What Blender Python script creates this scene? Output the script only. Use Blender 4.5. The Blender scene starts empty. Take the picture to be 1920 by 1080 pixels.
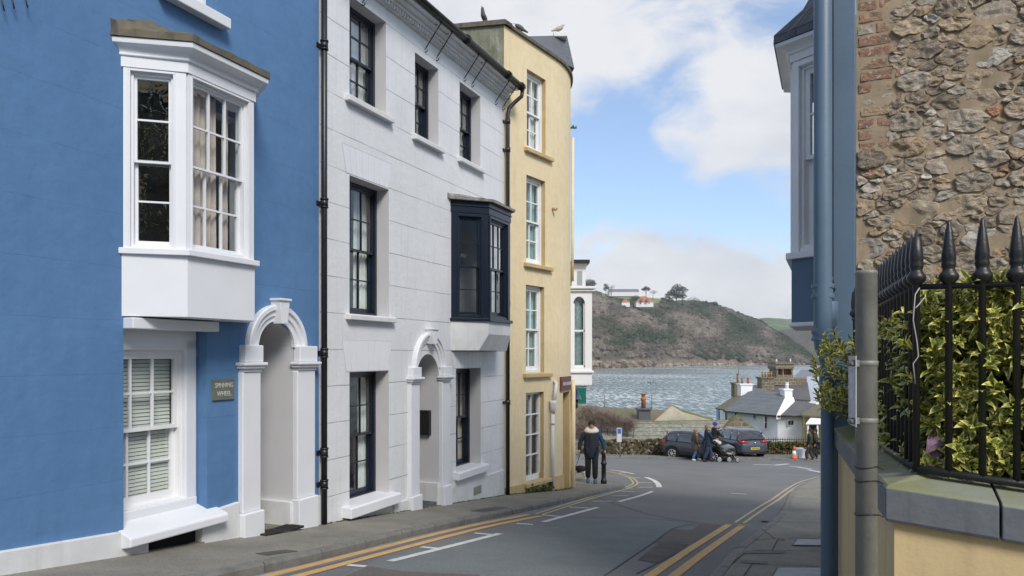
import bpy, bmesh, math, random
from mathutils import Vector, Matrix, noise
R = math.radians
rnd = random.Random(7)
sc = bpy.context.scene
COL = sc.collection
# ------------------------------------------------------------ camera
FPX, CX, HY = 1400.0, 960.0, 666.0       # focal length in photo pixels, centre column, horizon row
cam = bpy.data.cameras.new('camera')
cam.sensor_width = 36; cam.lens = FPX/1920*36; cam.shift_y = (HY-540)/1920
cam.clip_start = .05; cam.clip_end = 6000
camo = bpy.data.objects.new('camera', cam); COL.objects.link(camo)
camo.location = (0, 0, 0); camo.rotation_euler = (R(90), 0, 0)
sc.camera = camo
sc.view_settings.view_transform = 'Standard'; sc.view_settings.look = 'None'
sc.view_settings.exposure = 0.55; sc.view_settings.gamma = 1
# ------------------------------------------------------------ sky
SUN_EL, SUN_AZ = R(42), R(157)            # azimuth clockwise from +Y (view direction): sun to the right of the street
w = bpy.data.worlds.new('World'); sc.world = w; w.use_nodes = True
def world():
    nt = w.node_tree; nt.nodes.clear(); N = nt.nodes.new; L = nt.links.new
    out = N('ShaderNodeOutputWorld'); bg = N('ShaderNodeBackground'); bg.inputs[1].default_value = .12
    sky = N('ShaderNodeTexSky'); sky.sky_type = 'NISHITA'; sky.sun_disc = False
    sky.sun_elevation = SUN_EL; sky.sun_rotation = SUN_AZ; sky.air_density = 1.0; sky.dust_density = .6; sky.ozone_density = 1.6
    tc = N('ShaderNodeTexCoord')
    def math_(op, a, b=None, c=None, clamp=False):
        m = N('ShaderNodeMath'); m.operation = op; m.use_clamp = clamp
        for i, v in enumerate((a, b, c)):
            if v is None: continue
            if isinstance(v, (int, float)): m.inputs[i].default_value = v
            else: L(v, m.inputs[i])
        return m.outputs[0]
    nrm = N('ShaderNodeVectorMath'); nrm.operation = 'NORMALIZE'; L(tc.outputs['Generated'], nrm.inputs[0])
    D = nrm.outputs[0]
    def blob(px, py, r, soft, amt):      # a bank or a gap of cloud round one direction of the sky
        d = Vector(((px-CX)/FPX, 1, (HY-py)/FPX)).normalized()
        v = N('ShaderNodeVectorMath'); v.operation = 'DISTANCE'; L(D, v.inputs[0]); v.inputs[1].default_value = d
        mr = N('ShaderNodeMapRange'); mr.interpolation_type = 'SMOOTHSTEP'; L(v.outputs['Value'], mr.inputs[0])
        mr.inputs[1].default_value = r; mr.inputs[2].default_value = r+soft; mr.inputs[3].default_value = amt; mr.inputs[4].default_value = 0
        return mr.outputs[0]
    def nz(scale, detail, loc, stretch=(1, 1, 1.9), dist=.0, rough=.55):
        mp = N('ShaderNodeMapping'); mp.inputs['Scale'].default_value = stretch; mp.inputs['Location'].default_value = loc
        L(D, mp.inputs[0]); t = N('ShaderNodeTexNoise'); t.inputs['Scale'].default_value = scale
        t.inputs['Detail'].default_value = detail; t.inputs['Roughness'].default_value = rough; t.inputs['Distortion'].default_value = dist
        L(mp.outputs[0], t.inputs['Vector']); return t.outputs['Fac']
    n1 = nz(3.1, 8, (3.1, 1.7, .4), dist=.25)
    n2 = nz(11, 9, (1.1, 4.0, 2.4), dist=.5, rough=.62)
    a = math_('ADD', math_('MULTIPLY', n1, .55), math_('MULTIPLY', n2, .45))
    for args in ((1180, 200, .05, .10, -.09), (1230, 350, .06, .10, -.08), (1420, 400, .03, .08, -.10), (1120, 330, .03, .08, -.12), (1470, 120, .02, .06, -.05),
                 (1340, 60, .05, .09, .0), (1430, 215, .03, .07, .19), (1000, 30, .07, .12, .18), (1250, 235, .01, .05, .15), (1340, 300, 0, .05, .10), (1350, 140, 0, .05, .07),
                 (1150, 490, .03, .05, .19), (1290, 545, .06, .06, .22), (1440, 590, .03, .09, .18)):
        a = math_('ADD', a, blob(*args))
    mask = N('ShaderNodeMapRange'); mask.interpolation_type = 'SMOOTHSTEP'; L(a, mask.inputs[0])
    mask.inputs[1].default_value = .385; mask.inputs[2].default_value = .62
    # cloud body: soft greys from a second noise
    n3 = nz(5, 6, (7, 2, 9)); ramp = N('ShaderNodeValToRGB'); L(n3, ramp.inputs[0])
    e = ramp.color_ramp.elements; e[0].position = .33; e[0].color = (3.9, 4.02, 4.35, 1); e[1].position = .60; e[1].color = (5.0, 5.02, 5.12, 1)
    # the blue gaps are thin with high veil
    veil = N('ShaderNodeMix'); veil.data_type = 'RGBA'; veil.inputs[0].default_value = .24
    skb = N('ShaderNodeMix'); skb.data_type = 'RGBA'; skb.blend_type = 'MULTIPLY'; skb.inputs[0].default_value = 1
    L(sky.outputs[0], skb.inputs[6]); skb.inputs[7].default_value = (1.0, 1.06, 1.14, 1)
    L(skb.outputs[2], veil.inputs[6]); veil.inputs[7].default_value = (3.2, 3.7, 4.5, 1)
    mx = N('ShaderNodeMix'); mx.data_type = 'RGBA'; L(math_('MULTIPLY', mask.outputs[0], .93), mx.inputs[0])
    L(veil.outputs[2], mx.inputs[6]); L(ramp.outputs[0], mx.inputs[7])
    L(mx.outputs[2], bg.inputs[0]); L(bg.outputs[0], out.inputs[0])
world()
sun = bpy.data.lights.new('sun', 'SUN'); sun.energy = 2.2; sun.angle = R(20); sun.color = (1, .95, .88)
suno = bpy.data.objects.new('sun', sun); COL.objects.link(suno)
sd = Vector((math.sin(SUN_AZ)*math.cos(SUN_EL), math.cos(SUN_AZ)*math.cos(SUN_EL), math.sin(SUN_EL)))
suno.rotation_euler = sd.to_track_quat('Z', 'Y').to_euler(); suno.location = (0, -5, 30)

# ------------------------------------------------------------ materials
def mat(name, col, rough=.6, col2=None, vs=3., vamt=1., bump=0., bs=40., metal=0., spec=.5, streak=None, streak_amt=.5, fine=0., fs=300., coat=0., obj=True):
    m = bpy.data.materials.new(name); m.use_nodes = True; nt = m.node_tree; N = nt.nodes.new; L = nt.links.new
    b = nt.nodes['Principled BSDF']; b.inputs['Roughness'].default_value = rough; b.inputs['Metallic'].default_value = metal
    b.inputs['Specular IOR Level'].default_value = spec; b.inputs['Coat Weight'].default_value = coat
    tc = N('ShaderNodeTexCoord'); V = tc.outputs['Object']
    def nz(s, d=5, sv=(1, 1, 1), r=.6):
        mp = N('ShaderNodeMapping'); mp.inputs['Scale'].default_value = sv; L(V, mp.inputs[0])
        t = N('ShaderNodeTexNoise'); t.inputs['Scale'].default_value = s; t.inputs['Detail'].default_value = d; t.inputs['Roughness'].default_value = r
        L(mp.outputs[0], t.inputs[0]); return t.outputs['Fac']
    def mr(v, a, b_, c=0, d=1):
        q = N('ShaderNodeMapRange'); L(v, q.inputs[0])
        for i, x in zip((1, 2, 3, 4), (a, b_, c, d)): q.inputs[i].default_value = x
        return q.outputs[0]
    def mix(f, a, b_, bt='MIX'):
        q = N('ShaderNodeMix'); q.data_type = 'RGBA'; q.blend_type = bt
        if isinstance(f, (int, float)): q.inputs[0].default_value = f
        else: L(f, q.inputs[0])
        for i, x in ((6, a), (7, b_)):
            if isinstance(x, tuple): q.inputs[i].default_value = (*x, 1) if len(x) == 3 else x
            else: L(x, q.inputs[i])
        return q.outputs[2]
    if col2 is None: col2 = tuple(c*.86 for c in col)
    c = mix(mr(nz(vs, 6), .35, .68, 0, vamt), tuple(col), tuple(col2))
    if streak: c = mix(mr(nz(9, 4, (1, 1, .12)), .52, .72, 0, streak_amt), c, tuple(streak))
    if fine: c = mix(mr(nz(fs, 2), .3, .7, 0, fine), c, (0, 0, 0))
    L(c, b.inputs['Base Color'])
    if bump:
        bp = N('ShaderNodeBump'); bp.inputs['Strength'].default_value = min(1, bump); bp.inputs['Distance'].default_value = .004 if bs > 20 else .02
        L(nz(bs, 5), bp.inputs['Height']); L(bp.outputs[0], b.inputs['Normal'])
    m['api'] = 1
    m_api[name] = (nt, N, L, b, V, nz, mr, mix, c)
    return m
m_api = {}
def add_lines(m, W, Hh, ph, zp, th, tv, dark, hs=1., vsn=.4, bump=.6, axis=0, amt=1.):
    """ruled ashlar joints in the stucco: courses of height Hh, stones of width W, staggered"""
    nt, N, L, b, V, nz, mr, mix, c = m_api[m.name]
    sep = N('ShaderNodeSeparateXYZ'); L(V, sep.inputs[0])
    def mth(op, a, b_=None, cl=False):
        q = N('ShaderNodeMath'); q.operation = op; q.use_clamp = cl
        for i, v in enumerate((a, b_)):
            if v is None: continue
            if isinstance(v, (int, float)): q.inputs[i].default_value = v
            else: L(v, q.inputs[i])
        return q.outputs[0]
    wob = mth('MULTIPLY', mth('SUBTRACT', nz(2.5, 2), .5), .012)
    zz = mth('DIVIDE', mth('ADD', mth('SUBTRACT', sep.outputs[2], zp), wob), Hh)
    row = mth('FLOOR', zz)
    fz = mth('ABSOLUTE', mth('SUBTRACT', mth('FRACT', mth('ADD', zz, .5)), .5))
    hl = mth('LESS_THAN', fz, th/Hh/2)
    par = mth('MULTIPLY', mth('FLOORED_MODULO', row, 2.0), .5)
    xx = mth('ADD', mth('ADD', mth('DIVIDE', mth('SUBTRACT', sep.outputs[axis], ph), W), par), .5)
    fx = mth('ABSOLUTE', mth('SUBTRACT', mth('FRACT', xx), .5))
    vl = mth('MULTIPLY', mth('LESS_THAN', fx, tv/W/2), vsn)
    br = mr(nz(1.3, 4), .35, .6, .35, 1)
    ln = mth('MULTIPLY', mth('MAXIMUM', mth('MULTIPLY', hl, hs), vl), br)
    ln = mth('MULTIPLY', ln, amt)
    L(mix(ln, c, tuple(dark)), b.inputs['Base Color'])
    bp = N('ShaderNodeBump'); bp.invert = True; bp.inputs['Strength'].default_value = bump; bp.inputs['Distance'].default_value = .006; L(ln, bp.inputs['Height'])
    old = b.inputs['Normal'].links
    if old: L(old[0].from_socket, bp.inputs['Normal'])
    L(bp.outputs[0], b.inputs['Normal'])
def glass(name, tint=(.9, .95, .95), base=.06, gain=1.7, rough=.0):
    m = bpy.data.materials.new(name); m.use_nodes = True; nt = m.node_tree; nt.nodes.clear(); N = nt.nodes.new; L = nt.links.new
    o = N('ShaderNodeOutputMaterial'); t = N('ShaderNodeBsdfTransparent'); t.inputs[0].default_value = (*tint, 1)
    g = N('ShaderNodeBsdfGlossy'); g.inputs['Roughness'].default_value = rough
    lw = N('ShaderNodeLayerWeight'); lw.inputs[0].default_value = .5      # the same from both sides, so daylight reaches the rooms
    pw = N('ShaderNodeMath'); pw.operation = 'POWER'; L(lw.outputs['Facing'], pw.inputs[0]); pw.inputs[1].default_value = 5
    fr = N('ShaderNodeMath'); fr.operation = 'MULTIPLY_ADD'; L(pw.outputs[0], fr.inputs[0]); fr.inputs[1].default_value = .96; fr.inputs[2].default_value = .04
    ml = N('ShaderNodeMath'); ml.operation = 'MULTIPLY_ADD'; ml.use_clamp = True; L(fr.outputs[0], ml.inputs[0]); ml.inputs[1].default_value = gain; ml.inputs[2].default_value = base
    tc = N('ShaderNodeTexCoord'); nz = N('ShaderNodeTexNoise'); nz.inputs['Scale'].default_value = 2.2; L(tc.outputs['Object'], nz.inputs[0])
    bp = N('ShaderNodeBump'); bp.inputs['Strength'].default_value = .25; bp.inputs['Distance'].default_value = .02; L(nz.outputs[0], bp.inputs['Height'])
    L(bp.outputs[0], g.inputs['Normal'])
    mx = N('ShaderNodeMixShader'); L(ml.outputs[0], mx.inputs[0]); L(t.outputs[0], mx.inputs[1]); L(g.outputs[0], mx.inputs[2]); L(mx.outputs[0], o.inputs[0])
    return m
M = {}
M['blue'] = mat('blue_stucco', (.100, .220, .420), .72, (.080, .186, .372), .7, 1, .6, 4, streak=(.088, .185, .345), streak_amt=.45, fine=.08, fs=6)
add_lines(M['blue'], .9, .52, .1, -1.3, .004, .004, (.06, .14, .31), hs=.8, vsn=.4, bump=.6, amt=.8)
M['white_wall'] = mat('white_stucco', (.72, .735, .755), .7, (.655, .67, .69), 1.1, 1, .45, 9, streak=(.56, .57, .57), streak_amt=.4)
add_lines(M['white_wall'], .86, .51, .28, -.17, .010, .006, (.20, .22, .25), hs=.9, vsn=.28, bump=.8)
M['white'] = mat('white_paint', (.74, .755, .79), .45, (.69, .71, .74), 2.5, .8, .25, 70)
M['white_dirty'] = mat('white_masonry_paint', (.70, .71, .73), .6, (.60, .61, .61), 3, 1, .5, 50, streak=(.48, .49, .46), streak_amt=.35)
M['reveal'] = mat('white_paint_with_shade', (.58, .58, .60), .6, (.55, .55, .56), 2, 1, .2, 50)  # white reveals made greyer: the shade of the recesses is in the colour
M['navy'] = mat('navy_gloss_paint', (.010, .016, .030), .28, (.014, .021, .036), 4, 1, .2, 60)
M['sash_white'] = mat('white_gloss_paint', (.78, .79, .80), .35, (.73, .74, .75), 6, .6, .15, 80)
M['black'] = mat('black_iron_paint', (.012, .012, .014), .38, (.022, .021, .020), 8, 1, .35, 90)
M['yellow'] = mat('yellow_stucco', (.78, .655, .425), .7, (.73, .595, .36), .8, 1, .4, 9, streak=(.60, .47, .27), streak_amt=.4, fine=.08, fs=6)
M['yellow_trim'] = mat('ochre_trim_paint', (.56, .42, .20), .65, (.46, .33, .16), 3, 1, .3, 40)
M['lead'] = mat('weathered_lead', (.095, .09, .08), .75, (.15, .125, .065), 9, 1, .8, 30, streak=(.030, .028, .024), streak_amt=1)
M['lead2'] = mat('pale_weathered_lead', (.24, .24, .22), .7, (.12, .12, .10), 14, 1, .8, 30, streak=(.38, .38, .37), streak_amt=.7)
M['mossrender'] = mat('mossy_old_render', (.25, .25, .20), .85, (.13, .14, .08), 3, 1, .9, 12, streak=(.42, .42, .38), streak_amt=.8)
M['room'] = mat('dim_room_plaster', (.56, .52, .47), .9)
M['room_red'] = mat('terracotta_room_plaster', (.50, .20, .15), .9)
M['curtain'] = mat('beige_curtain_cloth', (.72, .60, .54), .9, (.55, .44, .40), 6)
M['curtain_w'] = mat('pale_curtain_cloth', (.84, .85, .82), .9, (.66, .68, .65), 6)
M['curtain_g'] = mat('teal_curtain_cloth', (.30, .52, .50), .9, (.20, .40, .40), 6)
M['curtain_dg'] = mat('sage_curtain_cloth', (.20, .24, .20), .9, (.12, .16, .12), 6)
M['blind'] = mat('cream_blind_slats', (.80, .79, .72), .5, (.72, .70, .64), 3)
M['glass'] = glass('window_glass', base=.07, gain=1.7)
M['glass_hi'] = glass('reflective_window_glass', base=.24, gain=2.4)
M['slate'] = mat('roof_slate', (.115, .125, .14), .6, (.085, .09, .105), 5, 1, .5, 30)
add_lines(M['slate'], .25, .14, 0, 0, .012, .008, (.04, .045, .05), hs=1, vsn=.8, bump=.8)
M['stone_paving'] = mat('worn_paving_stone', (.29, .272, .235), .85, (.20, .19, .16), 1.6, 1, .8, 30, streak=(.13, .14, .09), streak_amt=.3, fine=.38, fs=55)
M['kerb'] = mat('granite_kerb', (.23, .225, .21), .8, (.15, .147, .138), 6, 1, .8, 40, fine=.3, fs=150)
M['asphalt'] = mat('asphalt', (.205, .207, .208), .88, (.160, .162, .164), .45, 1, 1, 60, streak=None, fine=.42, fs=60)
M['paint_y'] = mat('worn_yellow_line_paint', (.68, .42, .155), .75, (.54, .33, .14), 7, 1, .3, 60, fine=.25, fs=90)
M['paint_w'] = mat('worn_white_line_paint', (.74, .74, .72), .75, (.55, .56, .55), 9, 1, .3, 60, fine=.25, fs=90)
M['patch_a'] = mat('asphalt_repair_patch_blue_grey', (.195, .222, .225), .9, (.16, .182, .187), 1.5, 1, 1, 60, fine=.42, fs=60)
M['patch_b'] = mat('asphalt_repair_patch_dark', (.075, .072, .07), .9, (.13, .124, .12), 2, 1, 1, 50, fine=.4, fs=120)
M['patch_c'] = mat('asphalt_repair_patch_brown', (.155, .136, .128), .9, (.13, .116, .11), 2, 1, 1, 60, fine=.4, fs=60)
M['iron'] = mat('grey_iron_cover', (.22, .24, .26), .5, (.15, .16, .17), 4, 1, .5, 60, metal=.3)
M['dark'] = mat('near_black', (.008, .008, .008), .9)

# ------------------------------------------------------------ mesh building
class Frame:
    """local x runs along a facade, local y into the building, z up; z=0 is eye height"""
    def __init__(s, ox, oy, ang, oz=0.):
        s.o = Vector((ox, oy, oz)); s.sa, s.ca = math.sin(ang), math.cos(ang); s.rot = math.pi/2-ang
        s.M = Matrix.Translation(s.o) @ Matrix.Rotation(s.rot, 4, 'Z')
    def W(s, px, py=None, off=0.):       # a pixel of the photograph on the facade plane (moved outwards by off) -> (x, z)
        u = (px-CX)/FPX; dd = -s.o.x*s.ca+s.o.y*s.sa-off
        t = dd/(s.sa-u*s.ca); P = Vector((u*t, t, 0))-Vector((s.o.x, s.o.y, 0))
        a = P.x*s.sa+P.y*s.ca
        return a if py is None else (a, (HY-py)/FPX*t-s.o.z)
    def X(s, px, off=0.): return s.W(px, None, off)
    def Z(s, px, py, off=0.): return s.W(px, py, off)[1]
WORLD = Matrix.Identity(4)
class MB:
    def __init__(s, F=None, fn=None):
        s.M = F.M if isinstance(F, Frame) else (F if F is not None else WORLD); s.v = []; s.f = []; s.mi = []; s.sm = []; s.mats = []; s.cur = 0; s.fn = fn; s.att = None
    def mat(s, m):
        if m not in s.mats: s.mats.append(m)
        s.cur = s.mats.index(m); return s
    def V(s, *p): s.v.append(Vector(p)); return len(s.v)-1
    def face(s, ids, smooth=False): s.f.append(tuple(ids)); s.mi.append(s.cur); s.sm.append(smooth)
    def quad(s, a, b, c, d, smooth=False): s.face([s.V(*p) for p in (a, b, c, d)], smooth)
    def poly(s, pts): s.face([s.V(*p) for p in pts])
    def box(s, x0, x1, y0, y1, z0, z1):
        i = [s.V(x, y, z) for z in (z0, z1) for y in (y0, y1) for x in (x0, x1)]
        for q in ((0, 2, 3, 1), (4, 5, 7, 6), (0, 1, 5, 4), (1, 3, 7, 5), (3, 2, 6, 7), (2, 0, 4, 6)): s.face([i[k] for k in q])
        return s
    def prism(s, poly, z0, z1, axis='z'):
        """closed outline, extruded; axis z: poly=(x,y); axis y: poly=(x,z) from y=z0..z1; axis x: poly=(y,z)"""
        def P(a, b, t): return (a, b, t) if axis == 'z' else (a, t, b) if axis == 'y' else (t, a, b)
        A = [s.V(*P(a, b, z0)) for a, b in poly]; B = [s.V(*P(a, b, z1)) for a, b in poly]; n = len(poly)
        s.face(A[::-1]); s.face(B)
        for k in range(n): s.face((A[k], A[(k+1) % n], B[(k+1) % n], B[k]))
        return s
    def loft(s, rings, closed=True, caps=True, smooth=True):
        ids = [[s.V(*p) for p in r] for r in rings]; n = len(ids[0])
        for a, b in zip(ids, ids[1:]):
            for k in range(n if closed else n-1): s.face((a[k], a[(k+1) % n], b[(k+1) % n], b[k]), smooth)
        if caps and closed: s.face(ids[0][::-1]); s.face(ids[-1])
        return s
    def tube(s, pts, r, n=10, smooth=True, caps=True):
        pts = [Vector(p) for p in pts]; rs = r if isinstance(r, (list, tuple)) else [r]*len(pts); rings = []
        up = None
        for i, p in enumerate(pts):
            d = (pts[min(i+1, len(pts)-1)]-pts[max(i-1, 0)]).normalized()
            if up is None: up = Vector((0, 0, 1)) if abs(d.z) < .9 else Vector((1, 0, 0))
            a = d.cross(up).normalized(); b = a.cross(d).normalized(); up = b
            rings.append([tuple(p+(a*math.cos(t)+b*math.sin(t))*rs[i]) for t in (2*math.pi*k/n for k in range(n))])
        return s.loft(rings, True, caps, smooth)
    def lathe(s, x, y, prof, n=16, smooth=True):
        return s.loft([[(x+r*math.cos(2*math.pi*k/n), y+r*math.sin(2*math.pi*k/n), z) for k in range(n)] for r, z in prof], True, True, smooth)
    def ball(s, c, r, n=10, m=7, sq=(1, 1, 1)):
        rings = []
        for j in range(m):
            t = math.pi*(j+.5)/m
            rings.append([(c[0]+r*sq[0]*math.sin(t)*math.cos(2*math.pi*k/n), c[1]+r*sq[1]*math.sin(t)*math.sin(2*math.pi*k/n), c[2]-r*sq[2]*math.cos(t)) for k in range(n)])
        return s.loft(rings)
    def build(s, name, m=None, root=None, bevel=0., subsurf=0, solid=0.):
        me = bpy.data.meshes.new(name); T = s.M
        inv = root['_inv'] if False else (INV[root.name] if root is not None else Matrix.Identity(4))
        X = inv @ T
        vs = [X @ (s.fn(v) if s.fn else v) for v in s.v]
        me.from_pydata([tuple(v) for v in vs], [], s.f); me.validate(clean_customdata=False)
        if len(me.polygons) == len(s.f):
            me.polygons.foreach_set('material_index', s.mi); me.polygons.foreach_set('use_smooth', s.sm)
        mats = s.mats or ([m] if m else [])
        for q in mats: me.materials.append(q)
        if s.att:
            for nm, vals in s.att.items():
                a = me.attributes.new(nm, 'FLOAT', 'POINT'); a.data.foreach_set('value', vals)
        me.update()
        bm = bmesh.new(); bm.from_mesh(me); name == 'pane' or bmesh.ops.recalc_face_normals(bm, faces=bm.faces); bm.to_mesh(me); bm.free()
        o = bpy.data.objects.new(name, me); COL.objects.link(o)
        if root is not None: o.parent = root; INV[o.name] = INV[root.name]
        if bevel:
            b = o.modifiers.new('bevel', 'BEVEL'); b.width = bevel; b.segments = 2; b.limit_method = 'ANGLE'; b.angle_limit = R(40)
        if solid:
            b = o.modifiers.new('solid', 'SOLIDIFY'); b.thickness = solid
        if subsurf:
            b = o.modifiers.new('sub', 'SUBSURF'); b.levels = b.render_levels = subsurf
        return o
INV = {}
def tag(o, label, cat=None, group=None):
    if label: o['label'] = label
    if cat: o['category'] = cat
    if group: o['group'] = group
    return o
def thing(name, label, cat, F, base=(0, 0, 0), group=None, rotz=0.):
    o = bpy.data.objects.new(name, None); COL.objects.link(o); o.empty_display_size = .2
    Mx = (F.M if isinstance(F, Frame) else (F if F is not None else WORLD)) @ Matrix.Translation(Vector(base)) @ Matrix.Rotation(rotz, 4, 'Z')
    o.matrix_world = Mx; o.location = Mx.to_translation(); o.rotation_euler = Mx.to_euler(); INV[o.name] = Mx.inverted()
    return tag(o, label, cat, group)
def structure(o): o['kind'] = 'structure'; return o
def stuff(o, label=None, cat=None): o['kind'] = 'stuff'; return tag(o, label, cat)
def copy_tree(o, parent=None):
    c = o.copy(); COL.objects.link(c)
    if parent is not None: c.parent = parent
    for ch in list(o.children): copy_tree(ch, c)
    return c
def wall_panel(mb, x0, x1, z0, z1, holes, m_face, m_rev, depth=.25, step=None):
    """front skin at y=0 with rectangular or arched openings and their reveals. hole=(hx0,hx1,hz0,hz1,arch?,material?,depth?)"""
    xs = {x0, x1}; zs = {z0, z1}
    for h in holes: xs |= {h[0], h[1]}; zs |= {h[2], h[3]}
    if step:
        k = int((x1-x0)/step)
        xs |= {x0+(x1-x0)*i/k for i in range(1, k)}
    xs = sorted(xs); zs = sorted(zs); mb.mat(m_face)
    for a, b in zip(xs, xs[1:]):
        for c, d in zip(zs, zs[1:]):
            mx, mz = (a+b)/2, (c+d)/2
            if any(h[0] < mx < h[1] and h[2] < mz < h[3] for h in holes): continue
            mb.quad((a, 0, c), (b, 0, c), (b, 0, d), (a, 0, d))
    for h in holes:
        a, b, c, d = h[:4]; arch = h[4] if len(h) > 4 else False; mr_ = h[5] if len(h) > 5 and h[5] else m_rev; dp = h[6] if len(h) > 6 else depth
        if arch:
            r = (b-a)/2; cx = (a+b)/2; zsp = d-r*arch; n = 20
            arc = [(cx-r*math.cos(math.pi*k/n), zsp+r*arch*math.sin(math.pi*k/n)) for k in range(n+1)]
            mb.mat(m_face)
            for k in range(n//2): mb.poly([(a, 0, d), (arc[k][0], 0, arc[k][1]), (arc[k+1][0], 0, arc[k+1][1])])
            for k in range(n//2, n): mb.poly([(b, 0, d), (arc[k][0], 0, arc[k][1]), (arc[k+1][0], 0, arc[k+1][1])])
            out = [(a, c)]+arc+[(b, c)]
        else: out = [(a, c), (a, d), (b, d), (b, c)]
        mb.mat(mr_)
        for (p, q), (p2, q2) in zip(out, out[1:]+out[:1]): mb.quad((p, 0, q), (p2, 0, q2), (p2, dp, q2), (p, dp, q))
def shell(mb, x0, x1, z0, z1, depth, m, top=True, y0=0):
    mb.mat(m)
    mb.quad((x0, y0, z0), (x0, depth, z0), (x0, depth, z1), (x0, y0, z1)); mb.quad((x1, y0, z0), (x1, depth, z0), (x1, depth, z1), (x1, y0, z1))
    mb.quad((x0, depth, z0), (x1, depth, z0), (x1, depth, z1), (x0, depth, z1))
    if top: mb.quad((x0, y0, z1), (x1, y0, z1), (x1, depth, z1), (x0, depth, z1))
def sash_window(root, F, x0, x1, z0, z1, y, m, cols=3, rows=(2, 2), bar=.018, stile=.045, frame=.06, split=.5, glassm=None, cloth=None, room=None, room_d=1.1, label=None, fn=None, colx=None):
    """two sliding sashes in a box frame; parts: window > upper_sash, lower_sash, pane, curtain"""
    f = MB(F, fn)
    d = .13
    f.box(x0, x0+frame, y, y+d, z0, z1); f.box(x1-frame, x1, y, y+d, z0, z1)
    f.box(x0+frame, x1-frame, y+.002, y+d, z1-frame, z1); f.box(x0+frame, x1-frame, y-.004, y+d, z0, z0+frame*.9)
    win = f.build('window', m, root, bevel=.004)
    if label: win['label'] = label
    a, b = x0+frame, x1-frame; c, e = z0+frame*.9, z1-frame; zm = c+(e-c)*split
    for nm, q0, q1, yy, rw in (('upper_sash', zm-.02, e, y+.025, rows[0]), ('lower_sash', c, zm+.02, y+.075, rows[1])):
        s = MB(F, fn); t = .04; low = nm == 'lower_sash'
        br = stile*1.7 if low else stile*.8; tr = stile*.8 if low else stile
        s.box(a, a+stile, yy, yy+t, q0, q1); s.box(b-stile, b, yy, yy+t, q0, q1)
        s.box(a+stile, b-stile, yy+.001, yy+t, q0, q0+br); s.box(a+stile, b-stile, yy+.001, yy+t, q1-tr, q1)
        ga, gb, gc, gd = a+stile, b-stile, q0+br, q1-tr
        for k in range(1, cols): xx = ga+(gb-ga)*k/cols; s.box(xx-bar/2, xx+bar/2, yy+.004, yy+t-.006, gc, gd)
        for k in range(1, rw): zz = gc+(gd-gc)*k/rw; s.box(ga, gb, yy+.006, yy+t-.008, zz-bar/2, zz+bar/2)
        s.build(nm, m, win)
        g = MB(F, fn); nx = cols
        for k in range(nx):
            for j in range(rw):
                tl = rnd.uniform(-.0022, .0022); tw = rnd.uniform(-.0022, .0022); xa, xb = ga+(gb-ga)*k/nx, ga+(gb-ga)*(k+1)/nx; za, zb = gc+(gd-gc)*j/rw, gc+(gd-gc)*(j+1)/rw
                yb = yy+t*.5
                g.quad((xa, yb+tl, za), (xb, yb-tl, za), (xb, yb-tl+tw, zb), (xa, yb+tl+tw, zb))
        g.build('pane', glassm or M['glass'], win)
    if cloth: curtain(win, F, a, b, c, e, y+.17, *cloth, fn=fn)
    if room:
        r = MB(F, fn); yb = y+room_d; mg = .3 if room_d > .5 else -.03
        r.quad((x0-mg, yb, z0-.2), (x1+mg, yb, z0-.2), (x1+mg, yb, z1+.2), (x0-mg, yb, z1+.2)); r.build('room_wall_or_backing', room, win)
    return win
def curtain(win, F, a, b, c, e, y, m, spans=((0, .3), (.7, 1)), amp=.022, per=.075, fn=None):
    for (u0, u1) in spans:
        s = MB(F, fn); xa, xb = a+(b-a)*u0, a+(b-a)*u1; n = max(8, int((xb-xa)/per*8)); ph = rnd.random()*6
        top = []; bot = []
        for k in range(n+1):
            x = xa+(xb-xa)*k/n; w1 = amp*math.sin(2*math.pi*(x-xa)/per+ph)
            top.append(s.V(x, y+w1*.7, e)); bot.append(s.V(x+.01*math.sin(k), y+w1*1.3, c))
        for k in range(n): s.face((bot[k], bot[k+1], top[k+1], top[k]), True)
        s.build('curtain', m, win)
def text(txt, size, F, pos, m, root=None, name='lettering', ext=.002, rotx=90, rotz=0, align='CENTER', xs=1.):
    cu = bpy.data.curves.new(name, 'FONT'); cu.body = txt; cu.size = size; cu.extrude = ext; cu.align_x = align; cu.align_y = 'CENTER'
    to = bpy.data.objects.new(name+'_t', cu); COL.objects.link(to)
    bpy.context.view_layer.update(); dg = bpy.context.evaluated_depsgraph_get()
    me = bpy.data.meshes.new_from_object(to.evaluated_get(dg)); bpy.data.objects.remove(to)
    T = (F.M if isinstance(F, Frame) else F) @ Matrix.Translation(Vector(pos)) @ Matrix.Rotation(R(rotz), 4, 'Z') @ Matrix.Rotation(R(rotx), 4, 'X') @ Matrix.Diagonal((xs, 1, 1, 1))
    me.transform((INV[root.name] if root is not None else Matrix.Identity(4)) @ T)
    me.materials.clear(); me.materials.append(m)
    o = bpy.data.objects.new(name, me); COL.objects.link(o)
    if root is not None: o.parent = root; INV[o.name] = INV[root.name]
    return o
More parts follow.
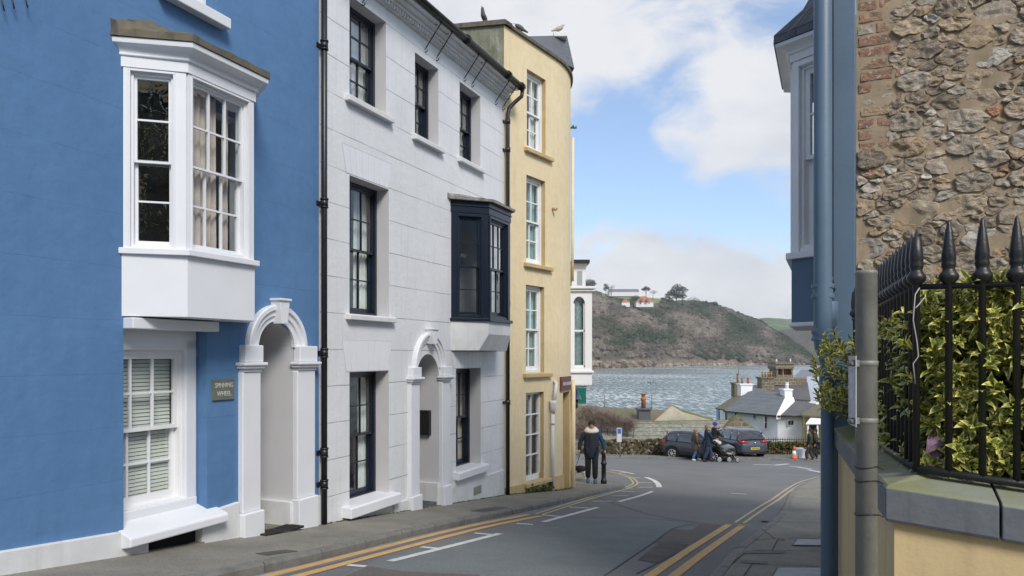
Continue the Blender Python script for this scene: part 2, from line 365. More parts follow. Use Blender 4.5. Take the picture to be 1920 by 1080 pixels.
# ------------------------------------------------------------ the lie of the land
ANG = math.atan(600/1400.)
D0 = 6.4
FA = Frame(-D0*math.cos(ANG), D0*math.sin(ANG), ANG)      # facade line of the blue and the white house
def road_z(x, y):
    s = x*math.sin(ANG)+y*math.cos(ANG)
    if s < 20: return -(1.5+.1077*s)
    if s < 40: return -(3.654+.086*(s-20))
    return -(5.374+.05*(s-40))
def G(px, py, up=0.):                  # a pixel of the photograph on the road surface
    u = (px-CX)/FPX; v = (py-HY)/FPX; lo, hi = 1., 60.
    for _ in range(50):
        m_ = (lo+hi)/2
        if -(road_z(u*m_, m_)+up) < v*m_: hi = m_
        else: lo = m_
    return Vector((u*hi, hi, road_z(u*hi, hi)+up))
def at(px, py, Y): return Vector(((px-CX)/FPX*Y, Y, (HY-py)/FPX*Y))
# ------------------------------------------------------------ ground, street, kerbs, markings
def sheet(name, x0, x1, y0, y1, nx, ny, zf, m):
    b = MB(); ids = [[b.V(x0+(x1-x0)*i/nx, y0+(y1-y0)*j/ny, 0) for j in range(ny+1)] for i in range(nx+1)]
    for r in ids:
        for k in r: p = b.v[k]; p.z = zf(p.x, p.y)
    for i in range(nx):
        for j in range(ny): b.face((ids[i][j], ids[i+1][j], ids[i+1][j+1], ids[i][j+1]), True)
    return structure(b.build(name, m))
M['grass'] = mat('rough_grass', (.07, .10, .03), .9, (.09, .08, .04), .4, 1, .5, 8)
def ground_z(x, y):
    s = x*math.sin(ANG)+y*math.cos(ANG)
    if s < 41: return road_z(x, y)-.06
    return max(-14.5, road_z(x, y)-.06-.22*(s-41))
sheet('ground', -90, 130, -40, 160, 110, 100, ground_z, M['grass'])
fb = MB(FA)                                             # road: strips exactly on the slope profile
for i in range(-12, 45):
    for j in range(-30, 26, 2):
        q = []
        for a, o in ((i, j), (i+1, j), (i+1, j+2), (i, j+2)):
            p = FA.M @ Vector((a, -o, 0)); q.append((a, -o, road_z(p.x, p.y)))
        fb.quad(*q)
structure(fb.build('road', M['asphalt']))
def rz(p, up): return Vector((p.x, p.y, road_z(p.x, p.y)+up))
def smooth_path(pts, n=6):
    out = []
    P = [Vector(p) for p in pts]
    for i in range(len(P)-1):
        p0, p1, p2, p3 = P[max(i-1, 0)], P[i], P[i+1], P[min(i+2, len(P)-1)]
        for k in range(n):
            t = k/n; out.append(.5*((2*p1)+(p2-p0)*t+(2*p0-5*p1+4*p2-p3)*t*t+(3*p1-p0-3*p2+p3)*t**3))
    return out+[P[-1]]
def resample(P, d):
    out = [P[0].copy()]; acc = 0
    for a, b in zip(P, P[1:]):
        l = (b-a).length
        while l > 1e-6 and acc+l >= d:
            a = a+(b-a)*((d-acc)/l); out.append(a.copy()); l = (b-a).length; acc = 0
        acc += l
    return out
def offset_path(P, o):
    out = []
    for i, p in enumerate(P):
        d = (P[min(i+1, len(P)-1)]-P[max(i-1, 0)]); d.z = 0; d.normalize(); out.append(p+Vector((d.y, -d.x, 0))*o)
    return out
KH = .10
kerb_px = [(400, 1076), (614, 1030), (780, 991), (964, 954), (1043, 938), (1110, 923), (1158, 912)]
K = [G(x, y, KH) for x, y in kerb_px]
d0 = (K[0]-K[1]).normalized(); K = [K[0]+d0*12, K[0]+d0*4]+K
cz = K[-1]
K += [cz+Vector((.30, .55, 0)), cz+Vector((.28, 1.3, 0)), cz+Vector((-.1, 2.1, 0)), cz+Vector((-.9, 2.9, 0)), cz+Vector((-2.2, 3.8, 0)), cz+Vector((-6, 6, 0)), cz+Vector((-14, 10.5, 0))]
K = resample(smooth_path([(p.x, p.y, 0) for p in K], 8), .3)
def pave(name, outer, inner, up, m, thick=.3):
    b = MB(); n = len(outer)
    for k in range(n-1):
        a, c, d, e = rz(outer[k], up), rz(outer[k+1], up), rz(inner[k+1], up), rz(inner[k], up)
        b.quad(a, c, d, e)
    return structure(b.build(name, m))
KI = offset_path(K, -.13)
inner = [p+Vector((-math.cos(ANG), math.sin(ANG), 0))*(2.8 if i < len(K)*.62 else 2.2) for i, p in enumerate(K)]
_b = MB(); _ids = [_b.V(*rz(p, KH)) for p in KI]; _tail = []
for p in [Vector((-12, 32, 0)), Vector((-4.5, 21, 0)), FA.M @ Vector((18, 1.0, 0)), FA.M @ Vector((14, .6, 0)), FA.M @ Vector((8, .6, 0)), FA.M @ Vector((0, .6, 0)), FA.M @ Vector((-10, .6, 0))]: _tail.append(_b.V(*rz(p, KH)))
_b.face(_ids+_tail)
_o = _b.build('pavement', M['stone_paving']); structure(_o)
bm = bmesh.new(); bm.from_mesh(_o.data); bmesh.ops.triangulate(bm, faces=bm.faces)
for k in range(3): bmesh.ops.subdivide_edges(bm, edges=[e for e in bm.edges if e.calc_length() > 1.2], cuts=1)
bmesh.ops.triangulate(bm, faces=bm.faces)
for v in bm.verts: v.co.z = road_z(v.co.x, v.co.y)+KH
bm.to_mesh(_o.data); bm.free()
def kerb(name, P, width, up, m, low=.25, stone=3, gap=.012):
    b = MB(); Q = offset_path(P, -width)
    for i in range(0, len(P)-1, stone):
        j = min(i+stone, len(P)-1); o = [P[k] for k in range(i, j+1)]; q = [Q[k] for k in range(i, j+1)]
        dirv = (o[-1]-o[0]).normalized()*gap*.5
        o[0] = o[0]+dirv; q[0] = q[0]+dirv; o[-1] = o[-1]-dirv; q[-1] = q[-1]-dirv
        j1 = rnd.uniform(-.004, .004); up_ = up+.004+rnd.uniform(-.003, .003)
        rings = []
        for a, c in zip(o, q):
            rings.append([tuple(rz(a, -low)), tuple(rz(a+(c-a)*.06, up_-.03)), tuple(rz(a+(c-a)*.2, up_)), tuple(rz(c, up_)), tuple(rz(c, -low))])
        b.loft(rings, True, True, False)
    return structure(b.build(name, m))
kerb('kerb_left', K, .135, KH, M['kerb'], gap=.022)
M['gutter_m'] = mat('pale_concrete_gutter', (.24, .255, .26), .85, (.17, .18, .18), 2, 1, .8, 60, streak=(.12, .12, .10), streak_amt=.4, fine=.3, fs=60)
_g = MB(); _P = offset_path(K[:int(len(K)*.62)], .11)
for _k in range(len(_P)-1):
    _a, _c = _P[_k], _P[_k+1]; _d = (_c-_a).normalized(); _n = Vector((_d.y, -_d.x, 0))*.10
    _g.quad(rz(_a-_n, .0035), rz(_c-_n, .0035), rz(_c+_n, .0035), rz(_a+_n, .0035))
structure(_g.build('road_gutter', M['gutter_m']))
# right pavement, almost flush with the road
kr = [(1331, 1080), (1378, 1029), (1427, 991), (1464, 960), (1482, 924), (1500, 908), (1530, 897)]
KR = [G(x, y, .03) for x, y in kr]; d0 = (KR[0]-KR[1]).normalized(); KR = [KR[0]+d0*9, KR[0]+d0*3]+KR
KR += [KR[-1]+Vector((1.2, 1.0, 0)), KR[-1]+Vector((5, 2.2, 0)), KR[-1]+Vector((12, 4, 0))]
KR = resample(smooth_path([(p.x, p.y, 0) for p in KR], 8), .3)
_b = MB(); ids = [_b.V(*rz(p, .03)) for p in KR]+[_b.V(*rz(Vector(p), .03)) for p in ((30, 24, 0), (6, 2, 0), (1.5, -6, 0))]
_b.face(ids); _o = structure(_b.build('pavement_right', M['stone_paving']))
bm = bmesh.new(); bm.from_mesh(_o.data); bmesh.ops.triangulate(bm, faces=bm.faces)
for k in range(3): bmesh.ops.subdivide_edges(bm, edges=[e for e in bm.edges if e.calc_length() > 1.2], cuts=1)
bmesh.ops.triangulate(bm, faces=bm.faces)
for v in bm.verts: v.co.z = road_z(v.co.x, v.co.y)+.03
bm.to_mesh(_o.data); bm.free()
kerb('kerb_right', [p for p in KR][::-1], .12, .03, M['kerb'])
# paving joints of the right and left pavement: real slabs lines
def strip(b, P, w, up):
    A = offset_path(P, -w/2); B = offset_path(P, w/2)
    for k in range(len(P)-1): b.quad(rz(A[k], up), rz(A[k+1], up), rz(B[k+1], up), rz(B[k], up))
def gp(pts, up=0): return [G(x, y, up) for x, y in pts]
def line_px(b, pts, w, up, sm=True, lift=.0):
    P = gp(pts, lift); P = resample(smooth_path([(p.x, p.y, 0) for p in P], 6), .12) if sm else [Vector((p.x, p.y, 0)) for p in P]
    strip(b, P, w, up)
MK = .006
def double(name, pts, sep, w, m):
    b = MB(); P = gp(pts); P = resample(smooth_path([(p.x, p.y, 0) for p in P], 6), .15)
    for o in (-sep/2, sep/2): strip(b, offset_path(P, o), w, MK)
    structure(b.build(name, m))
double('road_marking_yellow_near_left', [(300, 1138), (533, 1080), (703, 1036), (890, 989), (1006, 966)], .235, .115, M['paint_y'])
M['paint_y2'] = mat('worn_pale_yellow_line_paint', (.58, .48, .26), .75, (.42, .37, .24), 7, 1, .3, 60, fine=.25, fs=90)
double('road_marking_yellow_far_left', [(1010, 965), (1100, 936), (1165, 918), (1189, 909), (1190, 903), (1178, 894), (1144, 885), (1100, 879)], .13, .055, M['paint_y2'])
double('road_marking_yellow_near_right', [(1150, 1150), (1242, 1080), (1312, 1030), (1381, 984)], .22, .115, M['paint_y'])
double('road_marking_yellow_far_right', [(1386, 981), (1440, 945), (1480, 918), (1505, 904), (1540, 894)], .15, .055, M['paint_y2'])
wm = MB()
for pts, w_ in (([(731, 1053), (835, 1027), (941, 1000)], .10), ([(1019, 979), (1075, 964), (1123, 951)], .10), ([(1160, 941), (1200, 930), (1225, 921)], .10),
                ([(1211, 895), (1226, 901), (1234, 908), (1236, 914)], .16)):
    line_px(wm, pts, w_, MK)
for a, c in (((652, 1060), (686, 1063)), ((790, 1026), (818, 1029)), ((890, 1000), (921, 1003)), ((969, 982), (999, 984)), ((1017, 966), (1050, 969)), ((1067, 951), (1104, 953)),
             ((1111, 940), (1147, 940)), ((1147, 930), (1178, 930)), ((1165, 922), (1190, 922)), ((1196, 914), (1224, 914)), ((1195, 905), (1222, 905)), ((1178, 896), (1200, 896)), ((1160, 887), (1178, 886)),
             ((1370, 925), (1400, 927))):
    line_px(wm, [a, c], .10 if a[0] < 1100 else .085, MK, False)
line_px(wm, [(1143, 881), (1165, 884), (1189, 889)], .12, MK)
for a, c in (((1412, 871), (1450, 872)), ((1452, 872.5), (1478, 870)), ((1480, 874), (1500, 876)), ((1496, 876), (1522, 880)), ((1515, 881), (1540, 886))):
    line_px(wm, [a, c], .22, MK, False)
structure(wm.build('road_marking_white', M['paint_w']))
tb = MB(); line_px(tb, [(1372, 983.5), (1408, 986)], .05, MK+.004, False); structure(tb.build('road_marking_yellow_bar', M['paint_y']))
def patch(name, pts, m, up):
    b = MB(); P = [rz(p, up) for p in gp(pts)]; b.poly(P); structure(b.build(name, m))
patch('asphalt_patch_blue_grey', [(1045, 972), (1180, 971), (1312, 981), (1296, 994), (1262, 992), (1228, 1016), (1210, 1016), (1160, 1060), (1130, 1100), (560, 1120), (700, 1052), (960, 992)], M['patch_a'], .002)
patch('asphalt_patch_brown', [(1262, 992), (1297, 994), (1318, 981), (1352, 984), (1300, 1019), (1228, 1017)], M['patch_c'], .0035)
patch('asphalt_patch_dark', [(1236, 1018), (1292, 1021), (1268, 1038), (1232, 1057), (1195, 1050)], M['patch_b'], .0045)
patch('asphalt_patch_brown', [(600, 1100), (690, 1062), (760, 1072), (900, 1078), (880, 1130), (600, 1130)], M['patch_c'], .0035)
M['seam'] = mat('tar_seam', (.022, .022, .022), .8)
cb = MB()
for pts in ([(1312, 981), (1262, 992), (1226, 1017), (1160, 1062), (1120, 1090)], [(1045, 972), (1180, 971), (1312, 981)], [(1268, 1038), (1232, 1057), (1190, 1078)], [(1228, 1017), (1292, 1021)],
            [(1085, 920), (1200, 960), (1312, 981)]):
    line_px(cb, pts, .018, .0052)
structure(cb.build('road_seam', M['seam']))
# slab joints of the pavements
sj = MB()
for pts in ([(1400, 1034), (1425, 1032), (1535, 1034)], [(1378, 1029), (1420, 1012), (1460, 1010), (1535, 1010)], [(1340, 1080), (1380, 1052), (1410, 1058), (1535, 1062)], [(1427, 991), (1452, 1010)],
            [(1448, 1032), (1459, 1010)], [(1395, 1080), (1410, 1058)], [(1464, 955), (1535, 956)], [(1482, 916), (1535, 918)], [(1400, 1034), (1378, 1052)], [(1440, 978), (1535, 980)]):
    line_px(sj, pts, .016, .035, False, .03)
for px, py in ((420, 1052), (560, 1019), (700, 985), (850, 951), (980, 925)):
    p = G(px, py, KH); q = p+Vector((math.cos(ANG), -math.sin(ANG), 0))*2.2; p2 = p-Vector((math.cos(ANG), -math.sin(ANG), 0))*.6
structure(sj.build('pavement_joint', M['seam']))
M['patch_p'] = mat('pale_pavement_repair', (.17, .168, .16), .85, (.13, .125, .118), 3, 1, .7, 60, fine=.2)
pp = MB()
for pts in ([(1395, 1033), (1470, 1035), (1470, 1039), (1397, 1038)], [(1389, 1050), (1440, 1053), (1438, 1058), (1389, 1056)], [(1425, 973), (1442, 974), (1440, 977), (1428, 976)], [(1460, 1009), (1472, 1010), (1470, 1014), (1460, 1013)]):
    pp.poly([rz(p, .036) for p in gp(pts, .03)])
structure(pp.build('pavement_repair', M['patch_p']))
def cover(pts, label):
    P = gp(pts, .03); c = sum(P, Vector())/4
    t = thing('inspection_cover', label, 'manhole cover', None, (c.x, c.y, road_z(c.x, c.y)+.03), 'inspection covers in the right pavement')
    f = MB(); f.poly([rz(p, .040) for p in P]); f.build('rim', M['patch_p'], t)
    q = MB(); q.poly([rz(c+(p-c)*.90, .046) for p in P]); q.build('plate', M['iron'], t)
cover([(1492, 1012), (1560, 1013), (1560, 1025), (1484, 1024)], 'further grey metal inspection cover in the right pavement beside the blue pipe')
cover([(1455, 1066), (1560, 1066), (1560, 1090), (1440, 1090)], 'nearest grey metal inspection cover at the bottom edge of the right pavement')
dp = MB()
for pts in ([(478, 1038), (535, 1031), (560, 1034), (500, 1042)], [(880, 958), (930, 950), (955, 952), (905, 961)]): dp.poly([rz(p, KH+.005) for p in gp(pts, KH)])
structure(dp.build('pavement_patch', M['patch_b']))

# ------------------------------------------------------------ facade helpers
def molded_arch(b, x0, x1, zsp, rise, w, y0, y1, n=22):
    """arched band of width w round the opening, stepped like a classical archivolt"""
    r = (x1-x0)/2; cx = (x0+x1)/2
    prof = ((-.014, y0+.02), (-.014, y0+(y1-y0)*.35), (.25*w, y0+(y1-y0)*.35), (.3*w, y0+(y1-y0)*.65), (.6*w, y0+(y1-y0)*.65), (.68*w, y1), (.93*w, y1), (w, y1+.015), (w, y0))
    rings = []
    for k in range(n+1):
        t = math.pi*k/n
        rings.append([(cx-(r+e)*math.cos(t), y, zsp+(r*rise+e)*math.sin(t)) for e, y in prof])
    b.loft(rings, False, False, False)
def door_surround(root, F, x0, x1, pw0, pw1, zb0, zb1, zcap, zsp, rise, zpl, aw, m):
    """pilasters, capitals, sprung arch with keystone"""
    s = MB(F)
    for a, c, zb in ((x0-pw0, x0, zb0), (x1, x1+pw1, zb1)):
        s.box(a-.006, c+.006, -.07, .02, zpl, zcap-.10); s.box(a-.025, c+.025, -.115, .02, zb, zpl)
        s.box(a+.0, c+.012, -.088, .02, zcap-.10, zcap-.06); s.box(a-.03, c+.03, -.12, .02, zcap-.06, zcap-.025); s.box(a-.05, c+.05, -.145, .02, zcap-.025, zcap+.015)
        s.box(a+.01, c+.02, -.10, .02, zcap+.015, zsp+.02)
    s.build('pilaster', m, root, bevel=.012)
    s = MB(F); molded_arch(s, x0+.0, x1-.0, zsp, rise, aw, .0, -.085)
    s.build('arch_moulding', m, root)
    s = MB(F); cx = (x0+x1)/2; zt = zsp+(x1-x0)/2*rise
    s.prism([(cx-.055, zt-.05), (cx+.055, zt-.05), (cx+.095, zt+aw+.05), (cx-.095, zt+aw+.05)], -.15, .0, 'y'); s.box(cx-.11, cx+.11, -.17, .0, zt+aw+.045, zt+aw+.075)
    s.build('keystone', m, root, bevel=.006)
def downpipe(root, F, x, z0, z1, m, r=.042, y=-.085, joints=(), name='drainpipe'):
    s = MB(F); s.tube([(x, y, z0), (x, y, z1)], r, 14)
    for z in joints:
        s.tube([(x, y, z-.05), (x, y, z+.05)], r*1.28, 14); s.tube([(x, y, z+.045), (x, y, z+.065)], r*1.45, 14); s.tube([(x, y, z-.065), (x, y, z-.045)], r*1.4, 14); s.box(x-r*1.9, x+r*1.9, -.012, .004, z-.03, z+.03)
    return s.build(name, m, root)
def subframe(F, P, Q):
    """frame of a canted face running from plan point P to Q (local x,y of F)"""
    A = F.M @ Vector((P[0], P[1], 0)); B = F.M @ Vector((Q[0], Q[1], 0)); d = B-A
    return Frame(A.x, A.y, math.atan2(d.x, d.y), A.z), math.hypot(d.x, d.y)
def outline(plan, e):
    """bay plan grown outwards by e (plan from wall to wall)"""
    (ax, ay), (bx, by), (cx, cy), (dx, dy) = plan
    la = math.hypot(bx-ax, by-ay); ux, uy = (bx-ax)/la, (by-ay)/la; nx, ny = uy, -ux       # outward normal of side a
    if nx > 0: nx, ny = -nx, -ny
    k = math.tan(math.acos(max(-1, min(1, ux)))/2)
    return [(ax+nx*e-uy*0-abs(ny)*0 - 0, 0.0+0*e), (bx-e*k, by-e), (cx+e*k, cy-e), (dx-nx*e, 0.0)]
def bay(root, F, plan, zp0, zs, zh, zc, m_frame, m_panel, m_roof, win, cornice=True, lip=.05, roof_rise=.30, undercut=None, frame_w=.07, cross=None):
    """canted oriel window: panel zp0..zs, sill at zs, glazing zs..zh, cornice zh..zc, roof above"""
    A, B, C, D_ = plan
    p = MB(F)
    if undercut:
        pin = [A, (A[0]+.74*(B[0]-A[0]), .74*B[1]), (D_[0]+.74*(C[0]-D_[0]), .74*C[1]), D_]
        a = [(x, y, zp0) for x, y in pin]; c = [(x, y, zp0+undercut) for x, y in plan]; d = [(x, y, zs) for x, y in plan]
        p.loft([a, c, d], False, False, False); p.poly(a)
    else:
        p.loft([[(x, y, z) for x, y in plan] for z in (zp0, zs)], False, False, False); p.poly([(x, y, zp0) for x, y in plan])
    p.build('bay_panel', m_panel, root, bevel=.004)
    s = MB(F); s.prism(outline(plan, lip), zs-.035, zs+.025); s.build('bay_sill', m_frame, root, bevel=.006)
    h = MB(F)
    if cornice:
        pr = ((0, .0), (0, .012), (.40, .012), (.42, .035), (.48, .040), (.50, .030), (.58, .034), (.66, .050), (.74, .085), (.78, .118), (.80, .135), (.95, .140), (1, .14), (1, 0))
        h.loft([[(x, y, zh+(zc-zh)*k) for x, y in outline(plan, e)] for k, e in pr], False, False, False)
    else:
        for z0, z1, e in ((zh, zh+(zc-zh)*.55, .01), (zh+(zc-zh)*.55, zh+(zc-zh)*.62, .03), (zh+(zc-zh)*.62, zc, .015)): h.prism(outline(plan, e), z0, z1)
    h.build('bay_cornice', m_frame, root, bevel=.004)
    r = MB(F); e = .155 if cornice else .09
    lo = outline(plan, e); lo[0] = (plan[0][0]-.13, 0); lo[3] = (plan[3][0]+.13, 0); n = 9
    base = []; 
    for (p0, p1) in zip(lo, lo[1:]):
        for k in range(n): base.append((p0[0]+(p1[0]-p0[0])*k/n, p0[1]+(p1[1]-p0[1])*k/n))
    base.append(lo[3])
    mid = [(x*.5+.5*((lo[0][0]+lo[3][0])/2)*1.0 if False else x, y*.5) for x, y in base]
    j = lambda: rnd.uniform(-.009, .009)
    ring0 = [(x, y, zc+.004) for x, y in base]; ring1 = [(x+j(), y+j(), zc+(.075 if cornice else .055)+j()) for x, y in base]
    ring2 = [(x, y*.5, zc+(.085 if cornice else .06)+roof_rise*.25+j()) for x, y in base]; ring3 = [(x, 0, zc+(.085 if cornice else .06)+roof_rise*(.22+.6*min(1, abs(y)/abs(lo[1][1])))) for x, y in base]
    r.loft([ring0, ring1, ring2, ring3], False, False, False); r.poly(ring0)
    r.build('bay_roof', m_roof, root)
    # glazed faces
    zt = zh; zb = zs+.025
    for (P, Q, fr, cols, rows, kw) in win:
        f2, ln = subframe(F, P, Q); a, b_ = ln*fr[0], ln*fr[1]
        q = MB(f2); th = .11
        q.box(.012, a, 0, th, zb, zt); q.box(b_, ln-.012, 0, th, zb, zt)
        q.box(a, b_, .004, th, zb, zb+frame_w*.6); q.box(a, b_, .004, th, zt-frame_w, zt)
        q.box(a-.02, a, -.012, .0, zb, zt-frame_w*.3); q.box(b_, b_+.02, -.012, 0, zb, zt-frame_w*.3); q.box(a-.02, b_+.02, -.014, 0, zt-frame_w*.9, zt-frame_w*.3)
        q.build('bay_mullion', m_frame, root, bevel=.003)
        sash_window(root, f2, a, b_, zb+frame_w*.6, zt-frame_w, .03, m_frame, cols, rows, frame=.025, **kw)
# ------------------------------------------------------------ the blue house
BH = thing('blue_house', 'tall blue stucco terraced house with white canted bay window and white arched doorway', 'house', FA, (4.2, 0, -2.0))
ZT = 6.9
bl = MB(FA)
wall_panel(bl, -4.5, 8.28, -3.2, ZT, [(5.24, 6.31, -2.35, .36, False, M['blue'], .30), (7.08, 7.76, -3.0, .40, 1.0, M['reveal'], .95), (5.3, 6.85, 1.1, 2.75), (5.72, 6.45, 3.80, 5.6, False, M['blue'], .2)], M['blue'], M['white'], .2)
shell(bl, -4.5, 8.28, -3.2, ZT, 6.5, M['room'])
bl.build('wall', None, BH)
BHr = MB(FA); BHr.prism([(-4.7, ZT), (8.35, ZT), (8.35, ZT+.06), (-4.7, ZT+.06)], -.35, 3.4, 'y')
BHr.mat(M['slate']); BHr.quad((-4.7, -.3, ZT+.07), (8.3, -.3, ZT+.07), (8.3, 3.3, ZT+2.2), (-4.7, 3.3, ZT+2.2)); BHr.quad((-4.7, 6.6, ZT+.07), (8.3, 6.6, ZT+.07), (8.3, 3.3, ZT+2.2), (-4.7, 3.3, ZT+2.2))
BHr.build('roof', M['slate'], BH)
# plinth: white, sits proud of the wall, stepped top
pl = MB(FA)
def gz(x, up=0): p = FA.M @ Vector((x, 0, 0)); return road_z(p.x, p.y)+KH+up
pl.prism([(-4.5, gz(-4.5, -.3)), (5.5, gz(5.5, -.3)), (5.5, -1.80), (5.24, -1.80), (5.18, -1.72), (2.5, -1.52), (-4.5, -.8)], -.045, .03, 'y')
pl.build('plinth', M['white_dirty'], BH, bevel=.012); pl = MB(FA)
pl.prism([(6.20, gz(6.2, -.3)), (6.76, gz(6.7, -.3)), (6.76, -1.71), (6.47, -1.73), (6.47, -1.90), (6.20, -1.90)], -.045, .28, 'y')
pl.build('plinth', M['white_dirty'], BH, bevel=.012); pl = MB(FA)
pl.prism([(8.09, gz(8.1, -.3)), (8.27, gz(8.2, -.3)), (8.27, -1.90), (8.09, -1.88)], -.045, .03, 'y')
pl.build('plinth', M['white_dirty'], BH, bevel=.012)
# ground floor window in its splayed recess
sl = MB(FA); sl.prism([(-.17, -1.785), (-.17, -1.865), (.0, -1.90), (.30, -1.90), (.30, -1.60), (.16, -1.66), (-.15, -1.765)], 5.18, 6.46, 'x')
sl.build('window_sill', M['white'], BH, bevel=.012)
ar = MB(FA); ar.box(6.14, 6.30, .14, .24, -1.6, .18); ar.box(5.0, 6.30, .14, .24, .05, .33); ar.box(5.25, 6.30, .13, .26, -1.70, -1.57)
ar.build('window_surround', M['white'], BH, bevel=.02)
wl = sash_window(BH, FA, 5.14, 6.16, -1.60, .06, .20, M['sash_white'], 3, (2, 2), bar=.022, stile=.05, frame=.05)
bd = MB(FA)
for k in range(38):
    z = -1.50+k*.0405
    bd.prism([(.332, z), (.334, z-.001), (.344, z+.031), (.341, z+.033)], 5.2, 6.1, 'x')
for x in (5.35, 5.65, 5.95): bd.box(x, x+.004, .332, .336, -1.5, .04)
bd.build('blind', M['blind'], wl)
hd = MB(FA); hd.box(5.24, 6.36, -.13, .02, .26, .37); hd.box(5.24, 6.30, .0, .16, .30, .40); hd.build('window_head', M['white'], BH, bevel=.01)
vt = MB(FA); vt.box(5.50, 6.20, .06, .50, -2.9, -1.91); vt.build('basement_dark_fill', M['dark'], BH)  # solid near-black box: the darkness of the basement opening put into its colour
cs = MB(FA); cs.box(5.45, 6.22, -.05, .05, gz(6.2, -.2), gz(6.15, .012)); cs.build('basement_step', M['stone_paving'], BH)
# the big white bay
plan = [(5.22, 0), (5.60, -.46), (6.55, -.46), (6.93, 0)]
bay(BH, FA, plan, .385, 1.03, 2.83, 3.09, M['white'], M['white'], M['lead'],
    [((5.22, 0), (5.60, -.46), (.13, .78), 1, (2, 2), dict(glassm=M['glass_hi'], stile=.026, room=M['dark'], room_d=.3)),  # near-black sheet added close behind the canted pane to darken it for reflections
     ((5.60, -.46), (6.55, -.46), (.065, .89), 3, (2, 2), dict(stile=.026, bar=.02, cloth=(M['curtain'], ((0, .64), (.80, .92)))))], frame_w=.035)
rc = MB(FA); rc.quad((5.0, 1.5, .8), (7.2, 1.5, .8), (7.2, 1.5, 3), (5.0, 1.5, 3)); rc.build('room_wall_or_backing', M['room_red'], BH)
# upper window: only its sill hangs into view
us = MB(FA); us.prism([(-.13, 3.70), (.1, 3.72), (.1, 3.86), (-.13, 3.82)], 5.62, 6.54, 'x'); us.build('window_sill', M['white'], BH, bevel=.01)
sash_window(BH, FA, 5.72, 6.45, 3.86, 5.6, .16, M['sash_white'], 3, (2, 2))
# doorway
door_surround(BH, FA, 7.08, 7.76, .29, .35, gz(6.9, -.2), gz(8.0, -.25), -.10, .10, 1.0, -1.86, .19, M['white'])
rp = MB(FA); rp.box(7.70, 7.80, .0, .95, gz(7.8, -.3), -1.89); rp.build('recess_plinth', M['white_dirty'], BH, bevel=.008)
dr = MB(FA); dr.box(6.9, 7.9, .93, .97, -2.6, .3); dr.build('door', M['navy'], BH)
dst = MB(FA); dst.box(7.0, 7.8, .05, .95, gz(7.4, -.4), gz(7.4, .0)); dst.build('doorstep', M['stone_paving'], BH)
bell = MB(FA); bell.box(7.09, 7.115, .10, .13, -.80, -.72); bell.build('door_bell', M['iron'], BH)
# name plaque
pq = MB(FA); pq.box(6.375, 6.70, -.022, .003, -.51, -.27)
M['slate_plate'] = mat('green_grey_slate_plate', (.115, .13, .115), .6, (.15, .16, .13), 12, 1, .5, 60)
M['letter'] = mat('pale_engraved_letter', (.55, .54, .48), .6)
pq = pq.build('name_plaque', M['slate_plate'], BH, bevel=.003)
text('SPINNING', .078, FA, (6.54, -.024, -.345), M['letter'], pq, xs=.78); text('WHEEL', .078, FA, (6.54, -.024, -.44), M['letter'], pq, xs=.85)
downpipe(BH, FA, 8.30, gz(8.3, .0), ZT-.2, M['black'], .040, -.075, joints=(-1.32, -1.75, .03, 2.06, 4.2))
mt_ = MB(FA); n = 13
for i in range(n):
    for j in range(5): mt_.box(7.02+i*.055, 7.062+i*.055, .02+j*.055-.22, .062+j*.055-.22, gz(7.3, .012), gz(7.3, .05)-i*.0055)
M['rubber'] = mat('black_rubber', (.02, .018, .016), .85, bump=.5)
mo = thing('door_mat', 'dark rubber honeycomb doormat in the white arched doorway of the blue house', 'doormat', FA, (7.3, -.1, gz(7.3, .01)))
mt_.build('mat', M['rubber'], mo)
ds = thing('door_stop', 'small round dark stone ball on the step inside the blue house doorway', 'door stop', FA, (7.16, .06, gz(7.1, .1)))
b = MB(FA); b.ball((7.19, .07, -1.96), .055, 12, 8); b.lathe(7.19, .07, [(.05, gz(7.2, 0)), (.03, -2.02)], 10); b.build('ball', M['black'], ds)
# metal hooks of a hanging bracket at the very top left
hk = MB(FA)
for px, dy in ((-2, 22), (17, 18), (42, 16)):
    x, z = FA.W(px, dy); hk.tube([(x-.02, -.03, z+.22), (x, -.05, z+.05), (x+.006, -.06, z)], .006, 6)
hk.build('iron_hook', M['black'], BH)

# ------------------------------------------------------------ the white house
WH = thing('white_house', 'white stucco terraced house with black sash windows and navy bay window', 'house', FA, (8.4, 0, -2.3))
ZW = 5.70
x0w, x1w = 8.30, 14.52
tops = [(8.98, 9.94, 3.74, 5.20), (10.82, 11.63, 3.68, 5.06), (12.45, 13.34, 3.70, 5.12)]
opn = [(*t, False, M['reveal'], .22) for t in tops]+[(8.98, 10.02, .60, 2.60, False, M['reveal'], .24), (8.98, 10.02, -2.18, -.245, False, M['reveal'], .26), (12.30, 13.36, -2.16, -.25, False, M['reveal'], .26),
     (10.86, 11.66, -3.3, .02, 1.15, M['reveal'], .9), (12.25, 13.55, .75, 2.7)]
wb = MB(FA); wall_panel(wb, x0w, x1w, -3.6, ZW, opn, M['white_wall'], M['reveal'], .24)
shell(wb, x0w, x1w, -3.6, ZW, 6.0, M['room']); wb.build('wall', None, WH)
sm = dict(bar=.02, stile=.042, frame=.055)
cw = lambda *s: (M['curtain_w'], s); cd = lambda *s: (M['curtain_dg'], s)
for i, (a, c, z0, z1) in enumerate(tops):
    sash_window(WH, FA, a, c, z0, z1, .20, M['navy'], 3, (2, 2), cloth=(M['curtain_w'] if i != 1 else M['curtain_dg'], ((0, .2), (.62, 1))), glassm=M['glass_hi'], **sm)
sash_window(WH, FA, 8.98, 10.02, .60, 2.60, .22, M['navy'], 3, (2, 2), cloth=(M['curtain_w'], ((.05, .3), (.66, 1))), **sm)
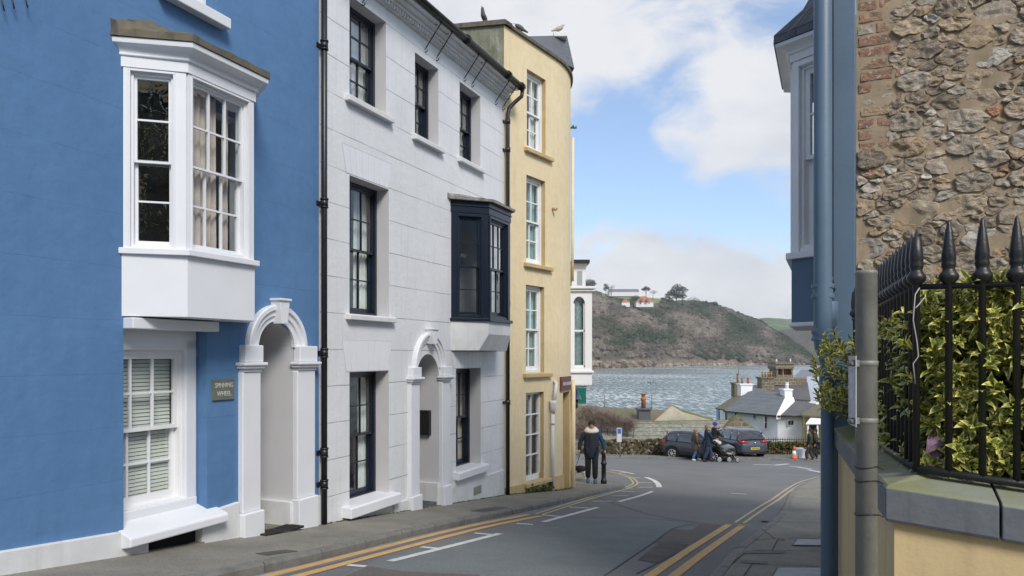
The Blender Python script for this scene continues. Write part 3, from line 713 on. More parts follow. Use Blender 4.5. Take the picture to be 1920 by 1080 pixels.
sash_window(WH, FA, 8.98, 10.02, -2.18, -.245, .24, M['navy'], 3, (2, 2), cloth=(M['curtain_w'], ((.78, 1),)), room=M['room_red'], **sm)
sash_window(WH, FA, 12.30, 13.36, -2.16, -.25, .24, M['navy'], 3, (2, 2), cloth=(M['curtain'], ((.5, 1),)), **sm)
lampm = bpy.data.materials.new('warm_lamp_shade'); lampm.use_nodes = True; _b2 = lampm.node_tree.nodes['Principled BSDF']; _b2.inputs['Base Color'].default_value = (.8, .4, .08, 1); _b2.inputs['Emission Color'].default_value = (1, .42, .10, 1); _b2.inputs['Emission Strength'].default_value = .9
lm = thing('table_lamp', 'lit orange table lamp standing behind the ground floor window of the white house', 'lamp', FA, (9.25, .75, -1.75))
b = MB(FA); b.lathe(9.3, .75, [(.06, -1.9), (.02, -1.8), (.02, -1.62)], 10); b.build('lamp_base', M['room'], lm)
b = MB(FA); b.lathe(9.3, .75, [(.13, -1.62), (.09, -1.40)], 14); b.build('lamp_shade', lampm, lm)
# sills
for (a, c, z, pr, h, m_) in ((8.86, 10.06, 3.74, .09, .09, 'white_dirty'), (10.72, 11.73, 3.68, .09, .09, 'white_dirty'), (12.35, 13.42, 3.70, .09, .09, 'white_dirty'), (8.88, 10.12, .60, .09, .08, 'white_dirty'), (8.80, 10.14, -2.16, .16, .15, 'white'), (12.18, 13.50, -2.15, .13, .14, 'white')):
    s = MB(FA); s.prism([(-pr, z-h-.01), (.24, z-h), (.24, z+.012), (-pr+.03, z-.004), (-pr, z-.02)], a, c, 'x'); s.build('window_sill', M[m_], WH, bevel=.01)
# flat-arch panels over the first and ground floor windows
for (a, c, z0, z1) in ((8.80, 10.10, 2.62, 3.02), (8.80, 10.10, -.235, .22), (12.1, 13.5, -.24, .06)):
    s = MB(FA); s.prism([(a+.1, z0), (c-.1, z0), (c, z1), (a, z1)], -.006, .003, 'y'); k = s.build('lintel_panel', M['white'], WH)
    l = MB(FA)
    for t in (0, .12, .24, .37, .5, .63, .76, .88, 1): xt = a+(c-a)*t; xb = a+.1+(c-a-.2)*t; l.prism([(xb-.003, z0), (xb+.003, z0), (xt+.003, z1), (xt-.003, z1)], -.0075, -.005, 'y')
    l.box(a, c, -.0075, -.005, z1-.003, z1+.005); l.build('lintel_joint', mat('joint_grey', (.62, .635, .66), .8) if 'jg' not in M else M['jg'], WH)
    M.setdefault('jg', bpy.data.materials['joint_grey'])
# plinth along the foot
s = MB(FA)
def gpl(a, c, z): s = MB(FA); s.prism([(a, gz(a, -.3)), (c, gz(c, -.3)), (c, z-(c-a)*.0), (a, z)], -.03, .02, 'y'); s.build('plinth', M['white_dirty'], WH, bevel=.006)
gpl(10.14, 10.55, -2.36); gpl(12.0, 12.19, -2.42); gpl(13.5, 14.47, -2.42); gpl(12.19, 13.5, -2.30)
# navy oriel
pn = [(12.09, 0), (12.60, -.53), (13.62, -.53), (14.12, 0)]
bay(WH, FA, pn, .09, .66, 2.62, 2.84, M['navy'], M['white_dirty'], M['lead2'],
    [((12.09, 0), (12.60, -.53), (.20, .80), 1, (2, 2), dict(glassm=M['glass_hi'], bar=.016, stile=.03, room=M['room'])),
     ((12.60, -.53), (13.62, -.53), (.06, .86), 3, (2, 2), dict(glassm=M['glass_hi'], bar=.018, cloth=(M['curtain_w'], ((0, .35), (.7, 1)))))],
    cornice=False, lip=.045, roof_rise=.16, undercut=.30)
# doorway
door_surround(WH, FA, 10.86, 11.66, .27, .27, gz(10.7, -.25), gz(11.9, -.3), -.38, -.22, 1.15, -2.32, .15, M['white'])
rp = MB(FA); rp.box(11.60, 11.72, .0, .9, gz(11.7, -.3), -2.26); rp.build('recess_plinth', M['white_dirty'], WH, bevel=.008)
dr = MB(FA); dr.box(10.6, 11.9, .88, .92, -3.0, .1); dr.build('door', M['navy'], WH)
dst = MB(FA); dst.box(10.8, 11.7, .02, .9, -3.4, gz(11.2, .02)); dst.build('doorstep', M['slate'], WH)
lb = MB(FA); lb.box(11.58, 11.665, .16, .42, -1.42, -.98); lb.build('letter_box', M['black'], WH, bevel=.01)
av = MB(FA); av.box(12.98, 13.32, -.036, .0, -2.72, -2.56)
for k in range(6): av.box(13.0+k*.053, 13.035+k*.053, -.044, -.036, -2.70, -2.58)
av.build('air_vent', mat('pale_air_vent', (.30, .30, .28), .8, bump=.5), WH)
# eaves: cornice, gutter, brackets
s = MB(FA)
s.box(x0w, x1w+.02, -.06, .0, 5.42, 5.50); s.box(x0w, x1w+.02, -.12, .0, 5.50, 5.56); s.box(x0w, x1w+.1, -.30, .3, 5.62, 5.70); s.box(x0w, x1w+.04, -.20, 0, 5.56, 5.62)
for k in range(78): s.box(x0w+.03+k*.08, x0w+.07+k*.08, -.105, -.0, 5.432, 5.498)
s.build('eaves_cornice', M['white_dirty'], WH)
g = MB(FA)
ring = lambda x: [(x, -.36+.065*math.cos(t), 5.70+.065*math.sin(t)) for t in [math.pi*k/8+math.pi for k in range(9)]]+[(x, -.36+.055*math.cos(t), 5.70+.055*math.sin(t)) for t in [2*math.pi-math.pi*k/8 for k in range(9)]]
g.loft([ring(x0w-.0), ring(x1w+.18)])
for x in (10.1, 12.05, 13.9, 14.6): g.tube([(x-.04, -.36, 5.685), (x+.04, -.36, 5.685)], .085, 12)
g.build('gutter', M['black'], WH)
for x in (8.9, 9.30, 11.15, 11.55, 12.62, 12.95, 14.05, 14.42):
    b = MB(FA); b.tube([(x, -.33, 5.64), (x, -.18, 5.62), (x, 0, 5.61)], .012, 6); b.tube([(x, -.31, 5.62), (x, -.02, 5.25)], .010, 6)
    b.tube([(x, -.02+.03*math.sin(t), 5.24-.03+.03*math.cos(t)) for t in [k*.7 for k in range(8)]], .009, 5); b.build('gutter_bracket', M['black'], WH)
p = MB(FA); xx = 14.50
p.tube([(14.66, -.36, 5.64), (14.66, -.34, 5.50), (14.60, -.22, 5.38), (14.53, -.11, 5.24), (xx, -.09, 5.10), (xx, -.09, gz(14.4, 0))], .042, 14)
for z in (4.95, 4.35, 3.1, 1.1, -1.0): p.tube([(xx, -.09, z-.05), (xx, -.09, z+.05)], .055, 14); p.box(xx-.08, xx+.08, -.02, .003, z-.025, z+.025)
p.build('drainpipe', M['black'], WH)
rf = MB(FA)
rf.mat(M['slate']); rf.quad((x0w-.1, -.32, 5.72), (x1w-.2, -.32, 5.72), (x1w-.2, 3.0, 7.35), (x0w-.1, 3.0, 7.35)); rf.quad((x0w-.1, 6.2, 5.72), (x1w-.2, 6.2, 5.72), (x1w-.2, 3.0, 7.35), (x0w-.1, 3.0, 7.35))
rf.poly([(x1w-.22, -.3, 5.72), (x1w-.22, 6.2, 5.72), (x1w-.22, 3.0, 7.35)]); rf.poly([(x0w, -.3, 5.72), (x0w, 6.2, 5.72), (x0w, 3.0, 7.35)]); rf.build('roof', None, WH)

# ------------------------------------------------------------ the yellow house on the curve
FB = Frame(-.17, 15.85, R(33)); RB = 2.98; SB = 2.2
def curve(v):
    if v.x <= SB: return v
    a = (v.x-SB)/RB; r = RB-v.y
    return Vector((SB+r*math.sin(a), RB-r*math.cos(a), v.z))
YH = thing('yellow_house', 'tall narrow yellow stucco house with a rounded corner and white sash windows', 'house', FB, (.5, 0, -3.2))
ZY = 7.03
wy = [(.92, 1.74, 4.62, 6.38), (.90, 1.72, 2.06, 4.02), (.88, 1.68, -.40, 1.57), (.88, 1.66, -2.84, -.84)]
yb = MB(FB, curve)
wall_panel(yb, 0, 6.2, -4.6, ZY, [(*q, False, M['yellow_trim'], .20) for q in wy]+[(2.62, 3.26, -4.3, -.90, False, M['yellow_trim'], .35)], M['yellow'], M['yellow_trim'], .2, step=.2)
yb.build('wall', None, YH)
s = MB(FB); s.mat(M['mossrender'])
s.quad((0, 0, -4.6), (0, 0, ZY), (-2.4, 6.0, ZY+.05), (-2.4, 6.0, -4.6))
s.mat(M['yellow']); e7 = curve(Vector((6.2, 0, 0))); s.quad((e7.x, e7.y, -4.6), (e7.x, e7.y, ZY), (-2.4, 6.0, ZY), (-2.4, 6.0, -4.6)); s.build('party_wall', None, YH)
s = MB(FB); s.mat(M['lead']); pts = [(curve(Vector((x, .2, 0))).x, curve(Vector((x, .2, 0))).y) for x in [6.2*k/30 for k in range(31)]]+[(-2.4, 6.0)]
s.prism(pts, ZY-.35, ZY-.3); s.build('roof_deck', None, YH)
s = MB(FB, curve); s.loft([[(x, -.06, ZY-.02), (x, -.06, ZY+.05), (x, .22, ZY+.07), (x, .22, ZY-.02)] for x in [6.2*k/36 for k in range(37)]], True, True, False)
s.build('parapet_coping', M['lead'], YH)
s = MB(FB)
s.loft([[(x, y-.06, ZY-.02), (x, y-.06, ZY+.08), (x+.28, y-.06, ZY+.08), (x+.28, y-.06, ZY-.02)] for x, y in ((-.04, 0), (-2.4, 6.0))], True, True, False); s.build('parapet_coping', M['lead'], YH)
# stepped, rendered chimney-side wall on the party wall (behind the white roof)
s = MB(FB); s.mat(M['mossrender'])
s.prism([(-1.05, 2.55), (-.60, 1.45), (-.32, 1.56), (-.75, 2.66)], 6.0, 7.45); s.prism([(-1.9, 4.6), (-1.0, 2.4), (-.72, 2.5), (-1.6, 4.7)], 6.0, 8.0); s.build('chimney_shoulder', None, YH, bevel=.03)
M['terracotta'] = mat('terracotta_clay', (.42, .14, .06), .8, (.30, .10, .05), 8, 1, .4, 40)
s = MB(FB); s.lathe(-1.3, 3.5, [(.10, 8.0), (.13, 8.05), (.10, 8.1), (.10, 8.35), (.12, 8.38)], 12); s.build('chimney_pot', M['terracotta'], YH)
for i, (a, c, z0, z1) in enumerate(wy):
    if i < 3:
        sash_window(YH, FB, a, c, z0, z1, .10, M['sash_white'], 2, (2, 2), bar=.028, stile=.05, frame=.07, cloth=((M['curtain_g'] if i else M['curtain_w']), ((0, .4), (.62, 1))))
    else:
        f = MB(FB); f.box(a, a+.05, .1, .18, z0, z1); f.box(c-.06, c, .1, .18, z0, z1); f.box(a, c, .1, .18, z1-.05, z1); f.box(a, c, .1, .18, z0, z0+.12)
        for k in (1, 2, 3): zz = z0+.12+(z1-z0-.17)*k/4; f.box(a, c, .11, .17, zz-.014, zz+.014)
        f.box((a+c)/2-.014, (a+c)/2+.014, .105, .175, z0, z1); w4 = f.build('window', M['sash_white'], YH)
        g = MB(FB); g.quad((a, .14, z0), (c, .14, z0), (c, .14, z1), (a, .14, z1)); g.build('pane', M['glass'], w4); curtain(w4, FB, a, c, z0, z1, .5, M['curtain_dg'], ((0, .3),))
    s = MB(FB); s.prism([(-.09, z0-.10), (.15, z0-.10), (.15, z0+.01), (-.09, z0-.015)], a-.12, c+.26, 'x'); s.build('window_sill', M['yellow_trim'], YH, bevel=.01)
s = MB(FB, curve)
for a, c in ((0.02, .88), (1.9, 2.6)):
    n = 6; s = MB(FB, curve); s.loft([[(x, -.045, -4.2), (x, -.045, -2.82-.02*x), (x, .01, -2.82-.02*x), (x, .01, -4.2)] for x in [a+(c-a)*k/n for k in range(n+1)]], True, True, False); s.build('plinth', M['yellow_trim'], YH)

# interior behind the yellow front
s = MB(FB); s.mat(M['room']); s.quad((.1, 1.6, -3.6), (2.2, 1.6, -3.6), (2.2, 1.6, 7), (.1, 1.6, 7)); s.quad((2.15, .1, -3.6), (2.15, 1.6, -3.6), (2.15, 1.6, 7), (2.15, .1, 7)); s.build('room_wall_or_backing', None, YH)
dr = MB(FB, curve); dr.box(2.6, 3.28, .33, .36, -4.3, -.8); dr.build('door', M['yellow_trim'], YH)
M['signred'] = mat('dark_red_sign_paint', (.16, .045, .045), .5, (.12, .04, .04), 8)
sg = MB(FB, curve); sg.box(2.42, 3.24, -.05, -.005, -.86, -.52); sg = sg.build('sign_board', M['signred'], YH)
lt = MB(FB, curve)
for k in range(9):
    x = 2.50+k*.075; lt.box(x, x+.045, -.056, -.051, -.73, -.65); 
lt.build('lettering', M['letter'], sg)
# white rainwater pipe with hopper
pw = MB(FB); xp = 1.93
pw.tube([(xp, -.08, -3.35), (xp, -.08, -1.22)], .042, 12); pw.lathe(xp, -.09, [(.045, -1.36), (.075, -1.24), (.085, -1.12), (.085, -1.06), (.06, -1.06)], 8)
pw.tube([(xp+.22, .02, -.60), (xp+.14, -.10, -.66), (xp+.06, -.12, -.86), (xp+.04, -.10, -1.05)], .04, 10)
pw.tube([(xp, -.08, -1.62), (xp, -.08, -1.55)], .052, 12); pw.build('drainpipe', M['white_dirty'], YH)
# ochre and white pipes round the bend
for x, r, m_, zt_ in ((3.42, .045, 'yellow', -.62), (3.66, .04, 'yellow', -.62), (4.02, .045, 'white_dirty', -.7)):
    b = MB(FB, curve); b.tube([(x, -.08, -4.2), (x, -.08, zt_)], r, 10); b.build('drainpipe', M[m_], YH)
b = MB(FB, curve); b.tube([(3.8, -.05, 1.9), (3.8, -.05, 3.0), (3.8, -.06, 5.6)], .035, 10); b.build('drainpipe', M['yellow'], YH)
b = MB(FB); b.tube([(2.05, -.02, 3.45), (2.05, -.12, 3.42)], .04, 8); b.build('overflow_pipe', M['yellow_trim'], YH)
# slate-hung dormer on top
FD = Frame(1.0, 19.6, R(33)); 
s = MB(FD); s.mat(M['slate'])
A = [at(p[0], p[1], Y) for p, Y in (((985, 68), 19.2), ((1030, 67), 20.2), ((1063, 66), 20.8), ((1077, 128), 20.0), ((1044, 112), 18.9), ((1005, 84), 18.3))]
s = MB(); s.mat(M['slate']); back = Vector((-2.2, 3.2, 0))
s.poly([A[0], A[1], A[4], A[5]]); s.poly([A[1], A[2], A[3], A[4]])
s.quad(A[2], A[2]+back, A[3]+back, A[3]); s.quad(A[0], A[1], A[1]+back, A[0]+back); s.quad(A[1], A[2], A[2]+back, A[1]+back)
s.mat(M['dark']); dn = Vector((0, 0, -.16)); s.quad(A[3], A[4], A[4]+dn+Vector((-.1, .1, 0)), A[3]+dn+Vector((-.1, .1, 0))); s.quad(A[4], A[5], A[5]+dn, A[4]+dn); s.build('slate_dormer', None, YH)
s = MB(); q = at(1051, 64, 20.4); s.box(q.x-.20, q.x+.18, q.y-.1, q.y+.3, q.z-.10, q.z+.03); s.build('dormer_cap', M['white_dirty'], YH, bevel=.02)
M['weed'] = mat('wild_weed_leaf', (.06, .10, .02), .8, (.10, .12, .03), 20)
wd = MB()
for c in (at(1074.5, 241, 19.0),):
    for k in range(40): 
        a = rnd.random()*6.3; l = rnd.uniform(.05, .16); d = Vector((math.cos(a)*l*.7, math.sin(a)*l*.5, rnd.uniform(.0, .10))); w_ = Vector((.012, .0, .012)); p0 = c+Vector((rnd.uniform(-.08, .08), 0, 0)); wd.poly([p0, p0+d*.5+w_, p0+d, p0+d*.5-w_])
wdt = thing('wall_weed', 'small green weed growing from the drainpipe hopper high on the yellow house', 'weed', None, at(1074.5, 241, 19.0)); wd.build('leaf', M['weed'], wdt)
# ------------------------------------------------------------ right side: blue-grey house with stone gable, garden wall, railing, hedge
M['slateblue'] = mat('slate_blue_gloss_paint', (.105, .165, .235), .45, (.088, .142, .205), 2, 1, .3, 30, streak=(.10, .17, .24), streak_amt=.3)
M['grey_white'] = mat('pale_trim_paint', (.84, .83, .82), .5, (.77, .76, .75), 4, 1, .2, 50)
M['cream'] = mat('cream_masonry_paint', (.64, .50, .27), .7, (.56, .42, .22), 2.2, 1, .4, 50, streak=(.34, .27, .15), streak_amt=.45)
FR = Frame(2.283, 5.3, ANG+math.pi); FG = Frame(2.283, 5.3, ANG+math.pi/2)
SH = thing('stone_house', 'rubble stone gabled house with slate blue street front, oriel window and fat drainpipe', 'house', FR, (0, 0, -2.2))
s0 = FG.X(1604)                                # corner board width
b = MB(FR); holes = []
wall_panel(b, -7.5, 0, -4.2, 5.5, [], M['slateblue'], M['slateblue']); b.mat(M['slateblue'])
b.quad((-7.5, 0, -4.2), (-7.5, 6, -4.2), (-7.5, 6, 5.5), (-7.5, 0, 5.5)); b.build('wall', None, SH)
b = MB(FG); b.box(-.004, s0, -.025, .10, -3.2, 5.5); b.build('corner_board', M['slateblue'], SH, bevel=.006)
# rubble stone gable wall
def stone_mat():
    m = bpy.data.materials.new('rubble_stone'); m.use_nodes = True; nt = m.node_tree; N = nt.nodes.new; L = nt.links.new; bs = nt.nodes['Principled BSDF']
    at_ = N('ShaderNodeAttribute'); at_.attribute_name = 'tone'; r = N('ShaderNodeValToRGB'); L(at_.outputs['Fac'], r.inputs[0]); cr = r.color_ramp; cr.interpolation = 'LINEAR'
    cols = [(0, (.22, .175, .13)), (.16, (.38, .30, .22)), (.32, (.50, .43, .35)), (.48, (.42, .29, .175)), (.60, (.54, .44, .31)), (.70, (.30, .255, .21)), (.78, (.66, .62, .55)), (.86, (.40, .25, .16)), (.93, (.30, .16, .11)), (1, (.50, .26, .14))]
    cr.elements[0].position = 0; cr.elements[0].color = (*cols[0][1], 1); cr.elements[1].position = 1; cr.elements[1].color = (*cols[-1][1], 1)
    for p, c in cols[1:-1]: e = cr.elements.new(p); e.color = (*c, 1)
    tc = N('ShaderNodeTexCoord')
    def nz(s, d=8, r_=.65):
        t = N('ShaderNodeTexNoise'); t.inputs['Scale'].default_value = s; t.inputs['Detail'].default_value = d; t.inputs['Roughness'].default_value = r_; L(tc.outputs['Object'], t.inputs[0]); return t.outputs['Fac']
    def mr(v, a, b_, c=0, d=1):
        q = N('ShaderNodeMapRange'); L(v, q.inputs[0])
        for i, x in zip((1, 2, 3, 4), (a, b_, c, d)): q.inputs[i].default_value = x
        return q.outputs[0]
    def mix(f, a, b_, bt='MIX'):
        q = N('ShaderNodeMix'); q.data_type = 'RGBA'; q.blend_type = bt; L(f, q.inputs[0]) if not isinstance(f, float) else setattr(q.inputs[0], 'default_value', f)
        for i, x in ((6, a), (7, b_)):
            if isinstance(x, tuple): q.inputs[i].default_value = (*x, 1)
            else: L(x, q.inputs[i])
        return q.outputs[2]
    c = mix(mr(nz(22), .46, .66, 0, .6), r.outputs[0], (.14, .12, .095)); c = mix(mr(nz(40), .56, .66, 0, .8), c, (.55, .53, .48)); c = mix(mr(nz(7), .55, .7, 0, .5), c, (.30, .20, .08)); c = mix(mr(nz(12), .60, .72, 0, .5), c, (.16, .17, .08))
    L(c, bs.inputs['Base Color']); bs.inputs['Roughness'].default_value = .9
    b1 = N('ShaderNodeBump'); b1.inputs['Strength'].default_value = 1; b1.inputs['Distance'].default_value = .014; L(nz(45, 8, .7), b1.inputs['Height'])
    b2 = N('ShaderNodeBump'); b2.inputs['Strength'].default_value = 1; b2.inputs['Distance'].default_value = .004; L(nz(190, 4), b2.inputs['Height']); L(b1.outputs[0], b2.inputs['Normal']); L(b2.outputs[0], bs.inputs['Normal'])
    return m
M['rubble'] = stone_mat()
M['mortar'] = mat('sandy_lime_mortar', (.42, .325, .22), .95, (.31, .24, .165), 5, 1, 1, 22, streak=(.15, .14, .08), streak_amt=.4, fine=.2, fs=160)
def stone_wall(F, x0, x1, z0, z1, quoin):
    sd = random.Random(11); AS = 1.75; sites = []
    for tr in range(30000):
        x, z = sd.uniform(x0-.15, x1+.15), sd.uniform(z0-.15, z1+.15)
        r = (.155, .125, .10, .08, .055, .036)[min(5, tr//900 if tr < 3600 else (4 if tr < 14000 else 5))]*sd.uniform(.85, 1.1)
        if all((x-a)**2+((z-b_)*AS)**2 > ((r+q)*.80)**2 for a, b_, q in sites): sites.append((x, z, r))
    out = []
    for (x, z, r) in sites:
        if x < x0+(quoin if z > 1.42 else 0.) or x > x1 or z < z0 or z > z1: continue
        lb = max(-.3, x0+(quoin if z > 1.42 else .0)-x); P = [(lb, -.3*AS), (.3, -.3*AS), (.3, .3*AS), (lb, .3*AS)]
        nb = [(a-x, (b_-z)*AS, q) for a, b_, q in sites if (a != x or b_ != z) and abs(a-x) < .5 and abs(b_-z) < .3]
        for (a, c, q) in nb:
            d2 = a*a+c*c; w_ = .5*(1+.55*(r*r-q*q)/d2); k = d2*w_; Q = []
            for i in range(len(P)):
                p, n_ = P[i], P[(i+1) % len(P)]; fp = p[0]*a+p[1]*c-k; fn_ = n_[0]*a+n_[1]*c-k
                if fp <= 0: Q.append(p)
                if (fp < 0) != (fn_ < 0): t = fp/(fp-fn_); Q.append((p[0]+(n_[0]-p[0])*t, p[1]+(n_[1]-p[1])*t))
            P = Q
            if len(P) < 3: break
        if len(P) >= 3: out.append((x, z, [(a, c/AS) for a, c in P], sd.random()))
    # brick and squared stones in the quoin
    z = 1.42; k = 0
    while z < z1:
        h = .066; w_ = sd.choice(((.21, .105), (.105, .17), (.235,), (.16, .06), (.12, .21)))
        x = x0+.008+sd.uniform(0, .02)
        for j, ww in enumerate(w_):
            if x+ww > x0+quoin+.04: ww = max(.04, x0+quoin+.02-x)
            P = [(-ww/2, -h/2), (ww/2, -h/2), (ww/2, h/2), (-ww/2, h/2)]
            out.append((x+ww/2, z+h/2, P, -(sd.choice((.86, .9, .94, .88, .91, .5, .3, .92)))))
            x += ww+.014
        z += h+.016; k += 1
    b = MB(F); tone = []
    for (x, z, P, t) in out:
        brick = t < 0; t = abs(t) if brick else (t*.80 if sd.random() > .06 else .85+.15*t)
        cx = sum(p[0] for p in P)/len(P); cz = sum(p[1] for p in P)/len(P)
        R_ = [(p[0]-cx, p[1]-cz) for p in P]; rm = sum(math.hypot(*p) for p in R_)/len(R_)
        if rm < .014: continue
        ring = []
        for i in range(len(R_)):
            a, c = R_[i], R_[(i+1) % len(R_)]; n = max(1, int(math.hypot(c[0]-a[0], c[1]-a[1])/.022))
            for k in range(n): ring.append((a[0]+(c[0]-a[0])*k/n, a[1]+(c[1]-a[1])*k/n))
        if not brick:
            for _ in range(1): ring = [((ring[i-1][0]+2*p[0]+ring[(i+1) % len(ring)][0])/4, (ring[i-1][1]+2*p[1]+ring[(i+1) % len(ring)][1])/4) for i, p in enumerate(ring)]
        gap = .003 if brick else sd.uniform(.002, .007); h = sd.uniform(.004, .009) if brick else sd.uniform(.008, .024)
        sc_ = max(.3, 1-gap/rm); sd_ = sd.uniform(0, 99); X, Z = x+cx, z+cz; tilt = (sd.uniform(-.12, .12), sd.uniform(-.12, .12)) if not brick else (0, 0)
        rings = []
        for f_, hh in ((1.0, -.012), (.985, h*.6), (.93, h*.95), (.72, h*1.0), (.45, h*1.0), (.2, h*1.02)):
            rr = []
            for (a, c) in ring:
                nn = noise.noise(Vector(((X+a)*38, (Z+c)*38, sd_)))*(.016 if not brick else .003)
                l = math.hypot(a, c)+1e-6; k = sc_*f_*(1+nn/l*1.2)
                n3 = noise.noise(Vector(((X+a*f_)*30, (Z+c*f_)*30, 7.+sd_)))*h*.75
                rr.append((X+a*k, -(hh+(n3 if hh > .004 else 0)+(a*tilt[0]+c*tilt[1] if hh > 0 else 0)), Z+c*k))
            rings.append(rr)
        n0 = len(b.v); b.loft(rings, True, True, False); tone += [t]*(len(b.v)-n0)
    b.att = {'tone': tone}; b.cur = 0
    return b
W0, W1 = s0+.004, 2.5
b = MB(FG)
nx, nz_ = 60, 90; ids = []
for i in range(nx+1):
    col = []
    for j in range(nz_+1):
        x = W0+(W1-W0)*i/nx; z = -.6+4.2*j/nz_; col.append(b.V(x, noise.noise(Vector((x*9, z*9, 0)))*.010-.004, z))
    ids.append(col)
for i in range(nx):
    for j in range(nz_): b.face((ids[i][j], ids[i+1][j], ids[i+1][j+1], ids[i][j+1]), True)
b.quad((W0, 0, -4.2), (9, 0, -4.2), (9, 0, -.6), (W0, 0, -.6)); b.quad((W1, .0, -.6), (9, .0, -.6), (9, .0, 5.5), (W1, .0, 5.5)); b.quad((W0, .0, 3.6), (W1, .0, 3.6), (W1, .0, 5.5), (W0, .0, 5.5))
b.build('mortar_bed', M['mortar'], SH)
b = stone_wall(FG, W0, W1-.12, -.35, 3.1, .20); b.build('stone_facing', M['rubble'], SH)
b = MB(FG); b.mat(M['slate']); b.quad((-.5, -.15, 5.4), (9, -.15, 5.4), (9, 3, 7.2), (-.5, 3, 7.2)); b.build('roof', M['slate'], SH)
# fat cast iron rainwater pipe with swan neck
def P5(px, py, Y=5.12): return at(px, py, Y)
b = MB(); rr = .060
p = [P5(1543, -500), P5(1543, 560), P5(1543, 636), P5(1545, 652, 5.13), P5(1550, 672, 5.14), P5(1551.5, 690, 5.14), P5(1551.5, 760, 5.14), P5(1551.5, 1400, 5.14)]
b.tube(p, [rr, rr, rr*1.02, rr, .050, .045, .044, .044], 20)
for y0, y1, r_, cxp in ((533, 541, .074, 1543), (541, 552, .066, 1543), (552, 560, .074, 1543), (617, 625, .076, 1543), (625, 633, .069, 1543), (633, 639, .076, 1543), (695, 702, .058, 1551.5), (702, 715, .053, 1551.5), (715, 721, .058, 1551.5), (741, 747, .054, 1551.5), (752, 758, .054, 1551.5)):
    b.tube([P5(cxp, y0, 5.135), P5(cxp, y1, 5.135)], r_, 20)
b.tube([P5(1552, 566, 5.15), P5(1552, 616, 5.15)], .066, 16)
b.build('drainpipe', M['slateblue'], SH, bevel=.002)
b = MB(); b.tube([P5(1559, -500, 5.32), P5(1559, 560, 5.32)], .018, 8); b.tube([P5(1557, 520, 5.2), P5(1561, 545, 5.25)], .02, 8); b.build('waste_pipe', M['black'], SH)
b = MB(FR); b.box(-.10, -.02, -.10, .0, 1.25, 1.45); b.build('meter_bracket', M['grey_white'], SH)
# oriel of that house
wo = .36; xo = FR.X(1484, wo); zb_, zs_, zh_, zc_ = FR.Z(1484, 612, wo), FR.Z(1484, 480, wo), FR.Z(1484, 118, wo), FR.Z(1484, 84, wo)
pl_ = [(xo-1.15-wo/math.tan(R(55)), 0), (xo-1.15, -wo), (xo, -wo), (xo+wo/math.tan(R(55)), 0)]
bay(SH, FR, pl_, zb_, zs_, zh_, zc_, M['grey_white'], M['slateblue'], M['slate'],
    [(pl_[2], pl_[3], (.20, .84), 1, (2, 2), dict(bar=.02)), (pl_[1], pl_[2], (.08, .92), 3, (2, 2), dict())], cornice=True, lip=.05, roof_rise=.75)
b = MB(FR); b.prism(outline(pl_, .02), zb_-.005, zb_+.035); b.build('bay_base_moulding', M['grey_white'], SH, bevel=.01)

# garden wall with coping
C0 = Vector((1.30, 2.60, 0)); DS = Vector((.341, .940, 0)).normalized(); DF = Vector((math.cos(ANG), -math.sin(ANG), 0))
IS = Vector((DS.y, -DS.x, 0)); IF = Vector((math.sin(ANG), math.cos(ANG), 0))      # inward normals of side and front stretch
LS, LF = 2.86, 3.4
GW = thing('garden_wall', 'low cream rendered garden wall with mossy blue-grey coping at the right edge', 'wall', None, (C0.x+.05, C0.y+.1, -1.9))
def topz(t, front): return -.452-(.022*t if not front else .105*min(t, 1.2))
def coping_seg(b, p0, d, inn, t0, t1, front, n=3, w_=.30, th=.128):
    rings = []
    for k in range(n+1):
        t = t0+(t1-t0)*k/n; z = topz(t, front); p = p0+d*t
        q = lambda i, dz: tuple(p+inn*i+Vector((0, 0, z+dz)))
        mit = 0
        rings.append([q(.006, -th), q(0, -th+.012), q(0, -.010), q(.010, 0), q(.15, .038), q(w_, .038), q(w_, -th)])
    return rings
M['coping'] = mat('blue_grey_painted_coping', (.105, .12, .14), .6, (.15, .16, .17), 5, 1, .6, 30, streak=(.06, .07, .07), streak_amt=.5)
M['moss'] = mat('green_moss_film', (.22, .24, .21), .85, (.17, .175, .045), 3.2, 1, .6, 24)
b = MB()
def add_coping(rings):
    ids = [[b.V(*p) for p in r] for r in rings]; n = 7
    for a, c in zip(ids, ids[1:]):
        for k in range(n):
            b.mat(M['moss'] if k in (2, 3, 4) else M['coping']); b.face((a[k], a[(k+1) % n], c[(k+1) % n], c[k]))
    b.mat(M['coping']); b.face(ids[0][::-1]); b.face(ids[-1])
# corner piece is mitred: skew the first ring of each stretch onto the diagonal
def mitre(rings, p0, d, inn, d2, inn2):
    r = rings[0]; out = []
    for q in r:
        v = Vector(q); i = (v-p0).dot(inn); a_ = inn.x*inn2.x+inn.y*inn2.y
        # point on both offset lines: p0 + inn*i + d*s with distance i from the other stretch too
        s_ = (i-i*a_)/d.dot(inn2); out.append(tuple(p0+inn*i+d*s_+Vector((0, 0, v.z-p0.z))))
    rings[0] = out; return rings
for (t0, t1) in ((0, .012), (.02, .62), (.632, 1.4), (1.412, 2.2), (2.212, LS)):
    rg = coping_seg(b, C0, DS, IS, t0, t1, False, 1)
    if t0 == 0: continue
    if t0 == .02: rg = mitre(coping_seg(b, C0, DS, IS, 0, t1, False, 2), C0, DS, IS, DF, IF)
    add_coping(rg)
for (t0, t1) in ((0, .338), (.346, 1.1), (1.11, 1.9), (1.91, LF)):
    rg = coping_seg(b, C0, DF, IF, t0, t1, True, 1)
    if t0 == 0: rg = mitre(coping_seg(b, C0, DF, IF, 0, t1, True, 2), C0, DF, IF, DS, IS)
    add_coping(rg)
b.build('coping', None, GW, bevel=.004)
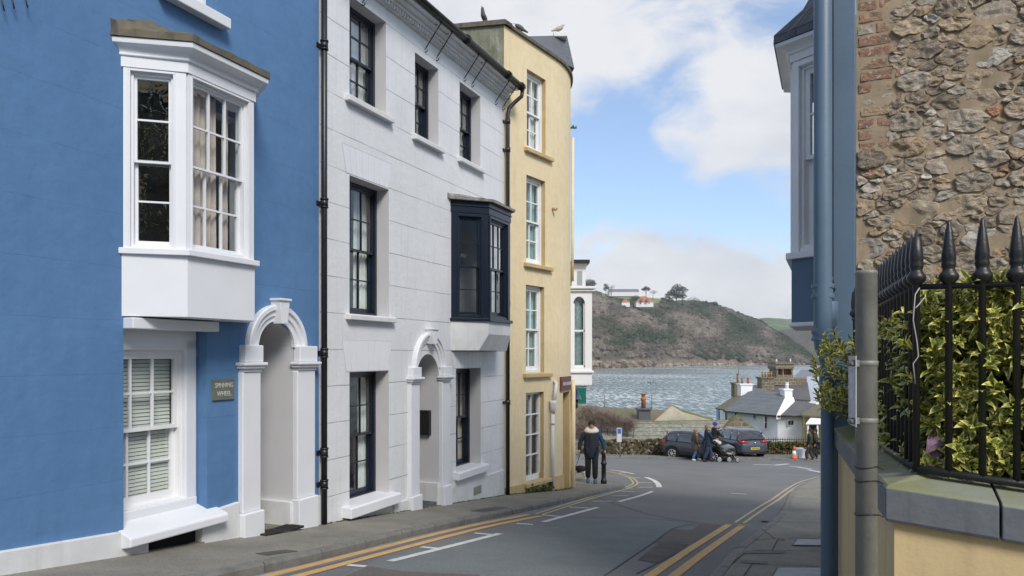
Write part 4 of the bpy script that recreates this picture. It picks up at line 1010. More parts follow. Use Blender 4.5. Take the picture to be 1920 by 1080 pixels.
b = MB(); i0 = C0+IS*.028+IF*.028+DS*.01
def wseg(p0, d, inn, L_, front):
    n = 6
    rings = []
    for k in range(n+1):
        t = L_*k/n; p = p0+d*t; z = topz(t, front)-.12
        rings.append([tuple(p+Vector((0, 0, -4))), tuple(p+Vector((0, 0, z))), tuple(p+inn*.22+Vector((0, 0, z))), tuple(p+inn*.22+Vector((0, 0, -4)))])
    b.loft(rings, True, True, False)
wseg(C0+IS*.03+IF*.03, DS, IS, LS-.03, False); b.build('rendered_wall', M['cream'], GW)
b = MB(); wseg(C0+IF*.032+IS*.0325, DF, IF, LF, True); b.build('rendered_wall', M['cream'], GW)
so = MB(); q0 = C0+IS*.25+IF*.25; so.poly([tuple(q0+Vector((0, 0, -.62))), tuple(q0+DS*2.7+Vector((0, 0, -.62))), tuple(q0+DS*2.7+DF*3.4+Vector((0, 0, -.62))), tuple(q0+DF*3.4+Vector((0, 0, -.62)))])
structure(so.build('garden_soil', mat('dark_soil', (.035, .026, .018), .95, bump=.8, bs=30)))

# cast iron railing
RC = Vector((1.441, 2.661, 0))
RL = thing('iron_railing', 'black cast iron railing with spear finials on the cream garden wall', 'railing', None, (RC.x, RC.y, -.43))
ZR = .243
def rail_z(t, front): return topz(t, front)+.048
def bar_mesh(zb, zt, tip):
    b = MB(); 
    b.lathe(0, 0, [(.0115, zb), (.0115, zt-.01), (.013, zt)], 10)
    b.build
    return b
def spear(P, zb, root, kind=0, name='spear_bar'):
    b = MB(); h = .232 if kind == 0 else .205; z = ZR
    b.lathe(P.x, P.y, [(.0118, zb), (.0118, z+.004), (.016, z+.008), (.029, z+.020), (.033, z+.032), (.030, z+.042), (.022, z+.052), (.019, z+.060), (.022, z+.068), (.0235, z+.078), (.021, z+.086)]
            + ([(.0235, z+.094), (.0225, z+.115), (.012, z+.195), (.0085, z+.205), (.007, z+.222), (.001, z+h)] if kind == 0 else [(.0225, z+.092), (.023, z+.11), (.016, z+.175), (.008, z+.18), (.001, z+h)]), 12, True)
    return b.build(name, M['black'], root)
for k in range(1, 13): spear(RC+DF*(.1007*k), rail_z(.1007*k, True), RL)
for k in range(0, 25):
    p = RC+DS*(.101*k) if k else RC; spear(p, rail_z(.101*k, False), RL, 1 if k % 5 else 1)
for d, L_, fr in ((DF, 1.35, True), (DS, 2.55, False)):
    b = MB(); a, c = RC, RC+d*L_; b.tube([a+Vector((0, 0, ZR)), c+Vector((0, 0, ZR))], .0105, 8); b.build('top_rail', M['black'], RL)
    b = MB(); n = 4; b.tube([RC+d*(L_*k/n)+Vector((0, 0, rail_z(L_*k/n, fr))) for k in range(n+1)], .014, 8); b.build('bottom_rail', M['black'], RL)
b = MB(); M['twine'] = mat('pale_plastic_twine', (.45, .43, .42), .6)
pts = [at(1724, 540, 2.63), at(1716, 552, 2.62), at(1712, 600, 2.62), at(1719, 640, 2.62), at(1722, 668, 2.62), at(1712, 682, 2.62), at(1716, 720, 2.63)]
b.tube(pts, .0022, 5); b.tube([at(1735, 556, 2.66), at(1722, 572, 2.63), at(1716, 578, 2.62)], .0022, 5)
tw = thing('twine', 'pale loose twine tangled round the corner bars of the iron railing', 'string', None, pts[0]); b.build('strand', M['twine'], tw)

# variegated euonymus hedge
def leaf_mat():
    m = bpy.data.materials.new('variegated_leaf'); m.use_nodes = True; nt = m.node_tree; N = nt.nodes.new; L = nt.links.new; bs = nt.nodes['Principled BSDF']
    a = N('ShaderNodeAttribute'); a.attribute_name = 'edge'; t = N('ShaderNodeAttribute'); t.attribute_name = 'tone'
    tc = N('ShaderNodeTexCoord'); nz = N('ShaderNodeTexNoise'); nz.inputs['Scale'].default_value = 60; L(tc.outputs['Object'], nz.inputs[0])
    ad = N('ShaderNodeMath'); ad.operation = 'MULTIPLY_ADD'; L(nz.outputs[0], ad.inputs[0]); ad.inputs[1].default_value = .9; L(a.outputs['Fac'], ad.inputs[2])
    r = N('ShaderNodeValToRGB'); L(ad.outputs[0], r.inputs[0]); e = r.color_ramp.elements; e[0].position = .44; e[0].color = (.15, .20, .045, 1); e[1].position = .72; e[1].color = (.80, .72, .20, 1)
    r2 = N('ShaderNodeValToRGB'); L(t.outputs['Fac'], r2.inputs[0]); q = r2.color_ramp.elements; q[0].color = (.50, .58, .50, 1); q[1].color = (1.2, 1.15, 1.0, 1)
    mx = N('ShaderNodeMix'); mx.data_type = 'RGBA'; mx.blend_type = 'MULTIPLY'; mx.inputs[0].default_value = 1; L(r.outputs[0], mx.inputs[6]); L(r2.outputs[0], mx.inputs[7])
    L(mx.outputs[2], bs.inputs['Base Color']); bs.inputs['Roughness'].default_value = .38; bs.inputs['Specular IOR Level'].default_value = .45
    return m
M['vleaf'] = leaf_mat()
M['stem'] = mat('brown_twig_bark', (.10, .075, .045), .85, bump=.4)
hr = random.Random(5)
lv = MB(); edge = []; tone = []
def leaf(p, d, up, L_, W_, tn):
    d = d.normalized(); s_ = d.cross(up).normalized(); n = s_.cross(d).normalized(); fold = .25
    P = []
    for t, w_ in ((0, .08), (.3, .8), (.62, 1.), (.86, .55)):
        c = p+d*(t*L_)+n*(.16*L_*math.sin(t*2.6)-.10*t*t*L_)
        P.append((c, w_*W_))
    tip = p+d*L_-n*(.06*L_)
    base_i = len(lv.v)
    for c, w_ in P:
        for k, e in ((-1, 1), (-.6, .0), (.6, .0), (1, 1)):
            lv.V(*(c+s_*(k*w_*.5)+n*(abs(k)*w_*fold))); edge.append(e*.4+(.0 if e else .0)); tone.append(tn)
    lv.V(*tip); edge.append(.4); tone.append(tn)
    for r_ in range(3):
        for k in range(3): i = base_i+r_*4+k; lv.face((i, i+1, i+5, i+4), True)
    for k in range(3): lv.face((base_i+12+k, base_i+13+k, base_i+16), True)
def sprig(p, ax, n, L_, tn):
    ax = ax.normalized(); u = ax.orthogonal().normalized(); v = ax.cross(u)
    for k in range(n):
        a = 2.4*k+hr.random()*.6; el = .25+.95*(1-k/n)+hr.uniform(-.15, .2)
        d = (u*math.cos(a)+v*math.sin(a))*math.sin(el)+ax*math.cos(el)
        leaf(p+ax*(L_*.75*k/n), d, ax, L_*hr.uniform(.6, 1.25), L_*hr.uniform(.22, .38), max(0, min(1, tn+hr.uniform(-.18, .18))))
stm = MB()
for k in range(4600):
    t = hr.random()**.8*2.5; u = hr.random()*1.7*0+0
    side = hr.random() < .45
    if side: t, u = hr.uniform(.0, 2.5), abs(hr.gauss(0, .09))-.035*(hr.random() < .4)
    else: u = hr.uniform(0, 1.35); t = abs(hr.gauss(0, .16))-.02; t = t if hr.random() < .8 else hr.uniform(0, 1.2)
    top = .20-.10*min(1, t/2.5)+.055*noise.noise(Vector((t*3, u*3, 1)))+(.04 if not side else -.05)
    z = hr.uniform(-.44, top)
    if hr.random() < .22: z = top-abs(hr.gauss(0, .05)); t = t if side else hr.uniform(0, 1.0)
    dens = noise.noise(Vector((t*4.5+9, u*4.5, z*4.5)))
    if dens < -.28: continue
    out = (-IF*(1 if not side else .3)-IS*(1 if side else .2)+Vector((0, 0, .55+.8*max(0, z)))).normalized()
    p = RC+DS*(t+.07)+DF*(u+.06)*1.0+Vector((0, 0, z)); 
    ax = out+Vector((hr.uniform(-.6, .6), hr.uniform(-.6, .6), hr.uniform(-.3, .6)))
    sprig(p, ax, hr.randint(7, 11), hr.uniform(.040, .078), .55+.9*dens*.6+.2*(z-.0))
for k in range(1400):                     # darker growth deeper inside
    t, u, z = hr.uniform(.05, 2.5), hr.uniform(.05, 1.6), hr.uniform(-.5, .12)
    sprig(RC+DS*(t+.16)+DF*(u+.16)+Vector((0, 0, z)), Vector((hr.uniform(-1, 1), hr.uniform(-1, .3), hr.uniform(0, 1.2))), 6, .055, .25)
for k in range(60):                      # sprigs hanging out over the pavement
    t = hr.uniform(1.55, 2.65); z = hr.uniform(-.42, .08); f_ = 1-abs(z+.18)*1.6
    o = hr.uniform(.08, .08+.26*max(0, f_)); p = RC+DS*t-IS*o*(.75)+Vector((0, 0, z))
    sprig(p, -IS*.5+Vector((0, 0, 1))+Vector((hr.uniform(-.5, .5), hr.uniform(-.5, .5), 0)), hr.randint(7, 10), hr.uniform(.05, .07), .7)
    stm.tube([p, p+IS*o+Vector((0, 0, -.06)), p+IS*(o+.15)+Vector((0, 0, -.16))], .003, 4)
sp_ = at(1568, 640, 4.55)
for k in range(5): sprig(sp_+Vector((.03*k, .0, -.045*k)), Vector((-.25, -.1, 1)), 6, .055, .8)
stm.tube([sp_, sp_+Vector((.10, 0, -.2)), sp_+Vector((.28, .05, -.34))], .003, 4)
for k in range(260):
    t, u = hr.uniform(0, 2.4), hr.uniform(0, 1.3); p = RC+DS*(t+.1)+DF*(u+.1)
    stm.tube([p+Vector((0, 0, -.62)), p+Vector((hr.uniform(-.08, .08), hr.uniform(-.08, .08), -.2)), p+Vector((hr.uniform(-.15, .15), hr.uniform(-.15, .1), .05+hr.uniform(-.05, .06)))], .004, 4)
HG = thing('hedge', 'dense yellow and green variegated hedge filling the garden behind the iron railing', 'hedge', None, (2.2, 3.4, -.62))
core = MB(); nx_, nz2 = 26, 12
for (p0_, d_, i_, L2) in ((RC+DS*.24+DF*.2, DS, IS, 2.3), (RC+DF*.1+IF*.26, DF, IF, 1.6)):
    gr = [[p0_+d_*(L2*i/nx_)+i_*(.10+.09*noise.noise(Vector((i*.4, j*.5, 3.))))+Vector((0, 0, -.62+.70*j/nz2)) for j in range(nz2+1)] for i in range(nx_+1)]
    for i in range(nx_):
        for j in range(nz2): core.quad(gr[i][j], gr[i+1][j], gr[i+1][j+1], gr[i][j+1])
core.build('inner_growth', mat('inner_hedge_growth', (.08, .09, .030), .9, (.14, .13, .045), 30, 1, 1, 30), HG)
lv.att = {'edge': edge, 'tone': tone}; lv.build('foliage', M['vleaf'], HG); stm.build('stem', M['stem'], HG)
# crumpled wrapper caught in the hedge
M['wrap'] = mat('faded_pink_printed_plastic', (.48, .34, .42), .45, (.30, .16, .26), 60, 1, .6, 40)
b = MB(); c = at(1762, 840, 2.72); hr2 = random.Random(3)
g_ = [[c+Vector(((i-2)*.026+(j-2)*.008, (hr2.random()-.5)*.05, (j-2.5)*.028-(i-2)*.007)) for j in range(6)] for i in range(5)]
for i in range(4):
    for j in range(5): b.quad(g_[i][j], g_[i+1][j], g_[i+1][j+1], g_[i][j+1])
lt = thing('wrapper', 'crumpled faded pink wrapper caught in the hedge behind the railing', 'litter', None, c); b.build('film', M['wrap'], lt)
# galvanised sign post
M['galv'] = mat('weathered_galvanised_steel', (.29, .29, .265), .6, (.19, .19, .16), 6, 1, .4, 50, metal=.35, streak=(.12, .115, .09), streak_amt=.6)
pc = Vector((1.116, 2.352, 0))
SP = thing('sign_post', 'grey galvanised steel sign post strapped with a small plate before the garden wall', 'sign post', None, (pc.x, pc.y, -1.8))
b = MB(); b.lathe(pc.x, pc.y, [(.0322, -2.2), (.0322, .252), (.0335, .254), (.0335, .262), (.030, .266), (.001, .268)], 28); b.build('pole', M['galv'], SP)
for y in (681, 788):
    z = (HY-y)/FPX*2.35; b = MB(); b.lathe(pc.x, pc.y, [(.0335, z-.008), (.0345, z-.007), (.0345, z+.007), (.0335, z+.008)], 24); b.box(pc.x-.062, pc.x-.03, pc.y-.02, pc.y-.012, z-.010, z+.010); b.tube([(pc.x-.055, pc.y-.03, z), (pc.x-.055, pc.y, z)], .006, 8); b.build('strap', M['galv'], SP)
for y in (877, 903, 966):
    z = (HY-y)/FPX*2.33; b = MB(); b.tube([(pc.x+.0335*math.cos(t), pc.y+.0335*math.sin(t), z+.004*math.sin(t*2+y)) for t in [k*math.pi/8 for k in range(17)]], .0022, 5); b.tube([(pc.x+.03, pc.y-.012, z), (pc.x+.045, pc.y-.02, z-.006)], .0018, 5); b.build('cable_tie', M['black'], SP)
z1_, z0_ = (HY-667)/FPX*2.33, (HY-800)/FPX*2.33
A_ = Vector((1.066, 2.31, 0)); B_ = Vector((1.097, 2.43, 0)); n_ = Vector((-.99, -.13, 0))*.0025
FP_ = Frame(B_.x, B_.y, math.atan2(A_.x-B_.x, A_.y-B_.y)); M['plate'] = mat('off_white_plate', (.50, .51, .52), .45, (.42, .43, .44), 20)
b = MB(FP_); b.box(0, .121, -.002, .001, z0_, z1_); pt_ = b.build('sign_plate', M['plate'], SP)
b = MB(FP_)
for (u0, u1, v0, v1) in ((.01, .11, .80, .82), (.02, .10, .60, .74), (.03, .09, .38, .50), (.01, .11, .12, .14), (.02, .10, .05, .09)): b.box(.121*u0/.12, .121*u1/.12, -.0032, -.002, z0_+(z1_-z0_)*v0, z0_+(z1_-z0_)*v1)
b.build('printed_block', M['jg'], pt_)
# ------------------------------------------------------------ sea, far shore
SEA = -12.5
def sea_mat():
    m = bpy.data.materials.new('sea_water'); m.use_nodes = True; nt = m.node_tree; N = nt.nodes.new; L = nt.links.new; b = nt.nodes['Principled BSDF']
    b.inputs['Base Color'].default_value = (.045, .085, .085, 1); b.inputs['Roughness'].default_value = .16; b.inputs['IOR'].default_value = 1.33
    tc = N('ShaderNodeTexCoord'); hs = None
    for sc_, sy, amp, ro in ((.9, .22, .10, .7), (.25, .18, .28, .65), (.06, .25, .5, .5)):
        mp = N('ShaderNodeMapping'); mp.inputs['Scale'].default_value = (1, sy, 1); mp.inputs['Rotation'].default_value = (0, 0, .12); L(tc.outputs['Object'], mp.inputs[0])
        t = N('ShaderNodeTexNoise'); t.inputs['Scale'].default_value = sc_; t.inputs['Detail'].default_value = 5; t.inputs['Roughness'].default_value = ro; L(mp.outputs[0], t.inputs[0])
        q = N('ShaderNodeMath'); q.operation = 'MULTIPLY_ADD'; L(t.outputs['Fac'], q.inputs[0]); q.inputs[1].default_value = amp*4
        if hs is not None: L(hs, q.inputs[2])
        else: q.inputs[2].default_value = 0
        hs = q.outputs[0]
    bp = N('ShaderNodeBump'); bp.inputs['Strength'].default_value = 1; bp.inputs['Distance'].default_value = .8; L(hs, bp.inputs['Height']); L(bp.outputs[0], b.inputs['Normal'])
    mp = N('ShaderNodeMapping'); mp.inputs['Scale'].default_value = (1, .16, 1); L(tc.outputs['Object'], mp.inputs[0])
    t = N('ShaderNodeTexNoise'); t.inputs['Scale'].default_value = .8; t.inputs['Detail'].default_value = 7; t.inputs['Roughness'].default_value = .7; L(mp.outputs[0], t.inputs[0])
    t2 = N('ShaderNodeTexNoise'); t2.inputs['Scale'].default_value = .012; t2.inputs['Detail'].default_value = 4; L(tc.outputs['Object'], t2.inputs[0])
    ad = N('ShaderNodeMath'); ad.operation = 'MULTIPLY_ADD'; L(t2.outputs['Fac'], ad.inputs[0]); ad.inputs[1].default_value = .35; L(t.outputs['Fac'], ad.inputs[2])
    r = N('ShaderNodeValToRGB'); L(ad.outputs[0], r.inputs[0]); e = r.color_ramp.elements; e[0].position = .64; e[0].color = (.10, .165, .155, 1); e[1].position = .80; e[1].color = (.84, .88, .87, 1)
    L(r.outputs[0], b.inputs['Base Color'])
    return m
M['sea'] = sea_mat()
b = MB(); b.quad((-600, 55, SEA), (900, 55, SEA), (1900, 2050, SEA), (-900, 2050, SEA)); structure(b.build('sea', M['sea']))
def interp(tab, x):
    if x <= tab[0][0]: return tab[0][1]
    for (a, ya), (b_, yb_) in zip(tab, tab[1:]):
        if x <= b_: return ya+(yb_-ya)*(x-a)/(b_-a)
    return tab[-1][1]
SKY_ = [(900, 530), (1060, 540), (1098, 546), (1130, 549), (1150, 553), (1200, 556), (1240, 560), (1262, 566), (1300, 565), (1335, 569), (1370, 582), (1400, 594), (1425, 602), (1450, 617), (1480, 634), (1505, 652), (1522, 668), (1540, 680), (1560, 684)]
WAT = [(900, 700), (1060, 694), (1130, 691), (1210, 688), (1240, 686.5), (1330, 685.3), (1420, 684.6), (1500, 684.3), (1600, 684)]
def yw(px): return -SEA*FPX/(interp(WAT, px)-HY)
DEP = [(900, 420), (1100, 330), (1250, 260), (1400, 190), (1500, 90), (1545, 30), (1560, 12)]
def fb_(x, y, s_, o=4):
    v = 0; a = 1
    for k in range(o): v += a*noise.noise(Vector((x*s_, y*s_, 3.3+k))); s_ *= 2.03; a *= .5
    return v
def land_pt(px, t):
    y0 = yw(px); dep = interp(DEP, px); dist = y0+dep*t; x = (px-CX)/FPX*dist
    top = (HY-interp(SKY_, px))/FPX*(y0+dep)
    prof = (t**.62) if t <= 1 else 1-.12*(t-1)
    z = SEA-2+(top-SEA+2)*prof
    g = fb_(x+40, dist*.15, .0085, 4); mid = max(0, math.sin(math.pi*min(1, t)))
    z += (12*g*mid+2.2*fb_(x, dist, .06, 3)*mid)*min(1, (top-SEA)/40)
    z -= max(0, .10-t)*60*(.6+abs(fb_(x, dist, .05, 3)))
    d2 = dist+50*g*mid
    return Vector(((px-CX)/FPX*d2, d2, z))
def land_mat():
    m = mat('winter_scrub_slope', (.10, .08, .065), .95, (.06, .064, .042), .012, 1, 1, .5)
    nt, N, L, b, V, nz, mr, mix, c = m_api['winter_scrub_slope']
    sep = N('ShaderNodeSeparateXYZ'); L(V, sep.inputs[0])
    c = mix(mr(nz(.05, 6), .5, .66), c, (.11, .085, .06)); c = mix(mr(nz(.03, 5, (1.3, 1, 1)), .55, .66, 0, .8), c, (.035, .05, .022)); c = mix(mr(nz(.12, 6), .60, .70, 0, .7), c, (.17, .14, .10))
    rock = mix(mr(nz(.15, 8), .4, .6), (.22, .155, .11), (.11, .09, .07))
    c = mix(mr(sep.outputs[2], SEA+5, SEA+10, 1, 0), c, rock)
    # meadow on the crown of the headland
    xx = N('ShaderNodeMath'); xx.operation = 'MULTIPLY'; L(mr(sep.outputs[2], 51, 55), xx.inputs[0]); L(mr(sep.outputs[1], 955, 990), xx.inputs[1])
    c = mix(xx.outputs[0], c, mix(mr(nz(.02), .4, .6), (.13, .19, .045), (.17, .20, .07)))
    L(c, b.inputs['Base Color']); return m
M['scrub_land'] = land_mat()
b = MB(); NI, NJ = 260, 46; ids = []
for i in range(NI+1):
    px = 900+660*i/NI; ids.append([b.V(*land_pt(px, 1.25*j/NJ)) for j in range(NJ+1)])
for i in range(NI):
    for j in range(NJ): b.face((ids[i][j], ids[i+1][j], ids[i+1][j+1], ids[i][j+1]), False)
structure(b.build('headland', M['scrub_land']))
# scrub and bare woodland: clumps nobody could count
def blob_mat(name, stops):
    m = bpy.data.materials.new(name); m.use_nodes = True; nt = m.node_tree; N = nt.nodes.new; L = nt.links.new; b = nt.nodes['Principled BSDF']; b.inputs['Roughness'].default_value = .95; b.inputs['Specular IOR Level'].default_value = .1
    a = N('ShaderNodeAttribute'); a.attribute_name = 'tone'; r = N('ShaderNodeValToRGB'); r.color_ramp.interpolation = 'LINEAR'; L(a.outputs['Fac'], r.inputs[0])
    el = r.color_ramp.elements; el[0].position = stops[0][0]; el[0].color = (*stops[0][1], 1); el[1].position = stops[-1][0]; el[1].color = (*stops[-1][1], 1)
    for p, c in stops[1:-1]: e = el.new(p); e.color = (*c, 1)
    tc = N('ShaderNodeTexCoord'); nz = N('ShaderNodeTexNoise'); nz.inputs['Scale'].default_value = .9; nz.inputs['Detail'].default_value = 5; L(tc.outputs['Object'], nz.inputs[0])
    mr = N('ShaderNodeMapRange'); L(nz.outputs[0], mr.inputs[0]); mr.inputs[1].default_value = .3; mr.inputs[2].default_value = .7; mr.inputs[3].default_value = .55; mr.inputs[4].default_value = 1.35
    mx = N('ShaderNodeMix'); mx.data_type = 'RGBA'; mx.blend_type = 'MULTIPLY'; mx.inputs[0].default_value = 1; L(r.outputs[0], mx.inputs[6]); L(mr.outputs[0], mx.inputs[7]); L(mx.outputs[2], b.inputs['Base Color'])
    return m
M['scrub'] = blob_mat('winter_scrub', [(0, (.030, .042, .022)), (.30, (.045, .062, .030)), (.50, (.080, .078, .052)), (.75, (.115, .095, .080)), (1, (.19, .165, .13))])
ICO = None
def ico():
    global ICO
    if ICO is None:
        bm = bmesh.new(); bmesh.ops.create_icosphere(bm, subdivisions=1, radius=1); ICO = ([v.co.copy() for v in bm.verts], [[v.index for v in f.verts] for f in bm.faces]); bm.free()
    return ICO
def clump(b, c, rx, rz_, sd, rough=.45, tones=None, tn=.5):
    vs, fs = ico(); n0 = len(b.v)
    for v in vs:
        k = 1+rough*noise.noise(Vector((v.x*1.7+sd, v.y*1.7, v.z*1.7+sd*.3))); b.v.append(Vector((c[0]+v.x*rx*k, c[1]+v.y*rx*k, c[2]+v.z*rz_*k)))
    for f in fs: b.f.append(tuple(n0+i for i in f)); b.mi.append(b.cur); b.sm.append(False)
    if tones is not None: tones += [tn]*len(vs)
b = MB(); tones = []; lr = random.Random(21)
for k in range(7500):
    px = lr.uniform(1080, 1545); t = lr.random()**.9*1.02
    if t < .045: continue
    p = land_pt(px, t)
    if 1125 < px < 1255 and t > .78 and px < 1240: continue
    g = fb_(p.x, p.z*2, .014, 3); h = fb_(p.x+99, p.z*2, .03, 3)
    tn = max(0, min(1, .50-.75*g+.6*h+lr.uniform(-.14, .14)+(.1 if px < 1250 else -.06)))
    r = lr.uniform(1.6, 4.2)*(1.1-.35*(t > .9)); r *= (.75 if px > 1440 else 1)
    clump(b, (p.x, p.y, p.z+r*.25), r, r*lr.uniform(.6, 1.0), lr.random()*50, .8, tones, tn)
b.att = {'tone': tones}; stuff(b.build('woodland', M['scrub']), 'brown and green winter scrub woodland covering the headland across the water', 'woodland')
# shore rocks
M['shore'] = blob_mat('shore_rock', [(0, (.10, .085, .07)), (.5, (.27, .21, .165)), (1, (.42, .39, .33))])
b = MB(); tones = []
for k in range(900):
    px = lr.uniform(1090, 1540); y = yw(px)+lr.uniform(-6, 10); r = lr.uniform(1.0, 3.6)*(1.5 if px < 1215 else .8)
    clump(b, ((px-CX)/FPX*y, y, SEA+lr.uniform(-.5, 1.8 if px > 1230 else 5)), r, r*.7, lr.random()*50, 1.0, tones, max(0, min(1, lr.random()*.6+(.1 if px < 1230 else .3))))
b.att = {'tone': tones}; stuff(b.build('shore_rock', M['shore']), 'pinkish brown rocks along the far waterline of the headland', 'rocks')
# farther hills
def hill(name, tab, base, Y, dep, m, amp=3):
    b = MB(); ids = []; x0, x1 = tab[0][0], tab[-1][0]; n = 120
    for i in range(n+1):
        px = x0+(x1-x0)*i/n; top = (HY-interp(tab, px))/FPX*(Y+dep); col = []
        for j in range(17):
            t = j/14; d = Y+dep*t; z = base+(top-base)*(math.sin(min(1, t)*math.pi/2)**.8 if t <= 1 else 1-(t-1)*.3)
            col.append(b.V((px-CX)/FPX*d, d, z+amp*fb_(px*.05, t*4, 1, 3)*math.sin(math.pi*min(t, 1))))
        ids.append(col)
    for i in range(n):
        for j in range(16): b.face((ids[i][j], ids[i+1][j], ids[i+1][j+1], ids[i][j+1]), True)
    return structure(b.build(name, m))
M['farfield'] = mat('far_green_fields', (.10, .165, .045), .95, (.13, .17, .055), .006, 1)
nt, N, L, b_, V, nz, mr, mix, c_ = m_api['far_green_fields']
c_ = mix(mr(nz(.004, 3, (.6, 2.2, 3)), .50, .56, 0, .9), c_, (.06, .085, .035)); c_ = mix(mr(nz(.02, 5, (.5, 3, 3)), .57, .62), c_, (.04, .05, .03)); L(c_, b_.inputs['Base Color'])
hill('far_hill', [(1380, 608), (1410, 600), (1435, 597), (1475, 599), (1520, 597), (1700, 592), (1900, 600)], SEA, 1500, 500, M['farfield'], 4)
M['farwood'] = mat('far_winter_wood', (.075, .068, .055), .95, (.05, .055, .042), .03, 1, 1, .1)
hill('wooded_hill', [(1425, 640), (1440, 627), (1470, 618), (1510, 613), (1560, 622), (1700, 640), (1900, 650)], SEA, 1150, 200, M['farwood'], 6)
# ------------------------------------------------------------ trees
M['bark'] = mat('grey_brown_bark', (.10, .085, .07), .9, bump=.5)
def leaf_card_mat(name, c1, c2):
    m = bpy.data.materials.new(name); m.use_nodes = True; nt = m.node_tree; N = nt.nodes.new; L = nt.links.new; b = nt.nodes['Principled BSDF']; b.inputs['Roughness'].default_value = .7
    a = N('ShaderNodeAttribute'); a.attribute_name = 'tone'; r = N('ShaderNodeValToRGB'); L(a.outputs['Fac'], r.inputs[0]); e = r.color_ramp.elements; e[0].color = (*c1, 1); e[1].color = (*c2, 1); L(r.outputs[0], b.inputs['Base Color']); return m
M['pine'] = leaf_card_mat('dark_pine_needles', (.014, .026, .012), (.045, .062, .026))
M['bare'] = leaf_card_mat('bare_winter_twigs', (.10, .075, .055), (.16, .125, .10))
def tree(name, label, px, ybase, ytop, Y, wpx, lobes, m, n=500, trunk=.03, group='trees on the crown of the headland', leafs=.05, seed=0):
    rr_ = random.Random(seed+px); s_ = Y/FPX; X = (px-CX)*s_; zb = (HY-ybase)*s_; H_ = (ybase-ytop)*s_; Wd = wpx*s_
    t = thing(name, label, 'tree', None, (X, Y, zb), group)
    b = MB(); top = Vector((X, Y, zb+H_*.7)); b.tube([(X, Y, zb-3), (X+.02*H_, Y, zb+H_*.3), tuple(top)], [H_*trunk, H_*trunk*.8, H_*trunk*.35], 7)
    cs = [Vector((X+lx*Wd, Y+rr_.uniform(-.25, .25)*Wd, zb+lz*H_)) for lx, lz, _ in lobes]
    for c in cs: b.tube([(X, Y, zb+H_*.3), tuple((Vector((X, Y, zb+H_*.5))+c)/2), tuple(c)], [H_*trunk*.5, H_*trunk*.35, H_*trunk*.15], 5)
    b.build('trunk', M['bark'], t)
    b = MB(); tn = []
    for (lx, lz, lr_), c in zip(lobes, cs):
        for k in range(int(n*lr_*lr_*8)):
            d = Vector((rr_.gauss(0, 1), rr_.gauss(0, 1), rr_.gauss(0, 1))).normalized()*(rr_.random()**.4)*lr_*Wd; d.z *= .62*H_/Wd if H_ > Wd else .62
            p = c+d; u = Vector((rr_.uniform(-1, 1), rr_.uniform(-1, 1), rr_.uniform(-.6, .6))).normalized(); v = u.orthogonal().normalized(); q = Wd*leafs*rr_.uniform(.6, 1.3)
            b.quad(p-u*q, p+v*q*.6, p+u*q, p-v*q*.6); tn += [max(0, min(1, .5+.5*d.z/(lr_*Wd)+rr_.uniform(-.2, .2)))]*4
    b.att = {'tone': tn}; b.build('crown', m, t); return t
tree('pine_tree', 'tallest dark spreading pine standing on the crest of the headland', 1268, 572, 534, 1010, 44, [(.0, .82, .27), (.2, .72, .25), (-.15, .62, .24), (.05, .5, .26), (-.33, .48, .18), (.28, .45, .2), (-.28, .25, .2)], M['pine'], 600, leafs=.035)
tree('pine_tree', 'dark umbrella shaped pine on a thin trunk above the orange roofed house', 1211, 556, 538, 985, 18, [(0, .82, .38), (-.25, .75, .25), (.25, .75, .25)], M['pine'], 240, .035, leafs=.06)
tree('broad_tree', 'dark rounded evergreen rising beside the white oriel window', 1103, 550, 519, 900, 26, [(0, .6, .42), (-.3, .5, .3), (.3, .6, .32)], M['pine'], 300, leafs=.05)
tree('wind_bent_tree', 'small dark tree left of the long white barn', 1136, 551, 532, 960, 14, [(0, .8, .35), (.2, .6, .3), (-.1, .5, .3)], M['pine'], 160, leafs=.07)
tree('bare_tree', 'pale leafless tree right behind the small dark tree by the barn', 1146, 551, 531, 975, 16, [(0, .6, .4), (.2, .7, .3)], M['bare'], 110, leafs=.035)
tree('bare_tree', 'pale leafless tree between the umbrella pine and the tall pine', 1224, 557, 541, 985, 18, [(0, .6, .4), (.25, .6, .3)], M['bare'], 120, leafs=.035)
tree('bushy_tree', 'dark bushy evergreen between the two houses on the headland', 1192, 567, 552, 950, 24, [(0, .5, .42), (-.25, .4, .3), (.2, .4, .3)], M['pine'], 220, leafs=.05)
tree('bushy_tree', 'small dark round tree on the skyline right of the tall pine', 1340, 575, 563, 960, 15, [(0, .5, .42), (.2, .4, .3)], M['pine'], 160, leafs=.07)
tree('bare_tree', 'low leafless tree on the skyline midway right of the tall pine', 1300, 569, 556, 965, 26, [(0, .5, .4), (-.3, .4, .3), (.3, .4, .3)], M['bare'], 120, leafs=.035)
